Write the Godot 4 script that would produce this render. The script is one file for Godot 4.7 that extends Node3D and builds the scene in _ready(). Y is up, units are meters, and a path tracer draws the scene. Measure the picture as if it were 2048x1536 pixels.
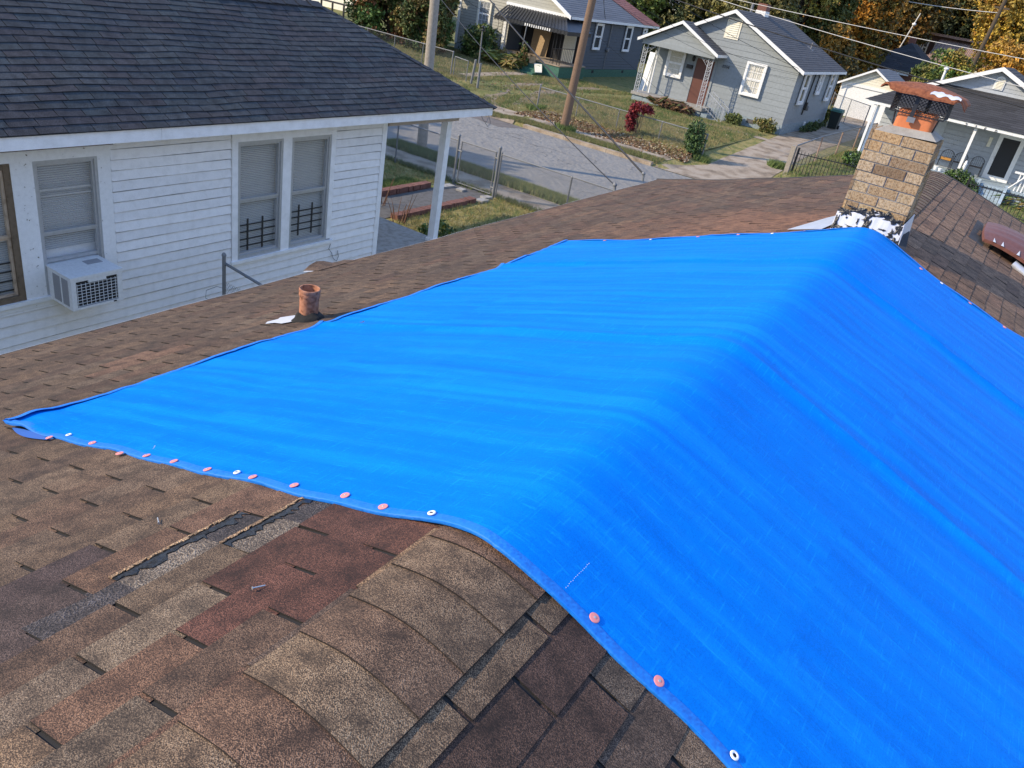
extends Node3D

# ---------------------------------------------------------------- mesh builder
class MB:
	var v := PackedVector3Array()
	var n := PackedVector3Array()
	var c := PackedColorArray()
	var uv := PackedVector2Array()
	var col := Color(1, 1, 1)
	func tri(a: Vector3, b: Vector3, d: Vector3) -> void:
		var nn := (b - a).cross(d - a)
		if nn.length_squared() < 1e-16:
			return
		nn = nn.normalized()
		put(a, nn); put(d, nn); put(b, nn)
	func put(p: Vector3, nn: Vector3) -> void:
		v.append(p); n.append(nn); c.append(col); uv.append(Vector2(p.x, p.z))
	# corners counter-clockwise as seen from outside
	func quad(a: Vector3, b: Vector3, d: Vector3, e: Vector3) -> void:
		tri(a, b, d); tri(a, d, e)
	func hexa(p: Array) -> void: # 0-3 bottom ring ccw from above, 4-7 top ring
		quad(p[3], p[2], p[1], p[0]); quad(p[4], p[5], p[6], p[7])
		for i in 4:
			var j := (i + 1) % 4
			quad(p[i], p[j], p[j + 4], p[i + 4])
	func box(lo: Vector3, hi: Vector3) -> void:
		hexa([Vector3(lo.x, lo.y, hi.z), Vector3(hi.x, lo.y, hi.z), Vector3(hi.x, lo.y, lo.z), Vector3(lo.x, lo.y, lo.z),
			Vector3(lo.x, hi.y, hi.z), Vector3(hi.x, hi.y, hi.z), Vector3(hi.x, hi.y, lo.z), Vector3(lo.x, hi.y, lo.z)])
	func obox(at: Vector3, half: Vector3, b: Basis) -> void:
		var p := []
		for q in [Vector3(-1, -1, 1), Vector3(1, -1, 1), Vector3(1, -1, -1), Vector3(-1, -1, -1), Vector3(-1, 1, 1), Vector3(1, 1, 1), Vector3(1, 1, -1), Vector3(-1, 1, -1)]:
			p.append(at + b * (q * half))
		hexa(p)
	# box in a wall frame: u right, v up, n out of the wall
	func fbox(f: Array, u0: float, u1: float, v0: float, v1: float, n0: float, n1: float) -> void:
		var o: Vector3 = f[0]; var U: Vector3 = f[1]; var N: Vector3 = f[2]; var Y := Vector3.UP
		var g := func(a: float, b: float, d: float) -> Vector3: return o + U * a + Y * b + N * d
		hexa([g.call(u0, v0, n1), g.call(u1, v0, n1), g.call(u1, v0, n0), g.call(u0, v0, n0),
			g.call(u0, v1, n1), g.call(u1, v1, n1), g.call(u1, v1, n0), g.call(u0, v1, n0)])
	func bar(a: Vector3, b: Vector3, r: float, sides := 6, r2 := -1.0) -> void:
		tube([a, b], r, sides, r2)
	func tube(pts: Array, r: float, sides := 6, r2 := -1.0, caps := true) -> void:
		var last := pts.size() - 1
		var rings := []
		var up := Vector3.UP
		for i in pts.size():
			var d: Vector3 = (pts[mini(i + 1, last)] - pts[maxi(i - 1, 0)]).normalized()
			if absf(d.dot(up)) > 0.95:
				up = Vector3.RIGHT if absf(d.x) < 0.9 else Vector3.FORWARD
			var s := d.cross(up).normalized()
			var t := s.cross(d).normalized()
			up = t
			var rr := r if r2 < 0 else lerpf(r, r2, float(i) / last)
			var ring := []
			for k in sides:
				var a := TAU * k / sides
				ring.append([pts[i] + (s * cos(a) + t * sin(a)) * rr, s * cos(a) + t * sin(a)])
			rings.append(ring)
		for i in last:
			for k in sides:
				var k2 := (k + 1) % sides
				var A = rings[i][k]; var B = rings[i][k2]; var D = rings[i + 1][k2]; var E = rings[i + 1][k]
				sput(A); sput(B); sput(D)
				sput(A); sput(D); sput(E)
		if caps:
			for k in range(1, sides - 1):
				tri(rings[0][0][0], rings[0][k + 1][0], rings[0][k][0])
				tri(rings[last][0][0], rings[last][k][0], rings[last][k + 1][0])
	func sput(q: Array) -> void:
		put(q[0], q[1])
	# smooth surface over a grid of points; normals on the side of (along j) x (along i)
	func grid(p: Array, uvs = null, flip := false) -> void:
		var ni := p.size(); var nj: int = p[0].size()
		var nor := []
		for i in ni:
			var row := []
			for j in nj:
				var di: Vector3 = p[mini(i + 1, ni - 1)][j] - p[maxi(i - 1, 0)][j]
				var dj: Vector3 = p[i][mini(j + 1, nj - 1)] - p[i][maxi(j - 1, 0)]
				var q := dj.cross(di).normalized()
				row.append(-q if flip else q)
			nor.append(row)
		for i in ni - 1:
			for j in nj - 1:
				var ids := [[i, j], [i + 1, j], [i + 1, j + 1], [i, j], [i + 1, j + 1], [i, j + 1]]
				if flip:
					ids = [[i, j], [i + 1, j + 1], [i + 1, j], [i, j], [i, j + 1], [i + 1, j + 1]]
				for q in ids:
					v.append(p[q[0]][q[1]]); n.append(nor[q[0]][q[1]]); c.append(col)
					uv.append(uvs[q[0]][q[1]] if uvs != null else Vector2(p[q[0]][q[1]].x, p[q[0]][q[1]].z))
	# profile of [radius, height] turned about an upright axis
	func lathe(at: Vector3, prof: Array, seg := 16) -> void:
		var g := []
		for k in seg + 1:
			var a := TAU * k / seg
			var row := []
			for q in prof:
				row.append(at + Vector3(cos(a) * q[0], q[1], sin(a) * q[0]))
			g.append(row)
		grid(g)
	# convex polygon (ccw from outside) thickened by d against its normal
	func slab(p: Array, d: Vector3) -> void:
		var m := p.size()
		for k in range(1, m - 1):
			tri(p[0], p[k], p[k + 1])
			tri(p[0] + d, p[k + 1] + d, p[k] + d)
		for k in m:
			var q: Vector3 = p[k]; var w: Vector3 = p[(k + 1) % m]
			quad(q + d, w + d, w, q)

# ---------------------------------------------------------------- scene helpers
var used := {}
var M := {}
var rng := RandomNumberGenerator.new()
const SUN_AZ := 50.0
const SUN_EL := 31.0

func numbered(parent: Node, called: String) -> String:
	var key := str(parent.get_instance_id()) + called
	var k: int = used.get(key, 0)
	used[key] = k + 1
	return called if k == 0 else "%s_%03d" % [called, k]

func offset_of(nd: Node) -> Vector3:
	var o := Vector3.ZERO
	while nd != self and nd is Node3D:
		o += nd.position
		nd = nd.get_parent()
	return o

func tag(o: Node, label: String, category: String, group := "") -> Node:
	o.set_meta("label", label); o.set_meta("category", category)
	if group != "":
		o.set_meta("group", group)
	return o

func thing(called: String, label: String, category: String, at := Vector3.ZERO, group := "") -> Node3D:
	var o := Node3D.new()
	o.name = numbered(self, called)
	o.position = at
	add_child(o, true)
	tag(o, label, category, group)
	return o

func put(mb: MB, called: String, mat: Material, parent: Node = self) -> MeshInstance3D:
	var off := offset_of(parent)
	if off != Vector3.ZERO:
		for i in mb.v.size():
			mb.v[i] -= off
	var arr := []
	arr.resize(Mesh.ARRAY_MAX)
	arr[Mesh.ARRAY_VERTEX] = mb.v; arr[Mesh.ARRAY_NORMAL] = mb.n; arr[Mesh.ARRAY_COLOR] = mb.c; arr[Mesh.ARRAY_TEX_UV] = mb.uv
	var me := ArrayMesh.new()
	me.add_surface_from_arrays(Mesh.PRIMITIVE_TRIANGLES, arr)
	me.surface_set_material(0, mat)
	var o := MeshInstance3D.new()
	o.mesh = me
	o.name = numbered(parent, called)
	parent.add_child(o, true)
	return o

func struct(mb: MB, called: String, mat: Material) -> MeshInstance3D:
	var o := put(mb, called, mat)
	o.set_meta("kind", "structure")
	return o

func stuff(o: Node) -> Node:
	o.set_meta("kind", "stuff")
	return o

func copy(o: Node3D, at: Vector3, label: String, turn := 0.0, scl := 1.0) -> Node3D:
	var r: Node3D = o.duplicate()
	r.name = numbered(self, String(o.get_meta("called")))
	add_child(r, true)
	r.position = at; r.rotation.y = turn; r.scale = Vector3.ONE * scl
	r.set_meta("label", label)
	return r

func rr(a: float, b: float) -> float:
	return rng.randf_range(a, b)

func lin(r: float, g: float, b: float) -> Color:
	return Color(r, g, b).linear_to_srgb()

# ---------------------------------------------------------------- textures
func noise_img(size: int, freq: float, seed_: int, octaves := 4, kind := FastNoiseLite.TYPE_SIMPLEX_SMOOTH) -> Image:
	var f := FastNoiseLite.new()
	f.seed = seed_; f.frequency = freq; f.noise_type = kind
	f.fractal_octaves = octaves
	return f.get_seamless_image(size, size, false, false, 0.15)

func ramp_tex(img: Image, stops: Array, speck := 0.0, seed_ := 1) -> ImageTexture:
	# stops: [t, r, g, b] in linear values
	var w := img.get_width(); var h := img.get_height()
	img.convert(Image.FORMAT_L8)
	var src := img.get_data()
	var lut := []
	for i in 256:
		var t := i / 255.0
		var a = stops[0]; var b = stops[stops.size() - 1]
		for k in stops.size() - 1:
			if t >= stops[k][0] and t <= stops[k + 1][0]:
				a = stops[k]; b = stops[k + 1]
		var u: float = clampf((t - a[0]) / maxf(b[0] - a[0], 1e-5), 0, 1)
		var q := lin(lerpf(a[1], b[1], u), lerpf(a[2], b[2], u), lerpf(a[3], b[3], u))
		lut.append([q.r * 255.0, q.g * 255.0, q.b * 255.0])
	var out := PackedByteArray()
	out.resize(w * h * 3)
	var rg := RandomNumberGenerator.new()
	rg.seed = seed_
	for i in w * h:
		var q: Array = lut[src[i]]
		var s := 1.0
		if speck > 0.0:
			s = 1.0 + rg.randf_range(-speck, speck)
		out[i * 3] = clampi(int(q[0] * s), 0, 255); out[i * 3 + 1] = clampi(int(q[1] * s), 0, 255); out[i * 3 + 2] = clampi(int(q[2] * s), 0, 255)
	var im := Image.create_from_data(w, h, false, Image.FORMAT_RGB8, out)
	im.generate_mipmaps()
	return ImageTexture.create_from_image(im)

func bump_tex(img: Image, strength: float) -> ImageTexture:
	var im: Image = img.duplicate()
	im.convert(Image.FORMAT_RGBA8)
	im.bump_map_to_normal_map(strength)
	im.generate_mipmaps()
	return ImageTexture.create_from_image(im)

func speck_img(size: int, seed_: int, lo: int, hi: int, up: int) -> Image:
	var rg := RandomNumberGenerator.new()
	rg.seed = seed_
	var d := PackedByteArray()
	d.resize(size * size)
	for i in size * size:
		var q := rg.randf()
		d[i] = int(lerpf(lo, hi, q * q * (0.55 + 0.45 * rg.randf())))
	var im := Image.create_from_data(size, size, false, Image.FORMAT_L8, d)
	im.resize(up, up, Image.INTERPOLATE_CUBIC)
	return im

func streak_img(w: int, count: int, seed_: int, along: float) -> Image:
	# fine short threads, mostly across or along
	var rg := RandomNumberGenerator.new()
	rg.seed = seed_
	var d := PackedFloat32Array()
	d.resize(w * w)
	var bands := FastNoiseLite.new()  # long soft sheen bands painted into the tarp tone, beneath the threads
	bands.seed = seed_; bands.frequency = .02; bands.fractal_octaves = 4
	for y in w:
		var fold := sin(PI * y / w)
		for x in w:
			d[y * w + x] = (bands.get_noise_2d(x * .05, y) * fold + bands.get_noise_2d(x * .05, y - w) * (1.0 - fold)) * .55
	for k in count:
		var x := rg.randi() % w; var y := rg.randi() % w
		var ln := rg.randi_range(6, 44)
		var s := rg.randf_range(-0.6, 0.85)
		s = s * absf(s) * 1.6
		var hor := rg.randf() < along
		for i in ln:
			var fade := sin(PI * i / ln)
			var q := ((y * w + (x + i) % w) if hor else (((y + i) % w) * w + x))
			d[q] += s * fade * 0.5
			if k % 3 == 0:
				var q2 := (q + (w if hor else 1)) % (w * w)
				d[q2] += s * fade * 0.4
	var b := PackedByteArray()
	b.resize(w * w)
	for i in w * w:
		b[i] = clampi(int(128 + 110 * d[i]), 0, 255)
	return Image.create_from_data(w, w, false, Image.FORMAT_L8, b)

func mat(called: String, base: Color, rough: float, tex: Texture2D = null, scale_ := 1.0, ntex: Texture2D = null, nstr := 1.0, metal := 0.0, tri := true) -> StandardMaterial3D:
	var m := StandardMaterial3D.new()
	m.resource_name = called
	m.albedo_color = base.linear_to_srgb()
	m.roughness = rough; m.metallic = metal
	m.vertex_color_use_as_albedo = true
	if tex:
		m.albedo_texture = tex
	if ntex:
		m.normal_enabled = true; m.normal_texture = ntex; m.normal_scale = nstr
	if tri and (tex or ntex):
		m.uv1_triplanar = true; m.uv1_world_triplanar = true
	m.uv1_scale = Vector3.ONE * scale_
	M[called] = m
	return m

func make_materials() -> void:
	var soft := noise_img(512, 0.012, 3, 5)
	var fine := noise_img(512, 0.05, 8, 4)
	var t_soft := ramp_tex(soft, [[0.0, .82, .82, .81], [0.5, .93, .93, .93], [1.0, 1, 1, 1]], 0.03)
	var t_dirty := ramp_tex(soft, [[0.0, .42, .40, .37], [0.35, .78, .77, .75], [0.6, .9, .9, .9], [1.0, 1, 1, 1]], 0.06)
	var n_fine := bump_tex(fine, 4.0)
	# mineral granules
	var sp := speck_img(512, 5, 0, 255, 1024)
	var mot := noise_img(1024, .007, 6, 4)
	mot.convert(Image.FORMAT_L8)
	sp.convert(Image.FORMAT_L8)
	var sd := sp.get_data(); var md := mot.get_data()
	for i in sd.size():
		sd[i] = clampi(int(sd[i] * (.22 + .0064 * md[i]) - 8), 0, 255)
	sp = Image.create_from_data(1024, 1024, false, Image.FORMAT_L8, sd)
	var t_gran := ramp_tex(sp, [[0.0, .07, .06, .055], [0.18, .26, .22, .19], [0.4, .62, .53, .45], [0.7, 1.0, .87, .73], [1.0, 1, .97, .92]], 0.12, 4)
	var n_gran := bump_tex(sp, 5.0)
	mat("shingle", Color(.98, .93, .85), .95, t_gran, 1.35, n_gran, .4)
	mat("slate_shingle", Color(.76, .88, 1.0), .85, t_gran, .7, n_gran, .35)
	mat("gravel_mat", Color(.9, .9, .9), .95, t_gran, .8, n_gran, .8)
	mat("deck", Color(.016, .014, .013), .95)
	mat("tar", Color(.012, .012, .013), .38, null, 1.0, n_fine, 1.2)
	mat("rubber", Color(.010, .010, .010), .9, null, 1.0, n_fine, .6)
	# tarpaulin
	var st := streak_img(1024, 17000, 9, .5)
	var t_tarp := ramp_tex(st, [[0.0, .0, .36, .60], [0.40, .04, .60, .82], [0.5, .08, .66, .86], [0.64, .35, .84, .94], [1.0, 1, 1, 1]], 0.06, 12)
	var tp := mat("tarp", Color(.008, .265, .76), .6, t_tarp, 1.0, bump_tex(st, 1.2), .35, 0.0, false)
	tp.metallic_specular = .14
	tp.uv1_scale = Vector3(.42, .42, .42)
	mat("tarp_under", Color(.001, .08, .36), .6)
	mat("tarp_hem", Color(.001, .165, .60), .65, null, 1.0, n_fine, .5)
	mat("grommet", Color(.82, .82, .8), .3)
	mat("pink", Color(.78, .26, .24), .55)
	mat("nail", Color(.55, .55, .54), .35, null, 1.0, null, 1.0, .7)
	# paint, wood
	mat("white_board", Color(.86, .85, .835), .62, t_soft, .9, n_fine, .18)
	mat("white_trim", Color(.86, .855, .845), .55, t_soft, .7, n_fine, .15)
	mat("peeled", Color(.80, .80, .79), .6, ramp_tex(noise_img(512, .03, 21, 4), [[0.0, .10, .085, .07], [0.11, .30, .27, .23], [0.14, .9, .9, .9], [1.0, 1, 1, 1]], .03), .8)
	mat("bare_wood", Color(.52, .40, .29), .8, t_dirty, 1.0, n_fine, .4)
	mat("old_window", Color(.17, .12, .075), .7, t_dirty, 2.0, n_fine, .3)
	mat("alu", Color(.46, .47, .48), .42, t_soft, 2.0, null, 1.0, .35)
	mat("black_iron", Color(.014, .014, .016), .5)
	mat("blind", Color(.33, .33, .315), .6)
	mat("dark_inside", Color(.02, .02, .022), .9)
	var gl := mat("glass", Color(.75, .8, .82), .06)
	gl.transparency = BaseMaterial3D.TRANSPARENCY_ALPHA
	gl.albedo_color.a = .13
	gl.metallic_specular = .6
	var gd := mat("glass_dark", Color(.05, .06, .07), .05)
	gd.transparency = BaseMaterial3D.TRANSPARENCY_ALPHA
	gd.albedo_color.a = .55
	mat("curtain", Color(.72, .68, .58), .8, t_soft, 2.0)
	mat("ac_white", Color(.72, .72, .71), .45, t_soft, 2.5)
	mat("ac_grey", Color(.30, .30, .31), .5)
	mat("dark_grille", Color(.010, .011, .013), .5)
	# masonry, ground
	var conc := noise_img(512, .02, 31, 6)
	mat("concrete", Color(.36, .35, .33), .9, ramp_tex(conc, [[0.0, .55, .52, .48], [0.5, .85, .83, .8], [1.0, 1, 1, 1]], .07, 7), .55, bump_tex(conc, 3.0), .5)
	mat("old_concrete", Color(.37, .30, .225), .92, ramp_tex(conc, [[0.0, .35, .32, .28], [0.4, .7, .66, .6], [0.65, .95, .93, .9], [1.0, 1, 1, 1]], .14, 8), .11)
	mat("dark_concrete", Color(.12, .115, .11), .9, ramp_tex(conc, [[0.0, .5, .48, .45], [0.5, .85, .83, .8], [1.0, 1, 1, 1]], .1, 9), .5)
	var asp := noise_img(1024, .006, 41, 6)
	var crack := noise_img(1024, .012, 44, 2, FastNoiseLite.TYPE_CELLULAR)
	mat("asphalt", Color(.245, .23, .205), .93, ramp_tex(asp, [[0.0, .76, .76, .76], [0.38, .87, .87, .87], [0.62, .94, .94, .94], [1.0, 1, 1, 1]], .2, 10), .12, n_fine, .6)
	mat("patch_asphalt", Color(.17, .145, .125), .95, ramp_tex(asp, [[0.0, .6, .6, .6], [1.0, 1, 1, 1]], .16, 11), .3)
	mat("crack", Color(.05, .05, .05), .95)
	var gr := noise_img(512, .014, 51, 6)
	mat("lawn", Color(.30, .27, .14), .97, ramp_tex(gr, [[0.0, .26, .34, .14], [0.3, .44, .52, .22], [0.5, .75, .66, .36], [0.72, 1.0, .84, .52], [1.0, 1, .9, .6]], .30, 12), .23, n_fine, 1.0)
	mat("green_lawn", Color(.215, .20, .085), .97, ramp_tex(gr, [[0.0, .34, .42, .2], [0.35, .6, .7, .36], [0.6, .9, .9, .6], [0.8, 1.0, .86, .55], [1.0, 1, .8, .5]], .30, 13), .26, n_fine, 1.0)
	mat("dirt", Color(.30, .24, .175), .97, ramp_tex(conc, [[0.0, .4, .36, .3], [0.5, .8, .75, .68], [1.0, 1, .98, .95]], .22, 14), .5, n_fine, 1.0)
	mat("brick_tan", Color(.51, .385, .24), .88, ramp_tex(noise_img(512, .035, 61, 4), [[0.0, .34, .28, .22], [0.35, .72, .66, .58], [0.6, .95, .92, .88], [1.0, 1, 1, 1]], .12, 15), 2.2, n_fine, .5)
	mat("mortar", Color(.29, .27, .245), .95, t_dirty, 3.0, n_fine, 1.0)
	mat("brick_red", Color(.22, .095, .07), .9, t_dirty, 3.0, n_fine, .8)
	mat("clay", Color(.60, .185, .065), .75, t_soft, 4.0, n_fine, .3)
	var ru := noise_img(512, .022, 71, 5)
	mat("rust", Color(.27, .09, .035), .85, ramp_tex(ru, [[0.0, .32, .26, .24], [0.4, .72, .62, .55], [0.65, 1, .95, .9], [1.0, 1, 1, 1]], .10, 16), 2.5, n_fine, .5)
	mat("rust_pipe", Color(.47, .215, .125), .85, ramp_tex(ru, [[0.0, .12, .09, .08], [0.3, .45, .36, .3], [0.5, .85, .8, .75], [1.0, 1, 1, 1]], .06, 17), 1.8, n_fine, .3)
	mat("red_brown", Color(.165, .06, .04), .5, ramp_tex(ru, [[0.0, .6, .55, .5], [0.6, .95, .95, .95], [1.0, 1, 1, 1]], .04, 18), 2.0, n_fine, .25)
	mat("galv_sheet", Color(.62, .63, .65), .4, t_soft, 2.0, null, 1.0, .5)
	mat("galv", Color(.20, .205, .21), .6, t_soft, 3.0, null, 1.0, .2)
	mat("flash_white", Color(.60, .615, .65), .42, t_soft, 3.0, n_fine, .3)
	var wd := noise_img(512, .03, 81, 5)
	var twd := ramp_tex(wd, [[0.0, .35, .32, .29], [0.45, .75, .73, .70], [1.0, 1, 1, 1]], .08, 19)
	var pw := mat("pole_wood", Color(.40, .36, .31), .9, twd, 1.0, bump_tex(wd, 4.0), .8)
	pw.uv1_scale = Vector3(6, .5, 6)
	var pb := mat("pole_brown", Color(.235, .155, .105), .9, twd, 1.0, bump_tex(wd, 4.0), .8)
	pb.uv1_scale = Vector3(6, .5, 6)
	mat("plywood", Color(.46, .33, .19), .8, twd, .8)
	mat("cable", Color(.02, .02, .021), .6)
	mat("wire_bright", Color(.62, .60, .56), .45)
	# neighbours' paint
	mat("grey_board", Color(.275, .305, .32), .7, t_soft, .8)
	mat("grey_base", Color(.28, .345, .38), .8, t_dirty, .9, n_fine, .4)
	mat("cream", Color(.80, .76, .62), .65, t_soft, 1.0)
	mat("bright_white", Color(.84, .84, .82), .5, t_soft, 1.0)
	mat("chipped_white", Color(.80, .80, .77), .65, ramp_tex(noise_img(512, .03, 25, 4), [[0.0, .3, .3, .31], [0.25, .45, .46, .48], [0.3, .95, .95, .94], [1.0, 1, 1, 1]], .03), .5)
	mat("beige_board", Color(.42, .41, .35), .7, t_soft, .8)
	mat("navy_board", Color(.085, .105, .13), .65, t_soft, .8)
	mat("green_paint", Color(.045, .15, .105), .6, t_dirty, .9)
	mat("awning_black", Color(.022, .024, .028), .42)
	mat("vinyl", Color(.43, .46, .49), .55, t_soft, .8)
	mat("blue_grey_paint", Color(.36, .45, .52), .6, t_dirty, 1.0)
	mat("roof_grey", Color(.105, .10, .10), .93, ramp_tex(fine, [[0.0, .6, .6, .6], [1.0, 1, 1, 1]], .14, 20), .5, n_fine, .6)
	mat("roof_dark", Color(.055, .055, .06), .93, ramp_tex(fine, [[0.0, .6, .6, .6], [1.0, 1, 1, 1]], .14, 21), .5, n_fine, .6)
	mat("roof_light", Color(.20, .20, .205), .93, ramp_tex(fine, [[0.0, .7, .7, .7], [1.0, 1, 1, 1]], .12, 22), .5)
	mat("door_brown", Color(.115, .042, .028), .5)
	mat("green_bin", Color(.012, .022, .022), .5)
	mat("tin_rust", Color(.42, .29, .22), .7, ramp_tex(ru, [[0.0, .3, .22, .2], [0.5, .85, .8, .75], [1.0, 1, 1, 1]], .08, 23), .35)
	# plants
	for q in [["leaf", .7], ["grass_blade", .8], ["litter", .85], ["needle", .8]]:
		var m := mat(q[0], Color(1, 1, 1), q[1])
		m.backlight_enabled = true
		m.backlight = Color(.18, .18, .10)
		m.cull_mode = BaseMaterial3D.CULL_DISABLED
	mat("bark", Color(.11, .085, .06), .95, twd, 1.5, bump_tex(wd, 4.0), 1.0)
	mat("dry_stalk", Color(.14, .075, .05), .9)
	mat("ink", Color(.012, .012, .013), .6)
	mat("plain", Color(1, 1, 1), .7)
	M["crack_img"] = crack

# ---------------------------------------------------------------- the roof we stand on
const RX := -0.68
const RY := 4.35
const ML := 0.36
const MR := 0.37
var wave: FastNoiseLite
var ripple: FastNoiseLite

func roof_y(x: float, z: float, r := 0.09) -> float:
	var d := x - RX
	var s := MR if d > 0 else ML
	var y := RY - s * (sqrt(d * d + r * r) - r) - s * r * 0.5 * exp(-absf(d) * 3.0)
	return y + wave.get_noise_2d(x * 1.1, z) * .012 * smoothstep(0.0, .6, absf(d))

func roof_n(x: float) -> Vector3:
	return Vector3(MR if x > RX else -ML, 1, 0).normalized()

func on_roof(x: float, z: float, up := 0.0) -> Vector3:
	return Vector3(x, roof_y(x, z), z) + roof_n(x) * up

func far_edge(x: float) -> float:
	var pts := [[-5.2, -13.1], [-4.94, -12.8], [-3.83, -11.8], [-2.51, -11.05], [-1.63, -10.82], [-.6, -10.72], [.4, -10.95], [4.5, -11.2]]
	for k in pts.size() - 1:
		if x <= pts[k + 1][0]:
			return lerpf(pts[k][1], pts[k + 1][1], (x - pts[k][0]) / (pts[k + 1][0] - pts[k][0]))
	return -11.2

func tarp_far(x: float) -> float:
	var pts := [[-3.3, -6.10], [-3.03, -6.08], [-2.2, -5.97], [-1.34, -6.06], [-.68, -6.27], [-.09, -6.18], [.4, -6.23], [.56, -6.30], [4.0, -6.5]]
	for k in pts.size() - 1:
		if x <= pts[k + 1][0]:
			return lerpf(pts[k][1], pts[k + 1][1], (x - pts[k][0]) / (pts[k + 1][0] - pts[k][0]))
	return -6.5

func tarp_left(z: float) -> float:
	var pts := [[-6.1, -3.04], [-4.8, -2.93], [-4.1, -2.98], [-3.5, -3.0], [-2.6, -3.06], [-2.2, -3.08], [-1.52, -3.08], [-1.3, -3.12]]
	for k in pts.size() - 1:
		if z <= pts[k + 1][0]:
			return lerpf(pts[k][1], pts[k + 1][1], (z - pts[k][0]) / (pts[k + 1][0] - pts[k][0]))
	return -3.12

func under_tarp(x: float, z: float, margin: float) -> bool:
	return x > -3.0 + margin and x < 2.6 - margin and z < -1.34 - margin and z > tarp_far(x) + margin

func in_view(p: Vector3, cam: Camera3D) -> bool:
	var q := cam.transform.affine_inverse() * p
	if q.z > -0.3:
		return false
	return absf(q.x / q.z) < .69 and absf(q.y / q.z) < .52

func tab_colour(x: float, z: float) -> Color:
	# tones of the weathered brown blend
	var t := rng.randf()
	var c := Color(.215, .168, .128)
	if t < .16: c = Color(.15, .105, .082)
	elif t < .30: c = Color(.27, .205, .15)
	elif t < .44: c = Color(.185, .155, .128)
	elif t < .56: c = Color(.225, .145, .108)
	elif t < .64: c = Color(.25, .21, .17)
	elif t < .70: c = Color(.31, .225, .155)
	elif t < .76: c = Color(.125, .098, .085)
	var k := 1.0 + .25 * wave.get_noise_2d(x * 2.0 + 40.0, z * 2.0)
	if x < RX:
		if x > -1.17 and x < -.88 and z > -1.42 and z < -.85:
			c = Color(.145, .072, .058)                       # newer dark red strips
		elif x < -1.28 and x > -1.62 and z > -.8 and z < -.42:
			c = Color(.12, .092, .096)
		elif x < -3.46 and x > -3.75 and z > -2.52 and z < -2.05:
			c = Color(.30, .195, .145)
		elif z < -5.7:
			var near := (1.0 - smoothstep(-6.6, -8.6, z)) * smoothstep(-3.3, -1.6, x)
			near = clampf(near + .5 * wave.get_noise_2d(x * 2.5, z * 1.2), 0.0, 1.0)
			c = c.lerp(Color(.13, .088, .064), .55).lerp(Color(.33, .19, .125), near * .9)  # orange of the sunlit strip by the tarp painted in, fading beyond
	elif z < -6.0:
		c = c.lerp(Color(.37, .24, .17), .65)  # grazing sunlight on the right slope put into the tab colour
	elif z > -1.4:
		if t < .4: c = Color(.105, .07, .06)
		elif t < .7: c = Color(.17, .145, .125)
	if x < -1.7 and z > -6.0:
		c = c.lerp(Color(.185, .135, .10), .6 if x > -3.4 or x < -3.8 else .35)
		k *= lerpf(1.0, .82, smoothstep(-1.7, -3.0, x))
	return c * k * .94 * rr(.88, 1.12)

func shingle_tab(mb: MB, xb: float, xt: float, z0: float, z1: float, jit: float) -> void:
	# butt edge at xb (down the slope), top edge at xt, running z0..z1
	var e := (xt - xb) * .30
	var up := .0055 + rr(-.0015, .003) + jit
	var j := rr(-.003, .003)
	var a0 := on_roof(xb + j, z0, up); var a1 := on_roof(xb + j + rr(-.0015, .0015), z1, up)
	var b0 := on_roof(xt + e, z0, .0005); var b1 := on_roof(xt + e, z1, .0005)
	var g0 := on_roof(xb + j, z0, -.001); var g1 := on_roof(xb + j, z1, -.001)
	var dn := roof_n(xb) * -.004
	if xt > xb: # left slope: up-slope is +x
		mb.quad(a1, b1, b0, a0)
	else:
		mb.quad(a0, b0, b1, a1)
	var keep := mb.col
	mb.col = Color(.045, .04, .037)   # cut edges: bare black asphalt
	for s in [[a0, a1, g1, g0], [a0, g0, b0 + dn, b0], [a1, b1, b1 + dn, g1]]:
		mb.quad(s[0], s[1], s[2], s[3])
	mb.col = keep

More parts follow.
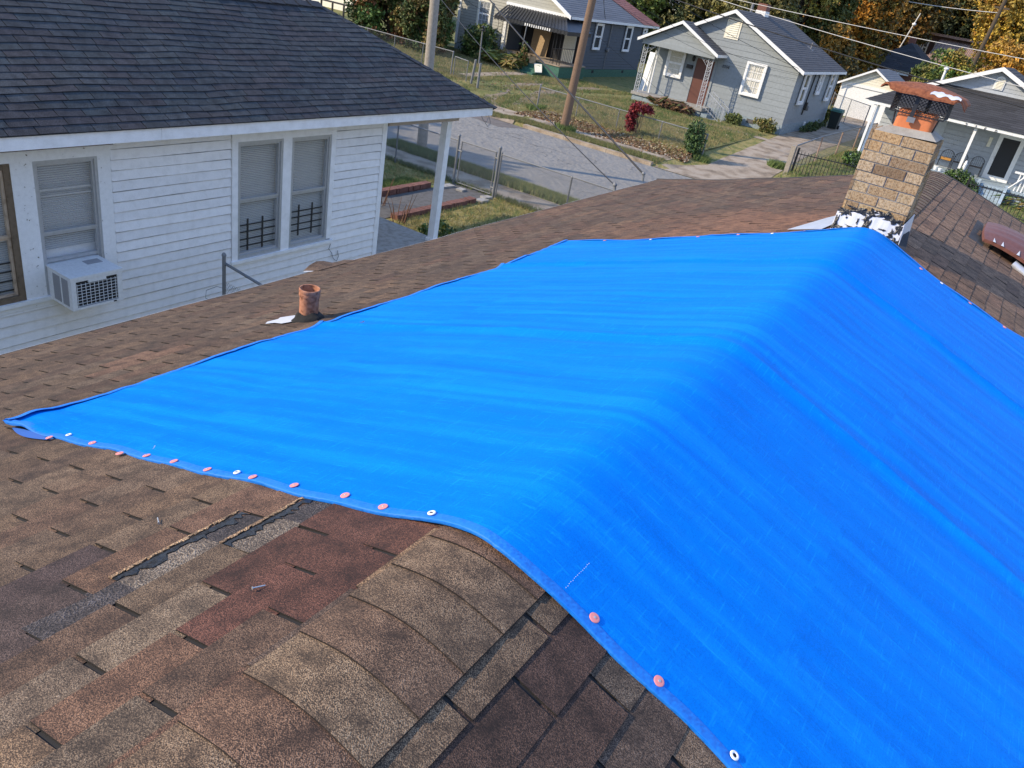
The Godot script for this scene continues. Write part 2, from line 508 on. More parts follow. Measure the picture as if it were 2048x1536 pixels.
func build_own_house(cam: Camera3D) -> void:
	var h := thing("brown_house", "house in the foreground with worn brown shingle roof under the blue tarp", "house", Vector3(-.68, 0, -4))
	var mb := MB.new()
	mb.box(Vector3(-4.55, -.1, -10.4), Vector3(3.2, 2.75, 3.2))
	put(mb, "wall", M.grey_board, h)
	# deck: a curved sheet with fascia
	mb = MB.new()
	var xs := []
	for k in 46:
		xs.append(lerpf(-4.9, RX, k / 45.0))
	for k in range(1, 46):
		xs.append(lerpf(RX, 3.6, k / 45.0))
	var g := []
	for x in xs:
		var row := []
		var ze := far_edge(x)
		for k in 41:
			row.append(on_roof(x, lerpf(ze, 3.4, k / 40.0), -.002))
		g.append(row)
	mb.grid(g)
	for i in xs.size() - 1:  # far and near rake boards
		for q in [[0, -1], [40, 1]]:
			var a: Vector3 = g[i][q[0]]; var b: Vector3 = g[i + 1][q[0]]
			var dn := Vector3(0, -.16, 0)
			mb.quad(a, b, b + dn, a + dn)
	var roof := put(mb, "roof", M.deck, h)
	mb = MB.new()
	for k in 40:
		var a: Vector3 = g[0][k]; var b: Vector3 = g[0][k + 1]
		mb.hexa([a + Vector3(-.012, -.15, 0), a + Vector3(.012, -.15, 0), b + Vector3(.012, -.15, 0), b + Vector3(-.012, -.15, 0),
			a + Vector3(-.012, -.006, 0), a + Vector3(.012, -.006, 0), b + Vector3(.012, -.006, 0), b + Vector3(-.012, -.006, 0)])
	put(mb, "fascia", M.white_trim, h)
	# drip edge along the far end
	mb = MB.new()
	var dr := []
	for i in xs.size():
		dr.append(g[i][0] + Vector3(0, .004, 0))
	mb.tube(dr, .011, 5)
	put(mb, "drip_edge", M.roof_dark, h)
	# shingle courses
	var DX := .1135
	var tabs := []
	for k in range(-24, 16):   # left slope, butt line at xb
		var xb := -2.34 + DX * k
		var xt := xb + DX
		if xb < -4.93 or xt > -.74:
			continue
		var ph := -1.19 + (0.0 if k % 2 == 0 else .152)
		for m in range(-40, 16):
			var z0 := ph + .305 * m
			var z1 := z0 + .305
			tabs.append([xb, xt, z0 + .006, z1 - .006])
	for k in range(-1, 36):    # right slope
		var xb := -.34 + DX * k
		var xt := xb - DX
		if k == -1:
			xt = -.60
		var ph := -1.09 + (0.0 if k % 2 == 0 else .152)
		for m in range(-40, 16):
			var z0 := ph + .305 * m
			tabs.append([xb, xt, z0 + .006, z0 + .299])
	var kept := []
	for t in tabs:
		var xm: float = (t[0] + t[1]) * .5
		var fe := far_edge(xm)
		if t[3] < fe + .05 or t[2] > 3.3:
			continue
		t[2] = maxf(t[2], fe + .01)
		var zm: float = (t[2] + t[3]) * .5
		if under_tarp(xm, zm, .3):
			continue
		# two missing tabs
		if xm > -1.432 and xm < -1.318 and zm > -1.12 and zm < -.52:
			t.append("gone")
		elif xm > -1.318 and xm < -1.205 and zm > -1.32 and zm < -.93:
			t.append("gone")
		var p := on_roof(xm, zm)
		var dist := p.distance_to(cam.position)
		if not in_view(p, cam) or under_tarp(xm, zm, -.02) or (t.size() > 4):
			dist += 100.0
		kept.append([dist, t])
	kept.sort_custom(func(a, b): return a[0] < b[0])
	var rest := MB.new()
	for i in kept.size():
		var t: Array = kept[i][1]
		var xm: float = (t[0] + t[1]) * .5
		var zm: float = (t[2] + t[3]) * .5
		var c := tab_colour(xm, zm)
		if t.size() > 4:
			continue
		if i < 290:
			var one := MB.new()
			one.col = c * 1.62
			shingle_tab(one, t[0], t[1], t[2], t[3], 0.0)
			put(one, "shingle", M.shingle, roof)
		else:
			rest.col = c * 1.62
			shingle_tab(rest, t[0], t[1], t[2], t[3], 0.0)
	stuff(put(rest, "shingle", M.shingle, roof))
	# what the missing tabs lay bare: coarse grey backing, tar strip, torn edge
	for q in [[-1.43, -1.318, -1.19, -1.04, true], [-1.43, -1.318, -1.04, -.80, false], [-1.43, -1.318, -.80, -.58, true], [-1.317, -1.204, -1.343, -1.21, true], [-1.317, -1.204, -1.21, -1.038, false]]:
		mb = MB.new()
		mb.col = Color(.105, .10, .11) * 1.4 if q[4] else Color(.42, .38, .33)
		var p := [on_roof(q[0], q[2], .001), on_roof(q[0], q[3], .001), on_roof(q[1], q[3], .002), on_roof(q[1], q[2], .002)]
		mb.slab([p[1], p[2], p[3], p[0]], Vector3(0, -.004, 0))
		put(mb, "bare_backing", M.gravel_mat, roof)
		if q[3] < -.6:
			mb = MB.new()
			var pts := []
			var low := []
			for k in 13:
				var z := lerpf(q[2], q[3], k / 12.0)
				pts.append(on_roof(q[0] + .004, z, .0045))
				low.append(on_roof(q[0] + .016 + .035 * pow(rng.randf(), 1.6), z, .004))
			for k in 12:
				mb.slab([pts[k], pts[k + 1], low[k + 1], low[k]], Vector3(0, -.002, 0))
			put(mb, "tar_strip", M.tar, roof)
			mb = MB.new()
			mb.col = Color(.9, .66, .42)
			for k in 12:
				var z0 := lerpf(q[2], q[3], k / 12.0); var z1 := lerpf(q[2], q[3], (k + 1) / 12.0)
				mb.slab([on_roof(q[0] - .012, z0, .007), on_roof(q[0] - .012, z1, .007), on_roof(q[0] + rr(-.008, .006), z1, .007), on_roof(q[0] + rr(-.008, .006), z0, .007)], Vector3(0, -.004, 0))
			put(mb, "torn_edge", M.gravel_mat, roof)
	# ridge caps, lapped towards the street
	var zc := 3.2
	var caps := [Color(.225, .175, .13), Color(.215, .145, .108), Color(.26, .205, .15), Color(.2, .142, .108), Color(.215, .165, .125)]
	var k2 := 0
	while zc > -10.7:
		if not (zc < -1.75 and zc > -5.7):
			mb = MB.new()
			mb.col = caps[k2 % 5] * rr(.9, 1.12) * 1.62
			var gg := []
			for i in 13:
				var s := lerpf(-.165, .155, i / 12.0)
				var row := []
				for q in [[0.0, .011], [-.06, .009], [-.15, .006], [-.19, .004]]:
					row.append(Vector3(RX + s, roof_y(RX + s, zc) , maxf(zc + q[0], far_edge(RX) + .01)) + roof_n(RX + s).lerp(Vector3.UP, 1.0 - smoothstep(0.0, .06, absf(s))).normalized() * q[1])
				gg.append(row)
			mb.grid(gg, null, true)
			for i in 12:
				var dn := Vector3(0, -.009, 0)
				mb.col = Color(.06, .05, .045)
				mb.quad(gg[i][0] + dn, gg[i + 1][0] + dn, gg[i + 1][0], gg[i][0])
			for i in 3:
				for e in [0, 12]:
					var dn := Vector3(0, -.007, 0)
					mb.quad(gg[e][i] + dn, gg[e][i + 1] + dn, gg[e][i + 1], gg[e][i])
			put(mb, "ridge_cap", M.shingle, roof)
		zc -= .145
		k2 += 1
	# lifted shingle at the eave and the pale wood it bares
	mb = MB.new()
	mb.col = Color(.16, .12, .095) * 1.62
	var lg := []
	for i in 7:
		var z := lerpf(-4.82, -5.34, i / 6.0)
		var lift := .055 * sin(PI * minf(i / 4.2, 1.0)) 
		var row := []
		for j in 5:
			var x := lerpf(-4.97, -4.79, j / 4.0)
			row.append(on_roof(x, z, .009 + lift * pow(1.0 - j / 4.0, 1.5)))
		lg.append(row)
	mb.grid(lg)
	put(mb, "lifted_shingle", M.shingle, roof)
	mb = MB.new()
	mb.slab([on_roof(-4.94, -4.78, .007), on_roof(-4.84, -4.80, .007), on_roof(-4.86, -5.02, .007), on_roof(-4.93, -5.0, .007)], Vector3(0, -.003, 0))
	put(mb, "bare_wood", M.flash_white, roof)

func build_tarp() -> void:
	var t := thing("blue_tarp", "large bright blue tarp nailed over the ridge of the brown roof", "tarp", Vector3(-.68, RY, -3.7))
	var creases := [-3.10, -4.90]
	var pt := func(x: float, z: float) -> Vector3:
		var d := x - RX
		var y := roof_y(x, z) + .013 + .020 * exp(-d * d / .045)
		var e := minf(smoothstep(0.0, .35, -1.34 - z), smoothstep(0.0, .3, z - tarp_far(x)))
		y += absf(ripple.get_noise_2d(x * .55, z * 3.4)) * lerpf(.012, .006, smoothstep(-.6, .6, d)) * (.25 + .75 * e)
		y += ripple.get_noise_2d(x * 2.2 + 60.0, z * .8) * .005 * e
		y += ripple.get_noise_2d(x * 5.0, z * 5.0 + 9.0) * .0016
		for cz in creases:
			var q := absf(z - cz - .02 * sin(x * 1.3))
			y += .020 * exp(-q / .030) * (1.0 if z > cz else .8) - .006 * exp(-pow(q - .09, 2) / .003)
		var qx := absf(x + 1.75)
		y += .003 * exp(-qx * qx / .0008)
		# crumpled loose corner
		var cx := smoothstep(-2.66, -3.05, x); var cz2 := smoothstep(-1.66, -1.36, z)
		y += cx * cz2 * (.010 + .022 * cx * cx + .014 * sin(x * 21.0 + z * 5.0)) + .006 * cx * cz2 * sin(z * 40.0 + x * 9.0)
		return Vector3(x, y, z)
	var mb := MB.new()
	var g := []; var uvs := []
	var NU := 170; var NV := 300
	var run := 0.0
	for i in NU + 1:
		var s := float(i) / NU
		var row := []; var ur := []
		for j in NV + 1:
			var w := float(j) / NV
			var zz := lerpf(-1.335, -6.1, w)
			var x := lerpf(tarp_left(zz), 3.1, s)
			var zn := -1.335 + .012 * sin(x * 9.0) * exp(-absf(x + 1.0))
			var z := lerpf(zn, tarp_far(x), w)
			row.append(pt.call(x, z))
			ur.append(Vector2(x * 1.065, z))
		g.append(row); uvs.append(ur)
	mb.grid(g, uvs, true)
	put(mb, "sheet", M.tarp, t)
	# folded hems: a doubled band all round, its outer edge turned down
	var hem := func(a: Array) -> void:
		var hb := MB.new()
		var hg := []
		for k in a.size():
			var p: Vector3 = a[k][0]; var inward: Vector3 = a[k][1]
			var nn := roof_n(p.x)
			var puck := .0013 * sin(k * 2.2) * (.4 + rng.randf()) 
			hg.append([p - inward * .002 - nn * .010, p - inward * .004 - nn * .001, p + inward * .001 + nn * .0016, p + inward * .012 + nn * (.0015 + puck), p + inward * .021 + nn * (.0015 - puck * 1.3), p + inward * .028 + nn * .0015, p + inward * .030 + nn * .0])
		hb.grid(hg, null, true)
		put(hb, "hem", M.tarp_hem, t)
	var a := []
	for k in 1000:
		var x := lerpf(-3.10, 3.1, k / 999.0)
		a.append([pt.call(x, -1.335 + .012 * sin(x * 9.0) * exp(-absf(x + 1.0)) + .005 * sin(x * 17.0)), Vector3(0, 0, -1)])
	hem.call(a)
	a = []
	for k in 600:
		var z := lerpf(-1.345, -6.08, k / 599.0)
		var x := tarp_left(z)
		a.append([pt.call(x, z) + Vector3(0, .004 * (1.0 + sin(z * 7.0)), 0), Vector3(1, .36, 0).normalized()])
	a.reverse()
	hem.call(a)
	a = []
	for k in 360:
		var x := lerpf(-3.04, 3.1, k / 359.0)
		a.append([pt.call(x, tarp_far(x)) + Vector3(0, .003 * (1.0 + sin(x * 11.0)), 0), Vector3(0, 0, 1)])
	a.reverse()
	hem.call(a)
	mb = MB.new()
	var cg := []
	for i in 15:
		var s := i / 14.0
		var x := lerpf(-2.68, -3.06, s)
		var row := []
		for j in 4:
			var z := -1.315 - .03 * s + .03 * j / 3.0 * sin(PI * s) 
			row.append(Vector3(x, roof_y(x, z), z) + roof_n(x) * (.010 + .012 * (3 - j) / 3.0 * sin(PI * s)))
		cg.append(row)
	mb.grid(cg, null, true)
	put(mb, "turned_under_flap", M.tarp_under, t)
	# eyelets
	for q in [[-2.65, -1.365], [-1.66, -1.365], [-.9, -1.368], [.0, -1.365], [.9, -1.365], [-.09, -6.145], [-1.30, -6.03], [-2.2, -5.94]]:
		mb = MB.new()
		var p: Vector3 = pt.call(q[0], q[1])
		var nn := roof_n(q[0])
		var b := Basis(Quaternion(Vector3.UP, nn))
		var ring := []
		for k in 19:
			var ang := TAU * k / 18
			var row := []
			for w in [[.0085, .004], [.010, .006], [.014, .0065], [.018, .005], [.019, .002]]:
				row.append(p + b * Vector3(cos(ang) * w[0] * .62, w[1] * .8 + .002, sin(ang) * w[0] * .62))
			ring.append(row)
		mb.grid(ring, null, true)
		put(mb, "eyelet", M.grommet, t)
		mb = MB.new()
		mb.col = Color(.3, .3, .3)
		mb.lathe(p + nn * .0036, [[.0055, 0.0], [.0001, .0003]], 12)
		put(mb, "eyelet_hole", M.ink, t)
	# frayed dotted stitching
	mb = MB.new()
	for k in 15:
		var p: Vector3 = pt.call(-.49 + rr(-.001, .001), -1.375 - k * .0085)
		mb.box(p + Vector3(-.0005, .0, -.0008), p + Vector3(.0005, .0012, .0008))
	stuff(put(mb, "stitching", M.grommet, t))
	# cap nails
	var proto := make_cap_nail()
	var first := true
	var L := [[-2.71, -1.32], [-2.45, -1.345], [-2.23, -1.318], [-2.11, -1.345], [-1.96, -1.348], [-1.78, -1.345], [-1.58, -1.36], [-1.40, -1.362], [-1.20, -1.365], [-1.05, -1.352]]
	var words := ["first", "second", "third", "fourth", "fifth", "sixth", "seventh", "eighth", "ninth", "tenth"]
	for k in L.size():
		place_nail(proto, first, L[k], pt, words[k] + " pink cap nail from the crumpled tarp corner along its near edge"); first = false
	place_nail(proto, false, [-.40, -1.368], pt, "pink cap nail on near tarp edge just right of the ridge")
	place_nail(proto, false, [-.21, -1.368], pt, "pink cap nail lowest on the near tarp edge over the right slope")
	place_nail(proto, false, [-.25, -6.13], pt, "pink cap nail on the tarp's far edge closest to the chimney flashing, right slope")
	place_nail(proto, false, [.39, -6.20], pt, "pink cap nail on the tarp's far right edge, nearest the frame's right side")
	place_nail(proto, false, [.13, -6.17], pt, "pink cap nail on the far right tarp edge, middle one of three")
	var fx := [[-2.62, -5.99], [-1.83, -5.96], [-1.54, -6.01], [-1.1, -6.13]]
	var fw := ["far left pink cap nail on the tarp's back edge near its left corner", "second pink cap nail from left on the tarp's back edge", "third pink cap nail from left on the tarp's back edge", "pink cap nail on the tarp's back edge just left of the white flashing"]
	for k in fx.size():
		place_nail(proto, false, fx[k], pt, fw[k])

func make_cap_nail() -> Node3D:
	var o := thing("cap_nail", "", "cap nail", Vector3.ZERO, "pink cap nails holding the tarp edges")
	o.set_meta("called", "cap_nail")
	var mb := MB.new()
	mb.lathe(Vector3.ZERO, [[.0136, -.0005], [.0139, .0010], [.0128, .0018], [.0085, .0022], [.0060, .0019], [.0052, .0027], [.0001, .0028]], 18)
	put(mb, "cap", M.pink, o)
	mb = MB.new()
	mb.lathe(Vector3(0, .0026, 0), [[.0034, 0.0], [.0033, .0009], [.0001, .0011]], 10)
	put(mb, "nail_head", M.nail, o)
	return o

func place_nail(proto: Node3D, first: bool, q: Array, pt: Callable, label: String) -> void:
	var p: Vector3 = pt.call(q[0], q[1])
	var o := proto
	if first:
		o.position = p
		o.set_meta("label", label)
	else:
		o = copy(proto, p, label)
	var tilt := Basis(Quaternion(Vector3.UP, (roof_n(q[0]) + Vector3(rr(-.07, .07), 0, rr(-.03, .10))).normalized()))
	o.transform = Transform3D(tilt, p + roof_n(q[0]) * .0034)

func build_roof_things() -> void:
	# loose nails
	for q in [[-1.60, -1.045, .5, "loose silver nail lying on shingles left of the bare grey patches"], [-1.05, -.93, 1.9, "loose silver nail on the dark red shingles beside the ridge caps"], [-2.16, -1.41, .8, "loose nail sticking up on the tarp near its crumpled corner"]]:
		var p := on_roof(q[0], q[1], .012)
		var o := thing("loose_nail", q[3], "nail", p, "loose nails on the brown roof")
		var d := Vector3(cos(q[2]), .15, sin(q[2])).normalized()
		var mb := MB.new()
		mb.bar(p - d * .015, p + d * .015, .0018, 7)
		put(mb, "shank", M.nail, o)
		mb = MB.new()
		mb.bar(p + d * .015, p + d * .0165, .004, 10)
		put(mb, "head", M.nail, o)
	# vent pipe
	var b := on_roof(-3.24, -3.2)
	var o := thing("vent_pipe", "short rusty clay coloured vent pipe with black rubber collar on brown roof", "vent pipe", b)
	var mb := MB.new()
	mb.lathe(b, [[.058, -.04], [.059, .155], [.0635, .161], [.065, .172], [.063, .184], [.0615, .187], [.065, .192], [.0655, .206], [.062, .212], [.053, .210], [.052, .05], [.0001, .04]], 26)
	put(mb, "pipe", M.rust_pipe, o)
	mb = MB.new()
	var gg := []
	for k in 25:
		var a := TAU * k / 24
		var row := []
		var wob := 1.0 + .08 * sin(a * 3.0 + 1.0) + .05 * sin(a * 7.0)
		for w in [[.102, -.006], [.096, .016], [.080, .028], [.072, .046], [.061, .052 + .008 * sin(a * 4.0)]]:
			var x = cos(a) * w[0] * wob; var z = sin(a) * w[0] * wob
			row.append(b + Vector3(x, w[1] + ML * x * (1.0 if w[1] < .04 else .6), z))
		gg.append(row)
	mb.grid(gg)
	put(mb, "rubber_collar", M.rubber, o)
	mb = MB.new()
	var poly := []
	for q in [[-.02, .07], [-.07, .15], [-.14, .14], [-.19, .17], [-.23, .12], [-.21, .05], [-.235, .01], [-.17, -.05], [-.13, -.045], [-.05, -.07]]:
		poly.append(on_roof(b.x + q[0], b.z + q[1], .010))
	var cen := on_roof(b.x - .12, b.z + .05, .013)
	for k in poly.size():
		mb.tri(cen, poly[k], poly[(k + 1) % poly.size()])
	put(mb, "caulk_smear", M.flash_white, o)
	# rusty dome vent on the right slope
	var tv := thing("roof_vent", "large rusty red brown hooded roof vent with pale chips on right slope", "roof vent", on_roof(.36, -8.75))
	mb = MB.new()
	gg = []
	for i in 25:
		var s := i / 24.0
		var zz := lerpf(-9.22, -8.28, s)
		var row := []
		for j in 13:
			var w := j / 12.0
			var x := lerpf(-.02, .92, w)
			var hgt: float = .17 * pow(maxf(sin(PI * clampf(.06 + s * .88, 0, 1)), 0.0), .55) * pow(maxf(sin(PI * clampf(.04 + w * .9, 0, 1)), 0.0), .5)
			row.append(on_roof(x + .05 * pow(absf(s - .5) * 2.0, 3) * (1.0 - 2.0 * w), zz, .035 + hgt + .004 * sin(s * 40.0) * (1.0 if w > .05 and w < .95 else 0.0)))
		gg.append(row)
	mb.grid(gg, null, true)
	for i in 24:
		for e in [0, 12]:
			var dn: Vector3 = -roof_n(.3) * .028
			mb.quad(gg[i][e], gg[i + 1][e], gg[i + 1][e] + dn, gg[i][e] + dn)
	for j in 12:
		for e in [0, 24]:
			var dn: Vector3 = -roof_n(.3) * .028
			mb.quad(gg[e][j], gg[e][j + 1], gg[e][j + 1] + dn, gg[e][j] + dn)
	put(mb, "hood", M.red_brown, tv)
	mb = MB.new()
	mb.slab([on_roof(-.08, -8.22, .008), on_roof(1.0, -8.22, .008), on_roof(1.0, -9.28, .008), on_roof(-.08, -9.28, .008)], -roof_n(.3) * .004)
	put(mb, "flashing", M.roof_dark, tv)
	for k in 7:
		mb = MB.new()
		var w := .10 + k * .125
		var x0 := lerpf(-.02, .92, w)
		var jr := int(w * 12.0)
		var a: Vector3 = gg[24][jr]; var a2: Vector3 = gg[22][jr]
		var out := Vector3(.004, .006, .012)
		mb.slab([a + out + Vector3(-.010, 0, 0), a + out + Vector3(.016, -.004, 0), a2 + out + Vector3(.004, 0, 0)], Vector3(0, -.003, -.006))
		put(mb, "paint_chip", M.flash_white, tv)
	mb = MB.new()
	mb.bar(on_roof(.34, -8.30, .02), on_roof(.56, -8.27, .01), .04, 12)
	put(mb, "duct_stub", M.galv_sheet, tv)

func build_chimney() -> void:
	var x0 := -.935; var x1 := -.485; var z1 := -6.3; var z0 := -6.75; var top := 5.03
	var o := thing("brick_chimney", "tan ribbed brick chimney with tarred metal flashing beside the blue tarp", "chimney", Vector3(-.71, 4.25, -6.52))
	var mb := MB.new()
	mb.box(Vector3(x0 + .008, 4.1, z0 + .008), Vector3(x1 - .008, top - .004, z1 - .008))
	put(mb, "mortar", M.mortar, o)
	var tones := [Color(.95, .95, .9), Color(.66, .61, .56), Color(1, 1, .98), Color(.52, .46, .41), Color(.85, .79, .70), Color(.98, .86, .68)]
	var row := 0
	var y := top
	while y > 4.22:
		var yl := y - .064
		for side in 4:
			var f: Array; var wid := x1 - x0
			match side:
				0: f = [Vector3(x0, 0, z1), Vector3(1, 0, 0), Vector3(0, 0, 1)]
				1: f = [Vector3(x1, 0, z1), Vector3(0, 0, -1), Vector3(1, 0, 0)]
				2: f = [Vector3(x1, 0, z0), Vector3(-1, 0, 0), Vector3(0, 0, -1)]
				3: f = [Vector3(x0, 0, z0), Vector3(0, 0, 1), Vector3(-1, 0, 0)]
			var cuts := [0.0, .225, .45] if (row + side) % 2 == 0 else [0.0, .1125, .3375, .45]
			if row == 2 or row == 5:
				cuts = [0.0, .2, .45] if (row + side) % 2 == 0 else [0.0, .13, .34, .45]
			for k in cuts.size() - 1:
				var u0: float = cuts[k] + (.005 if k > 0 else .0); var u1: float = cuts[k + 1] - (.005 if k < cuts.size() - 2 else .0)
				mb = MB.new()
				mb.col = tones[rng.randi() % 6] * rr(.92, 1.0)
				var pr := rr(-.002, .004)
				var sh := rr(-.002, .002) + (.004 if row == 0 else 0.0) * -1.0
				# ribbed face: a row of shallow flutes
				var ribs := maxi(4, int((u1 - u0) / .011))
				mb.fbox(f, u0 + absf(sh) * (1 if k == 0 else 0), u1, yl + rr(-.001, .001), y, -.02, pr - .003)
				for q in ribs:
					var a := lerpf(u0, u1, q / float(ribs)); var bq := lerpf(u0, u1, (q + 1) / float(ribs))
					if rng.randf() < .82:
						mb.fbox(f, a + .002, bq - .002 - rr(0, .004), yl + .002 + rr(0, .006), y - .002 - rr(0, .006), pr - .004, pr - .003 + rr(.0004, .0018))
				put(mb, "brick", M.brick_tan, o)
		y -= .074
		row += 1
	# sloped mortar crown
	mb = MB.new()
	var cr := []
	var c0 := Vector3(-.70, 0, -6.50)
	var lo := [Vector3(x0 + .015, top - .004, z1 - .012), Vector3(x1 - .01, top + .012, z1 - .012), Vector3(x1 - .008, top + .012, z0 + .01), Vector3(x0 + .012, top - .002, z0 + .01)]
	var hi := [Vector3(-.83, top + .045, -6.40), Vector3(-.56, top + .055, -6.40), Vector3(-.56, top + .055, -6.66), Vector3(-.83, top + .05, -6.66)]
	mb.hexa(lo + hi)
	put(mb, "mortar_crown", M.concrete, o)
	# clay flue tile, rounded rectangle
	mb = MB.new()
	var ring := []
	for k in 65:
		var a := TAU * k / 64
		var cx := signf(cos(a)) * pow(absf(cos(a)), .24); var sz := signf(sin(a)) * pow(absf(sin(a)), .24)
		var rw := []
		for w in [[1.0, .0], [1.0, .125], [.975, .135], [.85, .135], [.84, .0]]:
			rw.append(Vector3(-.695 + .128 * cx * w[0], top + .03 + w[1], -6.53 + .12 * sz * w[0]))
		ring.append(rw)
	mb.grid(ring)
	put(mb, "flue_tile", M.clay, o)
	# flashing: stepped white metal skirt, smeared with tar
	mb = MB.new()
	var fl := [Vector3(x0 - .012, 4.40, z1 + .012), Vector3(-.74, 4.425, z1 + .012), Vector3(-.70, 4.43, z1 + .012), Vector3(x1 + .012, 4.44, z1 + .012)]
	var n1 := 15
	for k in n1 - 1:
		var a := k / float(n1 - 1); var b := (k + 1) / float(n1 - 1)
		var xa := lerpf(x0 - .014, x1 + .014, a); var xb := lerpf(x0 - .014, x1 + .014, b)
		var pa := Vector3(xa, roof_y(xa, z1) + .012, z1 + .05); var pb := Vector3(xb, roof_y(xb, z1) + .012, z1 + .05)
		var ha := .155 + .012 * sin(k * 1.9); var hb := .155 + .012 * sin((k + 1) * 1.9)
		var ta := Vector3(xa, roof_y(xa, z1) + ha, z1 + .014); var tb := Vector3(xb, roof_y(xb, z1) + hb, z1 + .014)
		mb.slab([pa, pb, tb, ta], Vector3(0, 0, -.004))
	put(mb, "front_flashing", M.flash_white, o)
	mb = MB.new()
	for k in 8:
		var za := lerpf(z1 + .045, z0 - .03, k / 8.0); var zb := lerpf(z1 + .045, z0 - .03, (k + 1) / 8.0)
		var yb := roof_y(x1, za)
		mb.slab([Vector3(x1 + .03, yb + .006, za), Vector3(x1 + .03, yb + .006, zb), Vector3(x1 + .012, yb + .17, zb), Vector3(x1 + .012, yb + .17, za)], Vector3(-.004, 0, 0))
	put(mb, "side_flashing", M.flash_white, o)
	# tar daubs: ragged flat blobs on the skirt
	var daub := func(cx: float, cy: float, w: float, hh: float, seed_: float) -> void:
		var tb := MB.new()
		var poly := []
		for k in 22:
			var a := TAU * k / 22
			var rad := 1.0 + .35 * sin(k * 1.35 + seed_) + .25 * sin(k * 3.1 + seed_ * 2.0) + rr(-.22, .22)
			var px := clampf(cx + cos(a) * w * rad, x0 - .016, x1 + .016)
			var py := cy + sin(a) * hh * rad
			var q := clampf((py - roof_y(px, z1) - .012) / .145, -.1, 1.25)
			poly.append(Vector3(px, py, lerpf(z1 + .056, z1 + .017, minf(q, 1.0))))
		var cc := Vector3.ZERO
		for p in poly: cc += p
		cc = cc / poly.size() + Vector3(0, 0, .005)
		for k in 22:
			tb.tri(cc, poly[k], poly[(k + 1) % 22])
		put(tb, "tar_daub", M.tar, o)
	for q in [[-.90, .145, .055, .024], [-.80, .15, .075, .022], [-.71, .14, .035, .03], [-.62, .155, .055, .024], [-.55, .15, .055, .022], [-.50, .12, .022, .04],
			[-.93, .06, .016, .06], [-.88, .022, .06, .014], [-.79, .018, .06, .016], [-.715, .05, .022, .05], [-.66, .02, .05, .015], [-.57, .022, .05, .017], [-.50, .03, .03, .022],
			[-.785, .075, .008, .022], [-.735, .095, .02, .03], [-.60, .06, .03, .006], [-.535, .065, .014, .03], [-.87, .10, .006, .008]]:
		daub.call(q[0], roof_y(q[0], z1) + q[1], q[2], q[3], q[0] * 37.0)
	# black corner piece and shiny loose flashing on the left
	mb = MB.new()
	mb.slab([on_roof(-.47, -6.22, .012), on_roof(-.40, -6.26, .012), Vector3(x1 + .05, 4.40, -6.42), Vector3(x1 + .012, 4.36, z1 + .02)], Vector3(-.006, 0, -.006))
	put(mb, "corner_flap", M.roof_dark, o)
	mb = MB.new()
	var lf := [on_roof(-1.24, -6.24, .014), on_roof(-1.0, -6.24, .014), on_roof(-.93, -6.5, .03), on_roof(-1.0, -6.86, .03), on_roof(-1.08, -6.8, .016)]
	mb.slab(lf, Vector3(0, -.003, 0))
	put(mb, "loose_flashing", M.galv_sheet, o)
	# rusty cap
	var c := thing("chimney_cap", "rusty metal chimney cap with black mesh cage on orange flue tile", "chimney cap", Vector3(-.70, 5.16, -6.53))
	mb = MB.new()
	gg_lid(mb)
	put(mb, "lid", M.rust, c)
	mb = MB.new()
	var pg := []
	for i in 15:
		var x := lerpf(-.655, -.455, i / 14.0)
		var rw := []
		var zb := -6.39 - .022 * sin(i * .55) - .010 * sin(i * 1.7) + .04 * pow(absf(i - 7.0) / 7.0, 2)
		for j in 6:
			var z := lerpf(-6.332 - .005 * sin(i * 1.1), zb, j / 5.0)
			rw.append(Vector3(x, lid_y(x, z) + .0025, z))
		pg.append(rw)
	mb.grid(pg, null, true)
	put(mb, "bare_metal_patch", M.flash_white, c)
	# expanded-metal cage: crossing strands on four sides
	mb = MB.new()
	var cg := [Vector3(-.875, 0, -6.39), Vector3(-.515, 0, -6.39), Vector3(-.515, 0, -6.67), Vector3(-.875, 0, -6.67)]
	for s in 4:
		var a: Vector3 = cg[s]; var b: Vector3 = cg[(s + 1) % 4]
		var ln := a.distance_to(b)
		var cells := int(ln / .026)
		for k in range(-5, cells + 1):
			for dirn in [1, -1]:
				var ua := k * .026; var ub = ua + dirn * .118
				if dirn < 0:
					ua += .118; ub = k * .026
				var ta := 0.0; var tb := 1.0
				var uu = ub - ua
				var ca := clampf(ua, 0, ln); var cb := clampf(ub, 0, ln)
				if absf(cb - ca) < .004: continue
				ta = (ca - ua) / uu; tb = (cb - ua) / uu
				mb.bar(a.lerp(b, ca / ln) + Vector3(0, lerpf(5.175, 5.293, ta), 0), a.lerp(b, cb / ln) + Vector3(0, lerpf(5.175, 5.293, tb), 0), .0017, 4)
		mb.bar(a + Vector3(0, 5.172, 0), a + Vector3(0, 5.30, 0), .004, 5)
		mb.bar(a + Vector3(0, 5.175, 0), b + Vector3(0, 5.175, 0), .004, 5)
		mb.bar(a + Vector3(0, 5.29, 0), b + Vector3(0, 5.29, 0), .004, 5)
	for k in 11: # floor of the cage
		mb.bar(Vector3(-.875 + k * .036, 5.175, -6.39), Vector3(-.875 + ((k + 5) % 11) * .036, 5.175, -6.67), .0016, 4)
	stuff(put(mb, "mesh_cage", M.black_iron, c))
	mb = MB.new()
	mb.fbox([Vector3(-.72, 0, -6.385), Vector3(1, 0, 0), Vector3(0, 0, 1)], -.013, .013, 5.13, 5.30, 0, .006)
	put(mb, "strap", M.black_iron, c)
	mb = MB.new()
	mb.bar(Vector3(-.655, 5.17, -6.53), Vector3(-.655, 5.31, -6.53), .013, 8)
	put(mb, "rod", M.black_iron, c)
	mb = MB.new()
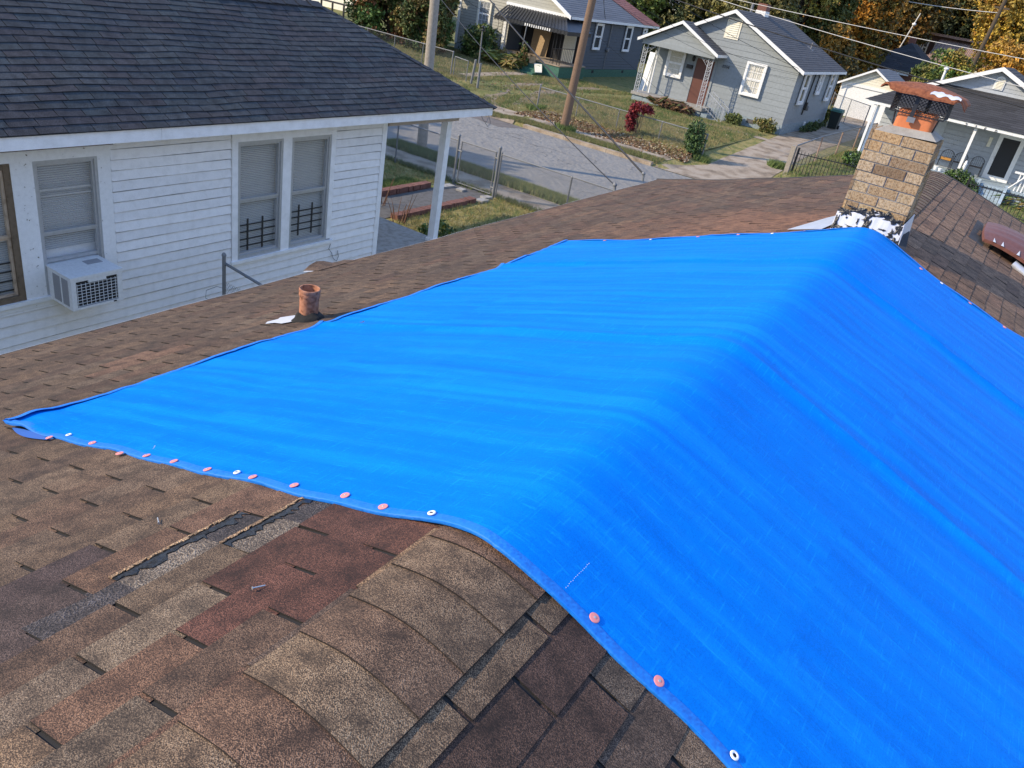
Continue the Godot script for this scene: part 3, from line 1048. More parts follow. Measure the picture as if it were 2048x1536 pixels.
	mb.fbox([Vector3(-.715, 0, -6.38), Vector3(1, 0, 0), Vector3(0, 0, 1)], -.026, .026, 5.122, 5.158, -.012, .010)
	put(mb, "clamp_plate", M.galv, c)
	for s in [-1, 1]:
		mb = MB.new()
		mb.bar(Vector3(-.695 + s * .135, 5.08, -6.45), Vector3(-.695 + s * .15, 5.18, -6.45), .006, 6)
		put(mb, "clip", M.black_iron, c)

func lid_y(x: float, z: float) -> float:
	var dx := absf(x + .70) / .29; var dz := absf(z + 6.53) / .21
	var edge := maxf(dx, dz)
	return 5.385 - .055 * pow(edge, 1.3) - .022 * (x + .70) - (.018 * smoothstep(.9, 1.0, edge)) + .003 * sin(x * 31.0 + z * 17.0)

func gg_lid(mb: MB) -> void:
	var g := []
	for i in 25:
		var row := []
		for j in 19:
			var x := lerpf(-.99, -.41, i / 24.0); var z := lerpf(-6.74, -6.32, j / 18.0)
			var cx := absf(x + .70) / .29; var cz := absf(z + 6.53) / .21
			# clip the corners a little, droop the right corner
			if cx + cz > 1.72:
				var k := 1.72 / (cx + cz)
				x = -.70 + (x + .70) * k; z = -6.53 + (z + 6.53) * k
			var y := lid_y(x, z)
			if x > -.47 and z > -6.42:
				y -= .03 * smoothstep(-.47, -.41, x)
			row.append(Vector3(x, y, z))
		g.append(row)
	mb.grid(g)
	for e in [[0, 0], [24, 0]]:
		for j in 18:
			mb.quad(g[e[0]][j], g[e[0]][j + 1], g[e[0]][j + 1] - Vector3(0, .014, 0), g[e[0]][j] - Vector3(0, .014, 0))
	for e in [0, 18]:
		for i in 24:
			mb.quad(g[i][e], g[i + 1][e], g[i + 1][e] - Vector3(0, .014, 0), g[i][e] - Vector3(0, .014, 0))

# ---------------------------------------------------------------- the white house next door
const WX := -9.4
const WSL := .53

func wroof_y(x: float, z: float) -> float:
	return 3.1 + WSL * (-9.0 - x) + wave.get_noise_2d(x * 1.4 + 100.0, z * .9) * .030 * smoothstep(-8.98, -9.3, x)

func on_wroof(x: float, z: float, up := 0.0) -> Vector3:
	return Vector3(x, wroof_y(x, z), z) + Vector3(WSL, 1, 0).normalized() * up

# whole double-hung window in a wall frame; returns the part that holds the rest
func window(parent: Node, f: Array, u0: float, u1: float, v0: float, v1: float, o := {}) -> MeshInstance3D:
	var fw: float = o.get("frame", .05)
	var trim: Material = o.get("trim", M.white_trim)
	var sash: Material = o.get("sash", M.alu)
	var dep: float = o.get("depth", .05)    # how far the glass sits behind the face
	var face: float = o.get("face", .02)    # how far the frame stands out
	var mb := MB.new()
	mb.fbox(f, u0, u0 + fw, v0, v1, -dep, face)
	mb.fbox(f, u1 - fw, u1, v0, v1, -dep, face)
	mb.fbox(f, u0 + fw, u1 - fw, v1 - fw, v1, -dep, face - .002)
	mb.fbox(f, u0 + fw, u1 - fw, v0, v0 + fw * o.get("sillk", 1.0), -dep, face + .002)
	var w := put(mb, "window", trim, parent)
	var a := u0 + fw; var b := u1 - fw; var c = v0 + fw * o.get("sillk", 1.0); var d := v1 - fw
	var mid: float = o.get("mid", (c + d) * .5)
	var sw: float = o.get("sw", .035)
	mb = MB.new()
	for q in [[c, mid, 0.0], [mid, d, .012]]:
		mb.fbox(f, a, a + sw, q[0], q[1], -dep * .8 + q[2], -.012 + q[2])
		mb.fbox(f, b - sw, b, q[0], q[1], -dep * .8 + q[2], -.012 + q[2])
		mb.fbox(f, a + sw, b - sw, q[0], q[0] + sw, -dep * .8 + q[2], -.012 + q[2])
		mb.fbox(f, a + sw, b - sw, q[1] - sw, q[1], -dep * .8 + q[2], -.012 + q[2])
	put(mb, "sash", sash, w)
	var nm: Array = o.get("panes", [1, 1])
	var gm: Material = o.get("glass", M.glass)
	for q in [[c, mid, 0.0], [mid, d, .012]]:
		if nm[0] * nm[1] > 1:
			mb = MB.new()
			for i in range(1, nm[0]):
				var x: float = lerpf(a + sw, b - sw, i / float(nm[0]))
				mb.fbox(f, x - .009, x + .009, q[0] + sw, q[1] - sw, -dep * .7 + q[2], -.014 + q[2])
			for j in range(1, nm[1]):
				var y: float = lerpf(q[0] + sw, q[1] - sw, j / float(nm[1]))
				mb.fbox(f, a + sw, b - sw, y - .009, y + .009, -dep * .7 + q[2], -.016 + q[2])
			put(mb, "muntin", sash, w)
		mb = MB.new()
		var nn = -dep * .55 + q[2]
		var O: Vector3 = f[0]; var U: Vector3 = f[1]; var N: Vector3 = f[2]
		mb.quad(O + U * (a + sw) + Vector3(0, q[0] + sw, 0) + N * nn, O + U * (b - sw) + Vector3(0, q[0] + sw, 0) + N * nn, O + U * (b - sw) + Vector3(0, q[1] - sw, 0) + N * nn, O + U * (a + sw) + Vector3(0, q[1] - sw, 0) + N * nn)
		put(mb, "pane", gm, w)
	var back: Material = o.get("back", M.dark_inside)
	mb = MB.new()
	mb.fbox(f, a, b, c, d, -dep - .09, -dep - .08)
	if o.get("curtain", false):
		put(mb, "backing", back, w)
		mb = MB.new()
		var gr := []
		for i in 41:
			var u := lerpf(a + .005, b - .005, i / 40.0)
			var O: Vector3 = f[0]; var U: Vector3 = f[1]; var N: Vector3 = f[2]
			var p := O + U * u + N * (-dep - .03 + .016 * sin(i * 1.25))
			gr.append([p + Vector3(0, c + .01, 0), p + Vector3(0, d - .01, 0)])
		mb.grid(gr, null, false)
		put(mb, "curtain", M.curtain, w)
	else:
		put(mb, "backing", back, w)
	if o.get("blind", false):
		mb = MB.new()
		var v := d - .02
		while v > o.get("blind_to", c + .02):
			var O: Vector3 = f[0]; var U: Vector3 = f[1]; var N: Vector3 = f[2]
			var t := .0075 + rr(-.001, .001)
			var e := rr(-.0015, .0015)
			var p0 := O + U * (a + .008) + Vector3(0, v + e, 0); var p1 := O + U * (b - .008) + Vector3(0, v - e, 0)
			var s0 := N * (-dep - .012) + Vector3(0, -t, 0); var s1 := N * (-dep - .026) + Vector3(0, t * .8, 0)
			mb.slab([p0 + s0, p1 + s0, p1 + s1, p0 + s1], -N * .0012)
			v -= .027
		stuff(put(mb, "blind", M.blind, w))
	return w

func build_white_house() -> void:
	var h := thing("white_house", "white clapboard house next door with dark slate grey shingle roof", "house", Vector3(-11.5, 0, -6))
	var f := [Vector3(WX, 0, 0), Vector3(0, 0, -1), Vector3(1, 0, 0)]
	# core walls
	var mb := MB.new()
	mb.box(Vector3(-13.6, 0, -10.9), Vector3(WX - .13, 2.93, 2.0))
	var core := put(mb, "wall", M.white_trim, h)
	# clapboards, cut round the windows
	var open := [[-3.0, 5.73, .93, 2.83], [7.58, 9.68, .82, 2.86]]
	var k := 0
	var v := .255
	while v < 2.9:
		var v1 := minf(v + .137, 2.94)
		var spans := [[-2.0, 10.83]]
		for q in open:
			if v1 > q[2] + .02 and v < q[3] - .02:
				var nx := []
				for s in spans:
					if q[0] > s[0] + .01: nx.append([s[0], minf(q[0], s[1])])
					if q[1] < s[1] - .01: nx.append([maxf(q[1], s[0]), s[1]])
				spans = nx
		for s in spans:
			if s[1] - s[0] < .03: continue
			# break long boards at a butt joint
			var cuts := [s[0], s[1]]
			if s[1] - s[0] > 4.2:
				cuts = [s[0], lerpf(s[0], s[1], .3 + .4 * rng.randf()), s[1]]
			for c in cuts.size() - 1:
				mb = MB.new()
				mb.col = Color(1, 1, 1) * rr(.9, 1.0)
				var n := 6
				for i in n:
					var ua := lerpf(cuts[c], cuts[c + 1], i / float(n)) + (.001 if i == 0 else 0.0); var ub := lerpf(cuts[c], cuts[c + 1], (i + 1) / float(n)) - (.001 if i == n - 1 else 0.0)
					var wa := .003 * sin(ua * 2.1 + v * 9.0) + .0015 * sin(ua * 7.0 + v * 31.0); var wb := .003 * sin(ub * 2.1 + v * 9.0) + .0015 * sin(ub * 7.0 + v * 31.0)
					var P := func(u: float, y: float, o: float) -> Vector3: return Vector3(WX + o, y, -u)
					mb.hexa([P.call(ua, v + .025 + wa, .0215), P.call(ub, v + .025 + wb, .0215), P.call(ub, v + .025 + wb, -.01), P.call(ua, v + .025 + wa, -.01),
						P.call(ua, v1 + .012 + wa, .002), P.call(ub, v1 + .012 + wb, .002), P.call(ub, v1 + .012 + wb, -.01), P.call(ua, v1 + .012 + wa, -.01)])
				put(mb, "clapboard", M.white_board, core)
		v += .137
		k += 1
	mb = MB.new()
	mb.box(Vector3(-13.5, 0, -10.85), Vector3(WX - .03, .255, 2.0))
	put(mb, "foundation", M.concrete, h)
	mb = MB.new()
	mb.fbox(f, 10.82, 10.93, .2, 2.93, -.12, .026)
	put(mb, "corner_board", M.white_trim, h)
	mb = MB.new()  # boards above the near windows, browned by wet
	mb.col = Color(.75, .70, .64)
	mb.fbox(f, -2.0, 5.72, 2.835, 2.93, -.1, .03)
	put(mb, "frieze_board", M.white_trim, h)
	mb = MB.new()
	mb.col = Color(.25, .2, .16)
	mb.fbox(f, -2.0, 5.76, 2.812, 2.835, -.1, .052)
	mb.fbox(f, 7.56, 9.70, 2.852, 2.868, -.1, .042)
	put(mb, "drip_cap", M.bare_wood, h)
	# window group by the air conditioner: casing, then the two windows
	mb = MB.new()
	mb.fbox(f, -2.0, 5.73, 2.68, 2.812, -.12, .034)
	mb.fbox(f, 4.515, 4.765, .98, 2.68, -.12, .028)
	mb.fbox(f, 5.55, 5.72, .98, 2.68, -.12, .030)
	put(mb, "window_casing", M.peeled, h)
	mb = MB.new()
	mb.fbox(f, -2.0, 5.74, .93, .985, -.12, .055)
	mb.fbox(f, -2.0, 5.72, .86, .93, -.12, .026)
	put(mb, "sill", M.peeled, h)
	var w := window(h, f, 4.765, 5.55, .985, 2.68, {"frame": .035, "dep": .06, "depth": .07, "mid": 1.77, "blind": true, "blind_to": 1.52, "sw": .028, "trim": M.alu, "sash": M.alu})
	mb = MB.new()
	mb.fbox(f, 4.81, 5.51, 2.285, 2.315, -.075, -.045)
	mb.fbox(f, 4.81, 5.51, 2.215, 2.235, -.075, -.045)
	put(mb, "storm_rail", M.alu, w)
	mb = MB.new()
	mb.fbox(f, 4.80, 5.52, 1.40, 1.44, -.06, -.01)
	put(mb, "lowered_rail", M.alu, w)
	w = window(h, f, 3.68, 4.515, .985, 2.68, {"frame": .075, "depth": .07, "mid": 1.80, "blind": true, "trim": M.old_window, "sash": M.bare_wood, "sw": .03})
	guard(w, f, 3.78, 4.42, [3.95, 4.22], 1.0, 1.52, [1.13, 1.25, 1.37, 1.48])
	# the double window
	mb = MB.new()
	mb.fbox(f, 7.585, 7.69, .87, 2.852, -.12, .030)
	mb.fbox(f, 9.575, 9.675, .90, 2.852, -.12, .030)
	mb.fbox(f, 8.55, 8.725, .87, 2.70, -.12, .026)
	mb.fbox(f, 7.69, 9.575, 2.70, 2.851, -.12, .028)
	put(mb, "window_casing", M.white_trim, h)
	mb = MB.new()
	mb.fbox(f, 7.56, 9.72, .825, .875, -.12, .06)
	mb.fbox(f, 7.6, 9.68, .775, .825, -.12, .024)
	put(mb, "sill", M.white_trim, h)
	w = window(h, f, 7.69, 8.55, .875, 2.70, {"frame": .04, "depth": .075, "mid": 1.80, "blind": true, "sw": .032, "trim": M.alu, "sillk": 1.6})
	guard(w, f, 7.75, 8.49, [7.925, 8.215], .985, 1.50, [1.06, 1.17, 1.29, 1.40])
	w = window(h, f, 8.725, 9.575, .875, 2.70, {"frame": .04, "depth": .075, "mid": 1.80, "blind": true, "sw": .032, "trim": M.alu, "sillk": 1.6})
	guard(w, f, 8.79, 9.51, [8.97, 9.265], 1.05, 1.58, [1.14, 1.25, 1.37, 1.47])
	# loose wire below the sill
	mb = MB.new()
	mb.tube([Vector3(WX + .05, .80, -9.67), Vector3(WX + .03, .70, -9.66), Vector3(WX + .04, .62, -9.72), Vector3(WX + .03, .50, -9.78), Vector3(WX + .05, .44, -9.85), Vector3(WX + .04, .52, -9.90), Vector3(WX + .03, .63, -9.88)], .006, 5)
	put(mb, "loose_wire", M.galv, h)
	# roof
	mb = MB.new()
	var g := []
	for i in 21:
		var x := lerpf(-8.97, -11.5, i / 20.0)
		var row := []
		for j in 33:
			row.append(on_wroof(x, lerpf(-13.68 + (-8.97 - x), 2.2, j / 32.0), -.004))
		g.append(row)
	mb.grid(g, null, true)
	# front and rear faces of the hip
	var A := Vector3(-8.97, 3.08, -13.68); var B := Vector3(-14.03, 3.08, -13.68); var Cc := Vector3(-11.5, 4.42, -11.15); var D := Vector3(-11.5, 4.42, 2.2); var E := Vector3(-14.03, 3.08, 2.2)
	mb.slab([A, Cc, B], Vector3(0, -.03, 0))
	mb.slab([B, Cc, D, E], Vector3(0, -.03, 0))
	var roof := put(mb, "roof", M.deck, h)
	var cand := []
	var DX := .1135
	for c in 23:
		var xb := -8.972 - DX * c
		var xt := xb - DX
		var ph := rng.randf() * .33
		for m in range(-46, 8):
			var z0 := ph + m * .325
			var ze := -13.66 + (-8.97 - xb)
			if z0 + .32 < ze or z0 > 2.0: continue
			cand.append([xb, maxf(xt, -11.5), maxf(z0 + .005, ze), z0 + .320, c])
	cand.sort_custom(func(p, q): return rank_w(p) < rank_w(q))
	var rest := MB.new()
	for i in cand.size():
		var t: Array = cand[i]
		var tone := rng.randf()
		var cl := Color(.048, .053, .060)
		var blot := wave.get_noise_2d(t[0] * 3.0 + 200.0, t[2] * 1.3)
		if tone < .2: cl = Color(.062, .068, .075)
		elif tone < .38: cl = Color(.044, .047, .055)
		if blot > .12 and tone < .75: cl = Color(.056, .050, .055)
		elif blot < -.2 and tone > .4: cl = Color(.052, .062, .068)
		cl = cl * rr(.92, 1.08) * 2.2
		var one := MB.new() if i < 300 else rest
		one.col = cl
		var e := .035
		var up := .0105 + rr(-.001, .003)
		var j0 := rr(-.003, .003)
		var a0 := on_wroof(t[0] + j0, t[2], up); var a1 := on_wroof(t[0] + j0, t[3], up)
		var b0 := on_wroof(t[1] - e, t[2], .001); var b1 := on_wroof(t[1] - e, t[3], .001)
		if t[2] <= -13.6 + (-8.97 - t[0]): # trimmed along the hip
			b0 = on_wroof(t[1] - e, minf(t[2] + DX, t[3]), .001)
		var dn := Vector3(0, -.012, 0)
		one.quad(a0, b0, b1, a1)
		one.col = Color(.03, .03, .034)
		one.quad(a0 + dn, a0, a1, a1 + dn)
		one.quad(a1, b1, b1 + dn, a1 + dn)
		one.quad(a0, a0 + dn, b0 + dn, b0)
		if i < 300:
			put(one, "shingle", M.slate_shingle, roof)
	stuff(put(rest, "shingle", M.slate_shingle, roof))
	# caps along the hip
	var hd := (Cc - A).normalized()
	var side := Vector3(WSL, 1, 0).normalized().cross(hd).normalized()
	for q in 17:
		mb = MB.new()
		mb.col = Color(.05, .052, .060) * rr(.85, 1.15) * 2.2
		var p0 := A + hd * (q * .215 - .03); var p1 := p0 + hd * .27
		var lift0 := Vector3(0, .024, 0); var lift1 := Vector3(0, .012, 0)
		var dR := Vector3(0, 0, 1) * .12 + Vector3(.03, -.01, 0); var dL := Vector3(-.12, -.075, -.02)
		mb.slab([p0 + lift0, p0 + dR + lift0 * .8, p1 + dR + lift1 * .8, p1 + lift1].duplicate(), Vector3(0, -.008, 0))
		mb.slab([p1 + lift1, p1 + dL + lift1 * .7, p0 + dL + lift0 * .7, p0 + lift0], Vector3(0, -.008, 0))
		put(mb, "hip_cap", M.slate_shingle, roof)
	mb = MB.new()
	mb.col = Color(.05, .052, .060) * 2.2
	for q in 44:
		var z := -11.2 + q * .3
		mb.slab([Vector3(-11.35, 4.385, z + .3), Vector3(-11.35, 4.37, z), Vector3(-11.5, 4.447, z), Vector3(-11.5, 4.462, z + .3)], Vector3(0, -.008, 0))
		mb.slab([Vector3(-11.5, 4.462, z + .3), Vector3(-11.5, 4.447, z), Vector3(-11.65, 4.37, z), Vector3(-11.65, 4.385, z + .3)], Vector3(0, -.008, 0))
	put(mb, "ridge_cap", M.slate_shingle, roof)
	# eaves
	mb = MB.new()
	for q in [[2.2, -1.3], [-1.304, -6.2], [-6.204, -10.6], [-10.604, -13.62]]:
		mb.box(Vector3(-9.028, 2.925, q[1]), Vector3(-9.0, 3.088, q[0]))
	mb.box(Vector3(-14.0, 2.925, -13.65), Vector3(-9.028, 3.088, -13.62))
	put(mb, "fascia", M.white_trim, h)
	mb = MB.new()
	mb.box(Vector3(-14.0, 2.94, -13.62), Vector3(-9.03, 2.955, 2.0))
	put(mb, "soffit", M.white_board, h)
	mb = MB.new()
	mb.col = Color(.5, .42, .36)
	mb.box(Vector3(-9.50, 2.76, -13.02), Vector3(-9.36, 2.93, -10.95))
	mb.box(Vector3(-13.6, 2.76, -13.02), Vector3(-9.50, 2.93, -12.88))
	put(mb, "porch_beam", M.white_trim, h)
	mb = MB.new()
	mb.box(Vector3(-9.50, .302, -12.80), Vector3(-9.35, 2.76, -12.65))
	mb.box(Vector3(-9.525, .302, -12.825), Vector3(-9.325, .36, -12.625))
	put(mb, "porch_post", M.white_board, h)
	mb = MB.new()
	mb.box(Vector3(-13.7, 0, -12.88), Vector3(-9.18, .30, -10.9))
	put(mb, "porch_slab", M.concrete, h)
	mb = MB.new() # bent gutter strap at the corner
	mb.tube([Vector3(-9.05, 2.93, -13.3), Vector3(-9.0, 2.84, -13.34), Vector3(-8.98, 2.80, -13.42), Vector3(-9.0, 2.88, -13.5)], .006, 5)
	mb.tube([Vector3(-9.0, 2.93, -13.5), Vector3(-8.96, 2.78, -13.55), Vector3(-8.97, 2.72, -13.48), Vector3(-9.0, 2.80, -13.4)], .006, 5)
	put(mb, "gutter_strap", M.galv, h)

func rank_w(t: Array) -> float:
	# nearer the eave and the visible stretch first
	var z: float = (t[2] + t[3]) * .5
	return t[4] + (0.0 if z < -4.0 else 60.0)

func guard(w: Node, f: Array, u0: float, u1: float, ups: Array, v0: float, v1: float, rails: Array) -> void:
	for u in ups:
		var mb := MB.new()
		mb.fbox(f, u - .015, u + .015, v0, v1, -.034, -.026)
		put(mb, "guard_bar", M.black_iron, w)
	for v in rails:
		var mb := MB.new()
		mb.fbox(f, u0, u1, v - .009, v + .009, -.046, -.034)
		put(mb, "guard_rail", M.black_iron, w)

func build_air_conditioner() -> void:
	var o := thing("air_conditioner", "white window air conditioner jutting from the white house wall", "air conditioner", Vector3(-9.15, .95, -5.14))
	var f := [Vector3(-8.88, 0, 0), Vector3(0, 0, -1), Vector3(1, 0, 0)]   # u = -z
	var mb := MB.new()
	mb.fbox(f, 4.80, 5.465, .945, 1.372, -.60, -.036)
	mb.fbox(f, 4.80, 4.86, .945, 1.372, -.036, -.012)
	mb.fbox(f, 5.40, 5.465, .945, 1.372, -.036, -.012)
	mb.fbox(f, 4.86, 5.40, .945, .975, -.036, -.012)
	mb.fbox(f, 4.86, 5.40, 1.318, 1.372, -.036, -.012)
	put(mb, "case", M.ac_white, o)
	mb = MB.new()
	mb.fbox(f, 4.79, 5.475, 1.372, 1.384, -.60, .014)
	mb.fbox(f, 4.79, 5.475, 1.345, 1.372, -.05, .014)
	put(mb, "top_lip", M.ac_white, o)
	mb = MB.new() # frame round the front grille
	mb.fbox(f, 4.80, 4.86, .945, 1.345, -.012, .006)
	mb.fbox(f, 5.40, 5.465, .945, 1.345, -.012, .006)
	mb.fbox(f, 4.86, 5.40, .945, .975, -.012, .006)
	mb.fbox(f, 4.86, 5.40, 1.318, 1.345, -.012, .006)
	mb.fbox(f, 5.02, 5.25, 1.285, 1.318, -.012, .010)
	put(mb, "front_frame", M.ac_white, o)
	mb = MB.new()
	mb.fbox(f, 4.86, 5.40, .975, 1.318, -.03, -.013)
	put(mb, "coil", M.dark_grille, o)
	mb = MB.new()
	for k in 10:
		var u := 4.875 + k * .0555
		mb.fbox(f, u - .0022, u + .0022, .985, 1.285, -.007, .002)
	for k in 8:
		var v := .99 + k * .040
		mb.fbox(f, 4.866, 5.394, v - .0018, v + .0018, -.006, .003)
	put(mb, "grille", M.ac_white, o)
	mb = MB.new()
	for q in [[.05, .17], [.22, .36]]:
		for k in 14:
			var x: float = -8.90 - lerpf(q[0], q[1], k / 13.0)
			mb.box(Vector3(x - .0035, .985, -4.80), Vector3(x + .0035, 1.33, -4.794))
	put(mb, "side_louvre", M.ac_grey, o)
	mb = MB.new()
	mb.box(Vector3(-9.30, 1.384, -5.40), Vector3(-9.17, 1.388, -5.20))
	put(mb, "top_vent", M.ac_grey, o)
	mb = MB.new()
	mb.fbox(f, 5.33, 5.37, .95, .968, .006, .009)
	put(mb, "badge", M.dark_grille, o)

func diamond(mb: MB, a: Vector3, b: Vector3, y0: float, y1: float, cell := .057, r := .0028) -> void:
	# chain link as two families of slanting wires; ends follow the ground line a-b
	var ln := a.distance_to(b)
	var hgt := y1 - y0
	var w := hgt * .9
	var k := -w
	while k < ln:
		for dirn in [1, -1]:
			var ua := k if dirn > 0 else k + w
			var ub := k + w if dirn > 0 else k
			var ta := 0.0; var tb := 1.0
			var ca := clampf(ua, 0, ln); var cb := clampf(ub, 0, ln)
			if absf(ca - cb) < .01: continue
			ta = (ca - ua) / (ub - ua); tb = (cb - ua) / (ub - ua)
			var n := Vector3(0, 0, .002 * dirn)
			mb.bar(a.lerp(b, ca / ln) + Vector3(0, lerpf(y0, y1, ta), 0) + n, a.lerp(b, cb / ln) + Vector3(0, lerpf(y0, y1, tb), 0) + n, r, 3)
		k += cell

func fence_post(o: Node, p: Vector3, hgt: float, r := .03, m: Material = null) -> void:
	var mb := MB.new()
	mb.bar(p, p + Vector3(0, hgt, 0), r, 10)
	mb.lathe(p + Vector3(0, hgt - .01, 0), [[r * 1.25, 0], [r * 1.3, .015], [r * .8, .045], [.001, .055]], 10)
	put(mb, "post", M.galv if m == null else m, o)

func build_near_yard() -> void:
	# stub of fence between the two houses
	var o := thing("side_fence", "broken chain link fence stub with leaning rail between the two houses", "fence", Vector3(-8.9, 0, -7.1))
	fence_post(o, Vector3(-8.9, 0, -7.06), 1.24, .027)
	var mb := MB.new()
	mb.bar(Vector3(-8.9, 1.11, -7.08), Vector3(-6.4, .93, -7.05), .021, 8)
	put(mb, "rail", M.galv, o)
	mb = MB.new()
	diamond(mb, Vector3(-8.86, 0, -7.06), Vector3(-8.0, 0, -7.06), .1, .84, .06, .0024)
	stuff(put(mb, "chain_link", M.galv, o))
	mb = MB.new()
	mb.tube([Vector3(-8.9, .72, -7.06), Vector3(-9.05, .70, -7.05), Vector3(-9.2, .60, -6.98), Vector3(-9.25, .45, -7.0), Vector3(-9.1, .42, -7.03)], .004, 4)
	put(mb, "loose_wire", M.galv, o)
	# street fence of the white house
	var fz := -17.9
	var fl := thing("chain_link_fence", "grey chain link fence along the near sidewalk in front of white house", "fence", Vector3(-12, 0, fz))
	for p in [[-17.2, 1.2, .024], [-14.95, 1.2, .022], [-12.78, 1.34, .036], [-11.40, 1.36, .038], [-11.32, 1.25, .022], [-9.12, 1.2, .022], [-6.9, 1.2, .022], [-4.7, 1.2, .022]]:
		fence_post(fl, Vector3(p[0], -.02, fz), p[1], p[2])
	for q in [[-20.0, -12.78], [-11.34, -2.0]]:
		mb = MB.new()
		mb.bar(Vector3(q[0], 1.19, fz), Vector3(q[1], 1.19, fz), .019, 8)
		put(mb, "top_rail", M.galv, fl)
		mb = MB.new()
		diamond(mb, Vector3(q[0], 0, fz + .025), Vector3(q[1], 0, fz + .025), .03, 1.18)
		stuff(put(mb, "chain_link", M.galv, fl))
	var gt := thing("fence_gate", "chain link walk gate between two thick posts of near fence", "gate", Vector3(-12.1, 0, fz))
	mb = MB.new()
	var c := [Vector3(-12.66, .06, fz), Vector3(-11.50, .06, fz), Vector3(-11.50, 1.20, fz), Vector3(-12.66, 1.20, fz)]
	for k in 4:
		mb.bar(c[k], c[(k + 1) % 4], .020, 8)
	put(mb, "gate_frame", M.galv, gt)
	mb = MB.new()
	diamond(mb, Vector3(-12.66, 0, fz + .02), Vector3(-11.50, 0, fz + .02), .07, 1.19)
	stuff(put(mb, "chain_link", M.galv, gt))
	for y in [.25, 1.05]:
		mb = MB.new()
		mb.bar(Vector3(-11.52, y, fz), Vector3(-11.38, y, fz), .026, 8)
		put(mb, "hinge", M.galv, gt)
	mb = MB.new()
	mb.bar(Vector3(-12.80, .93, fz), Vector3(-12.60, .93, fz + .03), .02, 8)
	put(mb, "latch", M.galv, gt)
	# brick borders of the sunken walk
	var bb := thing("brick_border", "raised red brick border on the left of the near front walk", "brick border", Vector3(-12.8, 0, -15.8))
	for k in 21:
		var z := -14.86 - k * .095
		for lay in 2:
			mb = MB.new()
			mb.col = Color(1, 1, 1) * rr(.7, 1.0)
			mb.box(Vector3(-12.95 + rr(0, .015), -.1 + .125 * lay, z - .087), Vector3(-12.73 + rr(-.012, .012), .018 + .125 * lay + rr(-.004, .004), z))
			put(mb, "brick", M.brick_red, bb)
	bb = thing("brick_border", "low red brick border on the right of the near front walk, beside the porch post", "brick border", Vector3(-11.4, 0, -15.4))
	for k in 33:
		var z := -13.82 - k * .096
		mb = MB.new()
		mb.col = Color(1, 1, 1) * rr(.7, 1.0)
		mb.box(Vector3(-11.52 + rr(-.012, .012), -.08, z - .088), Vector3(-11.31 + rr(-.012, .012), .10 + rr(-.008, .008), z))
		put(mb, "brick", M.brick_red, bb)
	# dead stalks by the walk
	for q in [[-12.35, -14.3, "bundle of dead brown plant stalks by the white house corner"], [-11.2, -13.75, "few dead dark stalks standing at the right brick border's near end"], [-8.75, -17.3, "small bare dark shrub above the brown roof edge near the fence"]]:
		var st := thing("dead_plant", q[2], "dead plant", Vector3(q[0], 0, q[1]), "dead stalks in the near yard")
		mb = MB.new()
		for k in 11:
			var a := rr(0, TAU); var hgt := rr(.35, .75)
			var p := Vector3(q[0] + cos(a) * rr(.03, .2), 0, q[1] + sin(a) * rr(.03, .25))
			var tip := p + Vector3(cos(a) * hgt * rr(.1, .5), hgt, sin(a) * hgt * rr(.1, .5))
			mb.tube([p, p.lerp(tip, .5) + Vector3(0, .05, 0), tip], .012, 5, .003)
		put(mb, "stalk", M.dry_stalk, st)
	# small clump of leaves at the post
	var pl := thing("yard_plant", "small yellow green leafy plant at the porch post's foot", "plant", Vector3(-9.9, 0, -13.6))
	leaf_clump(pl, Vector3(-9.95, .15, -13.65), Vector3(.38, .28, .3), 90, .10, [Color(.12, .17, .03), Color(.26, .24, .03), Color(.08, .13, .03)], "foliage")
	pl = thing("yard_plant", "small orange brown dry plant right of the white porch post", "plant", Vector3(-9.2, 0, -13.4))
	leaf_clump(pl, Vector3(-9.1, .12, -13.5), Vector3(.22, .2, .25), 40, .09, [Color(.20, .09, .03), Color(.14, .08, .03)], "foliage")

# a mass of folded leaves as instances of one small mesh
var leaf_mesh := {}
func leaf_shape(kind: String) -> ArrayMesh:
	if leaf_mesh.has(kind):
		return leaf_mesh[kind]
	var mb := MB.new()
	var spray := 5 if kind == "spray" else 1
	var r2 := RandomNumberGenerator.new()
	r2.seed = 77
	if kind == "blade":
		for k in 4:
			var a := r2.randf() * TAU; var b := Vector3(cos(a), 0, sin(a)) * r2.randf() * .5
			var tip := b + Vector3(r2.randf_range(-.5, .5), r2.randf_range(.7, 1.1), r2.randf_range(-.5, .5))
			var s := Vector3(-sin(a), 0, cos(a)) * .07
			mb.tri(b - s, b + s, tip)
	else:
		for k in spray:
			var at := Vector3.ZERO if spray == 1 else Vector3(r2.randf_range(-.8, .8), r2.randf_range(-.5, .5), r2.randf_range(-.8, .8))
			var b := Basis.from_euler(Vector3(r2.randf_range(-.9, .9), r2.randf() * TAU, r2.randf_range(-.9, .9)))
			var w := .30 if kind != "strap" else .10
			var p0 := at + b * Vector3(0, 0, -.5); var p1 := at + b * Vector3(w, -.08, -.05); var p2 := at + b * Vector3(0, -.05, .55); var p3 := at + b * Vector3(-w, -.08, -.05)
			var m := at + b * Vector3(0, .03, 0)
			mb.tri(p0, m, p1); mb.tri(p1, m, p2); mb.tri(p2, m, p3); mb.tri(p3, m, p0)
	var arr := []
	arr.resize(Mesh.ARRAY_MAX)
	arr[Mesh.ARRAY_VERTEX] = mb.v; arr[Mesh.ARRAY_NORMAL] = mb.n
	var me := ArrayMesh.new()
	me.add_surface_from_arrays(Mesh.PRIMITIVE_TRIANGLES, arr)
	leaf_mesh[kind] = me
	return me

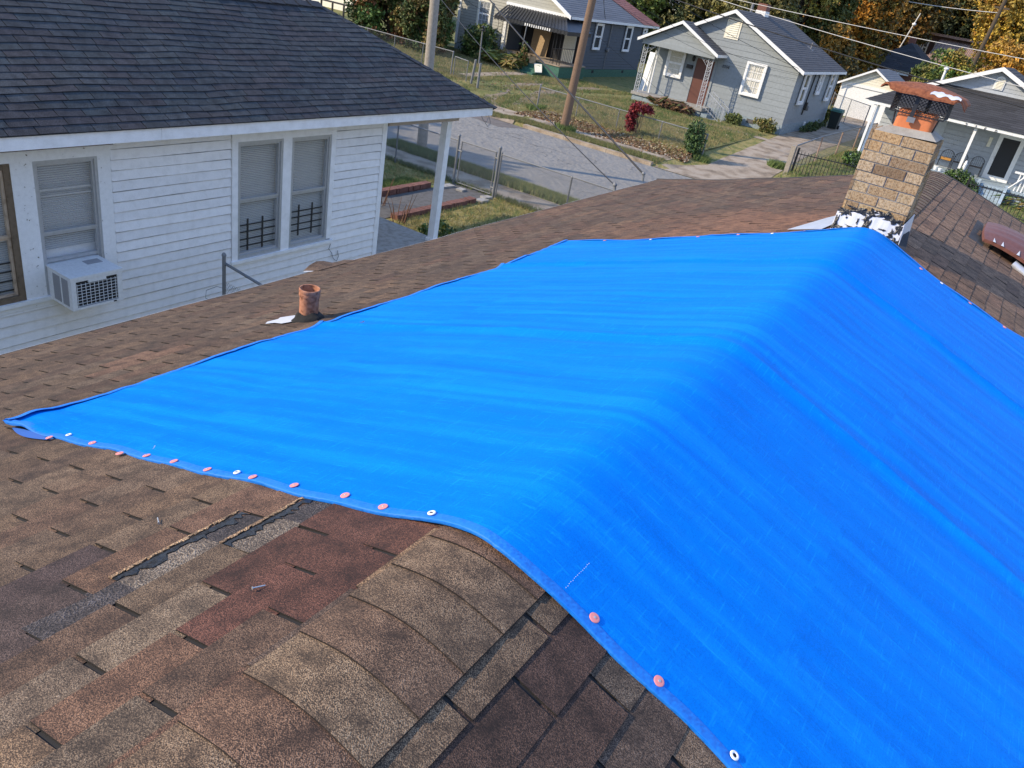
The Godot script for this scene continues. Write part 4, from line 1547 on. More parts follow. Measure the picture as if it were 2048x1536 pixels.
func scatter(parent: Node, called: String, kind: String, m: Material, xf: Array, cols: Array) -> MultiMeshInstance3D:
	var me: ArrayMesh = leaf_shape(kind).duplicate()
	me.surface_set_material(0, m)
	var mm := MultiMesh.new()
	mm.transform_format = MultiMesh.TRANSFORM_3D
	mm.use_colors = true
	mm.mesh = me
	mm.instance_count = xf.size()
	var off := offset_of(parent)
	for i in xf.size():
		var t: Transform3D = xf[i]
		t.origin -= off
		mm.set_instance_transform(i, t)
		mm.set_instance_color(i, cols[i])
	var o := MultiMeshInstance3D.new()
	o.multimesh = mm
	o.name = numbered(parent, called)
	parent.add_child(o, true)
	stuff(o)
	return o

func leaf_clump(parent: Node, c: Vector3, rad: Vector3, n: int, size: float, pal: Array, called: String, kind := "spray", up := 0.0) -> void:
	var xf := []; var cols := []
	for i in n:
		var d := Vector3(rr(-1, 1), rr(-1, 1), rr(-1, 1))
		while d.length() > 1.0:
			d = Vector3(rr(-1, 1), rr(-1, 1), rr(-1, 1))
		d = d.normalized() * pow(d.length(), .55)
		var b := Basis.from_euler(Vector3(rr(-.8, .8), rr(0, TAU), rr(-.8, .8)))
		if up > 0.0:
			b = Basis(Quaternion(Vector3(0, 0, 1), (Vector3(d.x, up, d.z)).normalized()))
		xf.append(Transform3D(b.scaled(Vector3.ONE * size * rr(.7, 1.35)), c + d * rad))
		cols.append(pal[rng.randi() % pal.size()] * rr(.75, 1.25))
	scatter(parent, called, kind, M.leaf, xf, cols)

# ---------------------------------------------------------------- ground and street
func H(x: float, z: float) -> float:
	if z > -28.05:
		return 0.0
	var bank := .12 + .27 * smoothstep(-30.2, -31.2, z) + .02 * smoothstep(-34, -40, z)
	var drive := .41 * smoothstep(-27.9, -40.0, z)
	var k := smoothstep(-10.9, -10.4, x) * (1.0 - smoothstep(-7.5, -7.1, x))
	var left := .41 * smoothstep(-27.9, -36.0, z)
	var k2 := smoothstep(-23.6, -22.0, x) * (1.0 - smoothstep(-18.6, -17.6, x))
	var y := lerpf(bank, drive, k)
	y = lerpf(y, left, k2)
	if x > -7.0:
		y = lerpf(y, minf(y, .30), smoothstep(-7.0, -6.0, x))
	return y

func sheet(called: String, poly: Array, dy: float, m: Material, step := .5) -> MeshInstance3D:
	# polygon (x,z pairs) laid over the ground, clipped from a grid of cells
	var pv := PackedVector2Array()
	for q in poly:
		pv.append(Vector2(q[0], q[1]))
	var lo := pv[0]; var hi := pv[0]
	for q in pv:
		lo = lo.min(q); hi = hi.max(q)
	var mb := MB.new()
	var nx := maxi(1, int(ceil((hi.x - lo.x) / step))); var nz := maxi(1, int(ceil((hi.y - lo.y) / step)))
	for i in nx:
		for j in nz:
			var a := Vector2(lerpf(lo.x, hi.x, i / float(nx)), lerpf(lo.y, hi.y, j / float(nz)))
			var b := Vector2(lerpf(lo.x, hi.x, (i + 1) / float(nx)), lerpf(lo.y, hi.y, (j + 1) / float(nz)))
			for cl in Geometry2D.intersect_polygons(PackedVector2Array([a, Vector2(b.x, a.y), b, Vector2(a.x, b.y)]), pv):
				for t in range(0, Geometry2D.triangulate_polygon(cl).size(), 3):
					var ids := Geometry2D.triangulate_polygon(cl)
					var p := []
					for w in 3:
						var q: Vector2 = cl[ids[t + w]]
						p.append(Vector3(q.x, H(q.x, q.y) + dy, q.y))
					if (p[1] - p[0]).cross(p[2] - p[0]).y < 0:
						p = [p[0], p[2], p[1]]
					mb.tri(p[0], p[1], p[2])
	return struct(mb, called, m)

func rough_poly(pts: Array, amp: float, step := .35) -> Array:
	var out := []
	for k in pts.size():
		var a := Vector2(pts[k][0], pts[k][1]); var b := Vector2(pts[(k + 1) % pts.size()][0], pts[(k + 1) % pts.size()][1])
		var n := maxi(1, int(a.distance_to(b) / step))
		for i in n:
			var p := a.lerp(b, i / float(n)) + Vector2(rr(-amp, amp), rr(-amp, amp))
			out.append([p.x, p.y])
	return out

func build_ground() -> void:
	var xs := []; var zs := []
	var x := -400.0
	while x < 400.0:
		xs.append(x)
		x += .5 if (x > -46 and x < 8) else (6.0 if x > -100 and x < 60 else 40.0)
	xs.append(400.0)
	var z := -420.0
	while z < 60.0:
		zs.append(z)
		z += .4 if (z > -46 and z < -26) else (4.0 if z > -100 else 32.0)
	zs.append(60.0)
	var g := []
	for a in xs:
		var row := []
		for b in zs:
			row.append(Vector3(a, H(a, b) - (.012 if b > -28.0 else .004), b))
		g.append(row)
	var mb := MB.new()
	mb.grid(g)
	struct(mb, "ground", M.lawn)
	sheet("street", [[-90, -20.02], [40, -20.02], [40, -27.93], [-90, -27.93]], .004, M.asphalt, 60)
	sheet("sidewalk", rough_poly([[-60, -18.2], [8, -18.05], [8, -19.2], [-60, -19.45]], .05, 1.0), .004, M.old_concrete, 40)
	sheet("front_walk", [[-12.72, -12.9], [-11.52, -12.9], [-11.52, -18.15], [-12.72, -18.15]], .003, M.dark_concrete, 8)
	sheet("lawn", [[-60, -30.5], [-10.75, -30.5], [-10.75, -66], [-60, -66]], .006, M.green_lawn, 1.5)
	sheet("side_lawn", [[-7.4, -30.6], [20, -30.6], [20, -66], [-7.4, -66]], .006, M.green_lawn, 1.5)
	sheet("far_sidewalk", rough_poly([[-17.6, -29.2], [-11.0, -28.95], [-11.0, -29.75], [-17.6, -30.2]], .05, .6), .012, M.old_concrete, .5)
	sheet("far_sidewalk", rough_poly([[-60, -29.2], [-20.0, -29.2], [-20.0, -30.15], [-60, -30.15]], .05, .8), .012, M.old_concrete, .5)
	sheet("driveway", rough_poly([[-11.0, -27.95], [-6.9, -27.95], [-7.6, -31.0], [-7.9, -40], [-8.0, -62], [-11.0, -62], [-10.4, -42], [-10.1, -38], [-10.0, -31]], .03, .8), .014, M.old_concrete, .6)
	sheet("driveway_apron", rough_poly([[-17.4, -27.95], [-21.0, -27.95], [-20.3, -30.3], [-18.2, -30.3]], .06), .012, M.old_concrete, .4)
	sheet("asphalt_patch", rough_poly([[-20.5, -27.9], [-19.2, -27.0], [-17.3, -26.75], [-16.6, -27.9]], .05), .009, M.patch_asphalt, 4)
	# wheel tracks of the overgrown drive
	for t in [[[-19.9, -30.2], [-20.9, -31.0], [-22.0, -34.5], [-22.6, -38.3], [-22.5, -41.5]], [[-18.4, -30.2], [-19.4, -31.4], [-20.6, -35.2], [-21.0, -38.8], [-21.0, -42.0]]]:
		var l := []; var r := []
		for k in t.size():
			l.append([t[k][0] - .28 - rr(0, .1), t[k][1]]); r.push_front([t[k][0] + .28 + rr(0, .1), t[k][1]])
		sheet("wheel_track", rough_poly(l + r, .10, .4), .013, M.dirt, .4)
	sheet("footpath", rough_poly([[-24.2, -34.0], [-24.6, -40.3], [-25.4, -40.3], [-25.0, -34.0]], .05), .013, M.old_concrete, .5)
	sheet("footpath", rough_poly([[-13.6, -39.3], [-10.2, -39.3], [-10.2, -39.9], [-13.3, -40.6]], .03), .013, M.old_concrete, .4)
	sheet("leaf_bank", rough_poly([[-18.3, -30.2], [-11.2, -29.8], [-10.8, -30.6], [-14, -30.9], [-18.2, -31.1]], .12), .011, M.dirt, .4)
	# kerb across the street, broken at the drives
	for q in [[-60, -20.9], [-16.9, -11.1], [-6.8, 30]]:
		var mb2 := MB.new()
		var n := int((q[1] - q[0]) / 1.5)
		for k in n:
			var a := lerpf(q[0], q[1], k / float(n)); var b := lerpf(q[0], q[1], (k + 1) / float(n)) - .012
			var j := rr(-.015, .015)
			mb2.hexa([Vector3(a, -.05, -27.90 + j), Vector3(b, -.05, -27.90 + j), Vector3(b, -.05, -28.16), Vector3(a, -.05, -28.16),
				Vector3(a, .13, -27.94 + j), Vector3(b, .13, -27.94 + j), Vector3(b, .13, -28.16), Vector3(a, .13, -28.16)])
		struct(mb2, "kerb", M.old_concrete)
	# cracks in the asphalt
	mb = MB.new()
	for k in 34:
		var p := Vector3(rr(-20, -5), .0075, rr(-27.5, -20.4))
		var a := rr(0, TAU)
		for s in int(rr(4, 12)):
			a += rr(-.8, .8)
			var q := p + Vector3(cos(a), 0, sin(a) * .6) * rr(.12, .3)
			var w := Vector3(-sin(a), 0, cos(a)) * rr(.004, .010)
			mb.quad(p - w, p + w, q + w, q - w) if Vector3(q - p).cross(w).y > 0 else mb.quad(p + w, p - w, q - w, q + w)
			p = q
	struct(mb, "pavement_crack", M.crack)
	# scattered stones and slab ends
	for q in [[-12.62, -17.35, .5, .12], [-12.2, -17.5, .25, .1], [-11.3, -17.25, .35, .12], [-11.42, -17.62, .3, .1]]:
		mb = MB.new()
		mb.col = Color(1, 1, 1)
		mb.obox(Vector3(q[0], .02, q[1]), Vector3(q[3], .03, q[2] * .5), Basis(Vector3.UP, rr(-.2, .2)))
		tag(put(mb, "stone_block", M.concrete), "pale concrete block ending the %s brick border by the gate, %s" % ["left" if q[0] < -12 else "right", "larger one" if q[2] > .32 else "smaller one"], "block", "pale blocks by the walk gate")

func build_grass() -> void:
	var xf := []; var cols := []
	var add := func(xa: Array, ca: Array, x: float, z: float, s: float, c: Color, up := 1.0) -> void:
		xa.append(Transform3D(Basis(Vector3.UP, rr(0, TAU)).scaled(Vector3(s, s * up, s)), Vector3(x, H(x, z) + .004, z)))
		ca.append(c * rr(.7, 1.3))
	for k in 16000:
		var x := rr(-18, -5); var z := rr(-18.05, -12.95)
		if x > -13.0 and x < -11.28: continue
		if x > -13.8 and z > -12.95: continue
		add.call(xf, cols, x, z, rr(.05, .09), Color(.30, .25, .11) if rng.randf() < .72 else Color(.14, .17, .05))
	for k in 2600: # greener fringes
		var side := rng.randf()
		if side < .5: add.call(xf, cols, rr(-13.6, -12.96), rr(-16.9, -14.8), rr(.08, .15), Color(.10, .15, .045))
		else: add.call(xf, cols, rr(-18, -6), -18.02 + rr(-.14, .16), rr(.07, .15), Color(.13, .16, .05))
	stuff(struct_scatter("near_grass", xf, cols))
	xf = []; cols = []
	for k in 26000: # low border grass along the near kerb
		var z := -19.62 + .36 * (rng.randf() + rng.randf() - 1.0)
		add.call(xf, cols, rr(-16.6, -4), z, rr(.10, .17), Color(.15, .19, .07) if rng.randf() < .75 else Color(.3, .28, .12), 1.25)
	stuff(struct_scatter("border_grass", xf, cols))
	xf = []; cols = []
	for k in 60000:
		var x := rr(-36, -10.8); var z := rr(-43.5, -30.3)
		var n := ripple.get_noise_2d(x * .8, z * .8)
		var dry := .58 + 1.1 * n
		if x > -19 and z > -35.5: dry += .4
		if x < -24: dry += .2
		var onpath := absf(x + 22.3 + .25 * (z + 36)) < .45 or absf(x + 20.5 + .25 * (z + 36)) < .42 or (absf(x + 24.7) < .5 and z < -34)
		if onpath and rng.randf() < .9: continue
		if x > -18.6 and x < -10.4 and z < -41.2: continue
		add.call(xf, cols, x, z, rr(.07, .13), Color(.27, .23, .10) if rng.randf() < dry else Color(.10, .145, .04))
	for k in 9000:
		add.call(xf, cols, rr(-7.3, 3), rr(-43, -30.5), rr(.08, .14), Color(.11, .16, .04) if rng.randf() < .75 else Color(.26, .22, .1))
	for k in 6000: # strip between kerb and sidewalk
		var x := rr(-19.5, -11)
		add.call(xf, cols, x, rr(-29.1, -28.2), rr(.06, .12), Color(.13, .16, .05) if rng.randf() < .6 else Color(.26, .21, .10))
	for k in 1200: # tall grass by poles and posts
		var c: Array = [[-15.66, -29.2], [-18.4, -31.3], [-10.5, -31.3], [-8.0, -34]][k % 4]
		var a := rr(0, TAU)
		add.call(xf, cols, c[0] + cos(a) * rr(.1, .45), c[1] + sin(a) * rr(.1, .35), rr(.15, .3), Color(.12, .17, .045))
	stuff(struct_scatter("far_grass", xf, cols))
	# fallen leaves
	xf = []; cols = []
	for k in 5200:
		var x := rr(-18.6, -10.6); var z := -30.45 + .32 * (rng.randf() + rng.randf() + rng.randf() - 1.5) * 1.6
		if k > 4200:
			x = rr(-30, -11); z = rr(-40, -28.2)
		xf.append(Transform3D(Basis.from_euler(Vector3(rr(-.4, .4), rr(0, TAU), rr(-.4, .4))).scaled(Vector3.ONE * rr(.07, .13)), Vector3(x, H(x, z) + rr(.02, .05), z)))
		cols.append([Color(.17, .085, .04), Color(.24, .13, .06), Color(.10, .06, .035), Color(.36, .25, .13), Color(.5, .42, .3)][mini(4, int(pow(rng.randf(), 1.5) * 5))])
	var o := scatter(self, "fallen_leaves", "leaf", M.litter, xf, cols)
	stuff(o)

func struct_scatter(called: String, xf: Array, cols: Array) -> Node:
	return scatter(self, called, "blade", M.grass_blade, xf, cols)

# ---------------------------------------------------------------- poles and wires
func sag(a: Vector3, b: Vector3, d: float, n := 20) -> Array:
	var p := []
	for k in n + 1:
		var t := k / float(n)
		p.append(a.lerp(b, t) - Vector3(0, d * 4.0 * t * (1.0 - t), 0))
	return p

func cable(a: Vector3, b: Vector3, d: float, r: float, m: Material, label: String) -> void:
	var mb := MB.new()
	mb.tube(sag(a, b, d), r, 6)
	tag(put(mb, "overhead_wire", m), label, "wire", "overhead wires")

func build_poles() -> void:
	var o := thing("utility_pole", "grey weathered utility pole on near roadside rising behind white house roof", "utility pole", Vector3(-15.8, 0, -20.13))
	var mb := MB.new()
	mb.tube([Vector3(-15.78, -.1, -20.13), Vector3(-15.88, 3.0, -20.13), Vector3(-16.1, 9.6, -20.13)], .165, 14, .125)
	put(mb, "pole", M.pole_wood, o)
	mb = MB.new()
	mb.box(Vector3(-17.2, 8.6, -20.33), Vector3(-14.9, 8.72, -20.22))
	put(mb, "crossarm", M.pole_wood, o)
	o = thing("utility_pole", "brown utility pole on the far verge before the dark and grey houses", "utility pole", Vector3(-15.68, .12, -29.17))
	mb = MB.new()
	mb.tube([Vector3(-15.70, 0, -29.17), Vector3(-15.62, 3.0, -29.17), Vector3(-15.45, 9.4, -29.17)], .185, 14, .13)
	put(mb, "pole", M.pole_brown, o)
	mb = MB.new()
	mb.box(Vector3(-16.6, 8.4, -29.4), Vector3(-14.3, 8.52, -29.28))
	put(mb, "crossarm", M.pole_brown, o)
	cable(Vector3(-16.1, 6.05, -20.1), Vector3(-5.2, 2.86, -12.85), .10, .017, M.cable, "thick black service cable running from near pole to brown roof's far corner")
	cable(Vector3(-16.05, 4.65, -20.1), Vector3(-4.95, 2.92, -11.2), .12, .0085, M.cable, "thinner black cable from near pole down to the brown roof's eave")
	for q in [[Vector3(-5.2, 2.86, -12.85)], [Vector3(-4.95, 2.92, -11.2)]]:
		mb = MB.new()
		mb.bar(q[0] + Vector3(.02, -.12, 0), q[0] + Vector3(0, .03, 0), .022, 8)
		mb.lathe(q[0] - Vector3(0, .02, 0), [[.02, 0], [.035, .015], [.035, .04], [.012, .06]], 10)
		tag(put(mb, "wire_bracket", M.galv), "small metal wire bracket on the brown roof's eave, %s" % ["at its far corner" if q[0].z < -12 else "nearer one where the thin cable lands"], "bracket", "wire brackets at the eave")
	cable(Vector3(-15.5, 6.35, -29.2), Vector3(12, 4.75, -29.2), .42, .011, M.wire_bright, "pale wire crossing the grey house roof from upper left to lower right")
	cable(Vector3(-15.5, 6.15, -29.1), Vector3(14, 6.3, -29.1), .42, .010, M.wire_bright, "uppermost pale wire passing in front of the orange trees")
	cable(Vector3(-15.5, 5.95, -29.3), Vector3(12, 4.2, -29.3), .46, .021, M.cable, "thick black overhead cable crossing the grey house gable")
	cable(Vector3(-15.5, 6.6, -29.2), Vector3(-10.45, 3.62, -42.4), .25, .010, M.cable, "black service drop sloping to the grey house front corner, upper one")
	cable(Vector3(-15.5, 5.8, -29.2), Vector3(-10.45, 3.40, -42.4), .5, .007, M.cable, "thin service drop across the grey house front, middle one")
	cable(Vector3(-15.5, 5.4, -29.2), Vector3(-10.45, 3.15, -42.4), .55, .006, M.cable, "lowest thin service drop across the grey house front")
	cable(Vector3(-15.55, 6.8, -29.2), Vector3(-23.6, 3.8, -46.4), .3, .012, M.cable, "black wire dropping to the dark house eave between its windows")
	cable(Vector3(-15.55, 7.4, -29.2), Vector3(-23.6, 3.85, -46.2), .3, .008, M.cable, "second wire dropping to the dark house eave")
	cable(Vector3(-15.95, 5.0, -20.0), Vector3(-24.6, 3.3, -42.2), .7, .008, M.cable, "thin wire from the near pole toward the dark house porch")
	cable(Vector3(-15.8, 4.2, -29.2), Vector3(-9.9, .55, -33.2), .1, .006, M.cable, "thin guy wire slanting over the far dry lawn")

# ---------------------------------------------------------------- houses across the street
const FZ := [Vector3(1, 0, 0), Vector3(0, 0, 1)]
const FX := [Vector3(0, 0, -1), Vector3(1, 0, 0)]

func siding(parent: Node, f: Array, u0: float, u1: float, v0: float, v1: float, row: float, m: Material, tilt := .016, joints := 0.0, gap := .0) -> void:
	var v := v0
	var k := 0
	while v < v1 - .01:
		var t := minf(v + row, v1)
		var cuts := [u0, u1]
		if joints > 0.0:
			cuts = [u0]
			var u := u0 + joints * (.5 if k % 2 else 1.0)
			while u < u1 - .2:
				cuts.append(u); u += joints
			cuts.append(u1)
		for c in cuts.size() - 1:
			var mb := MB.new()
			mb.col = Color(1, 1, 1) * rr(.95, 1.0)
			board(mb, f, [[cuts[c] + .001, v + gap], [cuts[c + 1] - .001, v + gap], [cuts[c + 1] - .001, t], [cuts[c] + .001, t]], v, row, tilt)
			put(mb, "siding_board", m, parent)
		v += row
		k += 1

func board(mb: MB, f: Array, poly: Array, v: float, row: float, tilt: float) -> void:
	var O: Vector3 = f[0]; var U: Vector3 = f[1]; var N: Vector3 = f[2]
	var p := []
	for q in poly:
		p.append(O + U * q[0] + Vector3(0, q[1], 0) + N * (tilt * (1.0 - clampf((q[1] - v) / row, 0, 1)) + .004))
	mb.slab(p, -N * (tilt + .004))

func gable_siding(parent: Node, f: Array, u0: float, u1: float, v0: float, up: float, vp: float, row: float, m: Material) -> void:
	var v := v0
	while v < vp - .03:
		var t := minf(v + row, vp)
		var a0 := lerpf(u0, up, (v - v0) / (vp - v0)); var b0 := lerpf(u1, up, (v - v0) / (vp - v0))
		var a1 := lerpf(u0, up, (t - v0) / (vp - v0)); var b1 := lerpf(u1, up, (t - v0) / (vp - v0))
		var mb := MB.new()
		mb.col = Color(1, 1, 1) * rr(.92, 1.0)
		board(mb, f, [[a0, v], [b0, v], [b1, t], [a1, t]], v, row, .016)
		put(mb, "gable_board", m, parent)
		v += row

func courses(mb: MB, e0: Vector3, e1: Vector3, r0: Vector3, r1: Vector3, n: int, tone: Callable, seg := .9) -> void:
	# lapped shingle courses on one roof plane, eave edge e0-e1, ridge edge r0-r1
	var nor := (e1 - e0).cross(r0 - e0).normalized()
	if nor.y < 0:
		nor = -nor
	for k in n:
		var t0 := k / float(n); var t1 := (k + 1.25) / float(n)
		t1 = minf(t1, 1.0)
		var a := e0.lerp(r0, t0); var b := e1.lerp(r1, t0); var c := e1.lerp(r1, t1); var d := e0.lerp(r0, t1)
		var m := maxi(1, int(a.distance_to(b) / seg))
		for s in m:
			var s0 := s / float(m); var s1 := (s + 1) / float(m)
			mb.col = tone.call()
			var p := [a.lerp(b, s0) + nor * .016, a.lerp(b, s1) + nor * .016, d.lerp(c, s1) + nor * .004, d.lerp(c, s0) + nor * .004]
			if (p[1] - p[0]).cross(p[3] - p[0]).dot(nor) < 0:
				p = [p[1], p[0], p[3], p[2]]
			mb.slab(p, -nor * .012)

func tone(lo: float, hi: float) -> Callable:
	return func() -> Color: return Color(1, 1, 1) * rr(lo, hi)

func trimbar(mb: MB, a: Vector3, b: Vector3, hgt: float, th: float, out: Vector3) -> void:
	# board from a to b hanging down by hgt, th thick along out
	var d := Vector3(0, -hgt, 0); var o := out * th
	mb.hexa([a + d + o, b + d + o, b + d, a + d, a + o, b + o, b, a])

func text(parent: Node, s: String, at: Vector3, hgt: float, m: Material, called: String, turn := 0.0) -> void:
	var tm := TextMesh.new()
	var f := SystemFont.new()
	f.font_names = PackedStringArray(["Droid Serif"])
	tm.font = f
	tm.text = s
	tm.font_size = 64
	tm.pixel_size = hgt / 46.0
	tm.depth = .02
	tm.material = m
	var o := MeshInstance3D.new()
	o.mesh = tm
	o.name = numbered(parent, called)
	parent.add_child(o, true)
	o.position = at - offset_of(parent)
	o.rotation.y = turn

func scroll_post(parent: Node, x: float, z: float, y0: float, y1: float, m: Material, brackets: Array) -> void:
	# ornamental iron porch post: two uprights with scrolls between
	var mb := MB.new()
	for s in [-1, 1]:
		mb.box(Vector3(x + s * .115 - .016, y0, z - .016), Vector3(x + s * .115 + .016, y1, z + .016))
	var y := y0 + .08
	var k := 0
	while y < y1 - .12:
		var pts := []
		for q in 13:
			var a := q / 12.0 * TAU * 1.15
			var r := .085 * (1.0 - q / 16.0)
			pts.append(Vector3(x + cos(a) * r * (1 if k % 2 else -1), y + sin(a) * r * 1.2 + .05, z))
		mb.tube(pts, .012, 5)
		mb.bar(Vector3(x - .11, y - .02, z), Vector3(x + .11, y + .10, z), .010, 4)
		y += .185
		k += 1
	for s in brackets:
		for q in 3:
			var pts := []
			for w in 9:
				var a := w / 8.0 * TAU * .8
				var r := .10 - .01 * w
				pts.append(Vector3(x + s * (.20 + q * .13) + cos(a) * r * .7, y1 - .10 - (2 - q) * .05 + sin(a) * r * .8, z))
			mb.tube(pts, .011, 4)
		mb.bar(Vector3(x + s * .12, y1 - .42, z), Vector3(x + s * .55, y1 - .03, z), .011, 4)
	put(mb, "porch_post", m, parent)

func build_grey_house() -> void:
	var h := thing("grey_house", "light grey house across the street with gabled front porch", "house", Vector3(-14.4, .4, -47))
	var ff := [Vector3(0, 0, -42.6), FZ[0], FZ[1]]
	var fs := [Vector3(-10.5, 0, 0), FX[0], FX[1]]
	var mb := MB.new()
	mb.box(Vector3(-18.28, .3, -51.95), Vector3(-10.52, 3.62, -42.62))
	mb.slab([Vector3(-18.28, 3.62, -42.62), Vector3(-10.52, 3.62, -42.62), Vector3(-14.4, 5.56, -42.62)], Vector3(0, 0, -9.3))
	put(mb, "wall", M.grey_board, h)
	mb = MB.new()
	mb.fbox(ff, -18.30, -10.48, .2, .88, -.1, .03)
	mb.fbox(fs, 42.58, 51.97, .2, .88, -.1, .032)
	put(mb, "foundation", M.grey_base, h)
	siding(h, ff, -18.28, -10.5, .88, 3.58, .27, M.grey_board, .012, 2.4)
	siding(h, fs, 42.60, 51.95, .88, 3.58, .27, M.grey_board, .012, 2.4)
	gable_siding(h, ff, -18.0, -10.7, 3.6, -14.4, 5.42, .27, M.grey_board)
	# main roof
	mb = MB.new()
	var yz := [-42.28, -52.15]
	courses(mb, Vector3(-10.18, 3.56, yz[0]), Vector3(-10.18, 3.56, yz[1]), Vector3(-14.4, 5.66, yz[0]), Vector3(-14.4, 5.66, yz[1]), 26, tone(.75, 1.0))
	courses(mb, Vector3(-18.62, 3.56, yz[1]), Vector3(-18.62, 3.56, yz[0]), Vector3(-14.4, 5.66, yz[1]), Vector3(-14.4, 5.66, yz[0]), 26, tone(.75, 1.0))
	var roof := put(mb, "roof", M.roof_grey, h)
	mb = MB.new()
	for s in [[-10.16, 1.0], [-18.64, -1.0]]:
		trimbar(mb, Vector3(s[0], 3.545, -42.26), Vector3(-14.4, 5.65, -42.26), .17, .04, Vector3(0, 0, 1))
		trimbar(mb, Vector3(s[0], 3.545, -52.2), Vector3(-14.4, 5.65, -52.2), .17, .04, Vector3(0, 0, 1))
	put(mb, "rake_board", M.bright_white, h)
	mb = MB.new()
	mb.box(Vector3(-10.19, 3.42, -52.15), Vector3(-10.165, 3.55, -42.30))
	mb.box(Vector3(-18.64, 3.42, -52.15), Vector3(-18.615, 3.55, -42.30))
	put(mb, "fascia", M.bright_white, h)
	mb = MB.new()
	mb.box(Vector3(-10.5, 3.50, -52.1), Vector3(-10.19, 3.52, -42.3))
	mb.slab([Vector3(-10.2, 3.50, -42.60), Vector3(-10.2, 3.50, -42.26), Vector3(-14.4, 5.58, -42.26), Vector3(-14.4, 5.58, -42.60)], Vector3(0, .03, 0))
	mb.slab([Vector3(-14.4, 5.58, -42.60), Vector3(-14.4, 5.58, -42.26), Vector3(-18.6, 3.50, -42.26), Vector3(-18.6, 3.50, -42.60)], Vector3(0, .03, 0))
	put(mb, "soffit", M.bright_white, h)
	# gable vent
	mb = MB.new()
	mb.fbox(ff, -14.78, -14.0, 4.28, 5.26, 0, .045)
	var gv := put(mb, "gable_vent", M.cream, h)
	for k in 8:
		mb = MB.new()
		mb.slab([Vector3(-14.67, 4.38 + k * .098, -42.525), Vector3(-14.11, 4.38 + k * .098, -42.525), Vector3(-14.11, 4.46 + k * .098, -42.55), Vector3(-14.67, 4.46 + k * .098, -42.55)], Vector3(0, 0, -.012))
		put(mb, "slat", M.cream, gv)
	# chimney on the ridge
	mb = MB.new()
	mb.box(Vector3(-14.7, 5.4, -47.1), Vector3(-14.2, 6.18, -46.4))
	var ch := put(mb, "chimney", M.brick_red, h)
	mb = MB.new()
	mb.box(Vector3(-14.72, 5.4, -47.12), Vector3(-14.18, 5.82, -46.38))
	put(mb, "chimney_flashing", M.chipped_white, ch)
	mb = MB.new()
	mb.bar(Vector3(-14.95, 5.3, -46.3), Vector3(-14.95, 6.1, -46.3), .08, 8)
	put(mb, "flue_pipe", M.galv, h)
	mb = MB.new()
	mb.bar(Vector3(-11.9, 4.3, -49.2), Vector3(-11.9, 4.75, -49.2), .05, 8)
	mb.slab([Vector3(-11.75, 4.36, -49.0), Vector3(-11.75, 4.36, -49.4), Vector3(-12.1, 4.54, -49.4), Vector3(-12.1, 4.54, -49.0)], Vector3(0, -.02, 0))
	put(mb, "roof_pipe", M.roof_light, h)
	# windows
	var wo := {"frame": .11, "trim": M.bright_white, "sash": M.bright_white, "depth": .03, "face": .05, "curtain": true, "panes": [1, 1], "sw": .05}
	var lift := func(f: Array, d: float) -> Array: return [f[0] + f[2] * d, f[1], f[2]]
	var f2: Array = lift.call(ff, .10)
	window(h, f2, -17.50, -16.48, 1.88, 3.30, wo.merged({"panes": [1, 2]}, true))
	window(h, f2, -13.15, -12.08, 1.85, 3.47, wo.merged({"panes": [3, 2]}, true))
	f2 = lift.call(fs, .10)
	var ws := {"frame": .12, "trim": M.bright_white, "sash": M.bright_white, "depth": .03, "face": .05, "glass": M.glass_dark, "sw": .06}
	window(h, f2, 43.75, 44.85, 1.88, 3.50, ws)
	window(h, f2, 47.0, 47.85, 2.32, 3.51, ws.merged({"curtain": true, "glass": M.glass}, true))
	window(h, f2, 49.65, 50.72, 1.92, 3.51, ws)
	# door, lamp, letter box, number
	mb = MB.new()
	mb.fbox(ff, -15.84, -14.84, .85, 3.08, 0, .035)
	var door := put(mb, "door", M.door_brown, h)
	mb = MB.new()
	mb.fbox(ff, -15.95, -15.84, .85, 3.16, 0, .06)
	mb.fbox(ff, -14.84, -14.73, .85, 3.16, 0, .06)
	mb.fbox(ff, -15.84, -14.84, 3.08, 3.16, 0, .058)
	put(mb, "door_frame", M.grey_board, h)
	mb = MB.new()
	mb.bar(Vector3(-14.95, 1.85, -42.56), Vector3(-14.95, 1.85, -42.49), .035, 8)
	put(mb, "handle", M.nail, door)
	mb = MB.new()
	mb.box(Vector3(-16.30, 2.50, -42.58), Vector3(-15.98, 2.68, -42.44))
	put(mb, "mailbox", M.black_iron, h)
	mb = MB.new()
	mb.lathe(Vector3(-16.02, 2.86, -42.50), [[.001, 0], [.07, .05], [.09, .2], [.05, .27], [.001, .3]], 10)
	put(mb, "porch_lamp", M.black_iron, h)
	text(h, "2154", Vector3(-14.22, 2.96, -42.565), .13, M.ink, "house_number")
	# porch
	mb = MB.new()
	mb.box(Vector3(-18.55, .25, -42.55), Vector3(-14.52, .70, -41.42))
	var po := put(mb, "porch_base", M.grey_base, h)
	mb = MB.new()
	mb.box(Vector3(-18.62, .70, -42.55), Vector3(-14.45, .85, -41.34))
	put(mb, "porch_slab", M.concrete, h)
	mb = MB.new()
	mb.box(Vector3(-18.60, 3.26, -41.45), Vector3(-14.5, 3.50, -41.31))
	mb.box(Vector3(-14.68, 3.26, -42.55), Vector3(-14.5, 3.50, -41.45))
	mb.box(Vector3(-18.60, 3.26, -42.55), Vector3(-18.42, 3.50, -41.45))
	put(mb, "porch_beam", M.grey_board, h)
	var pf := [Vector3(0, 0, -41.36), FZ[0], FZ[1]]
	gable_siding(h, pf, -18.5, -14.6, 3.50, -16.55, 4.52, .27, M.grey_board)
	mb = MB.new()
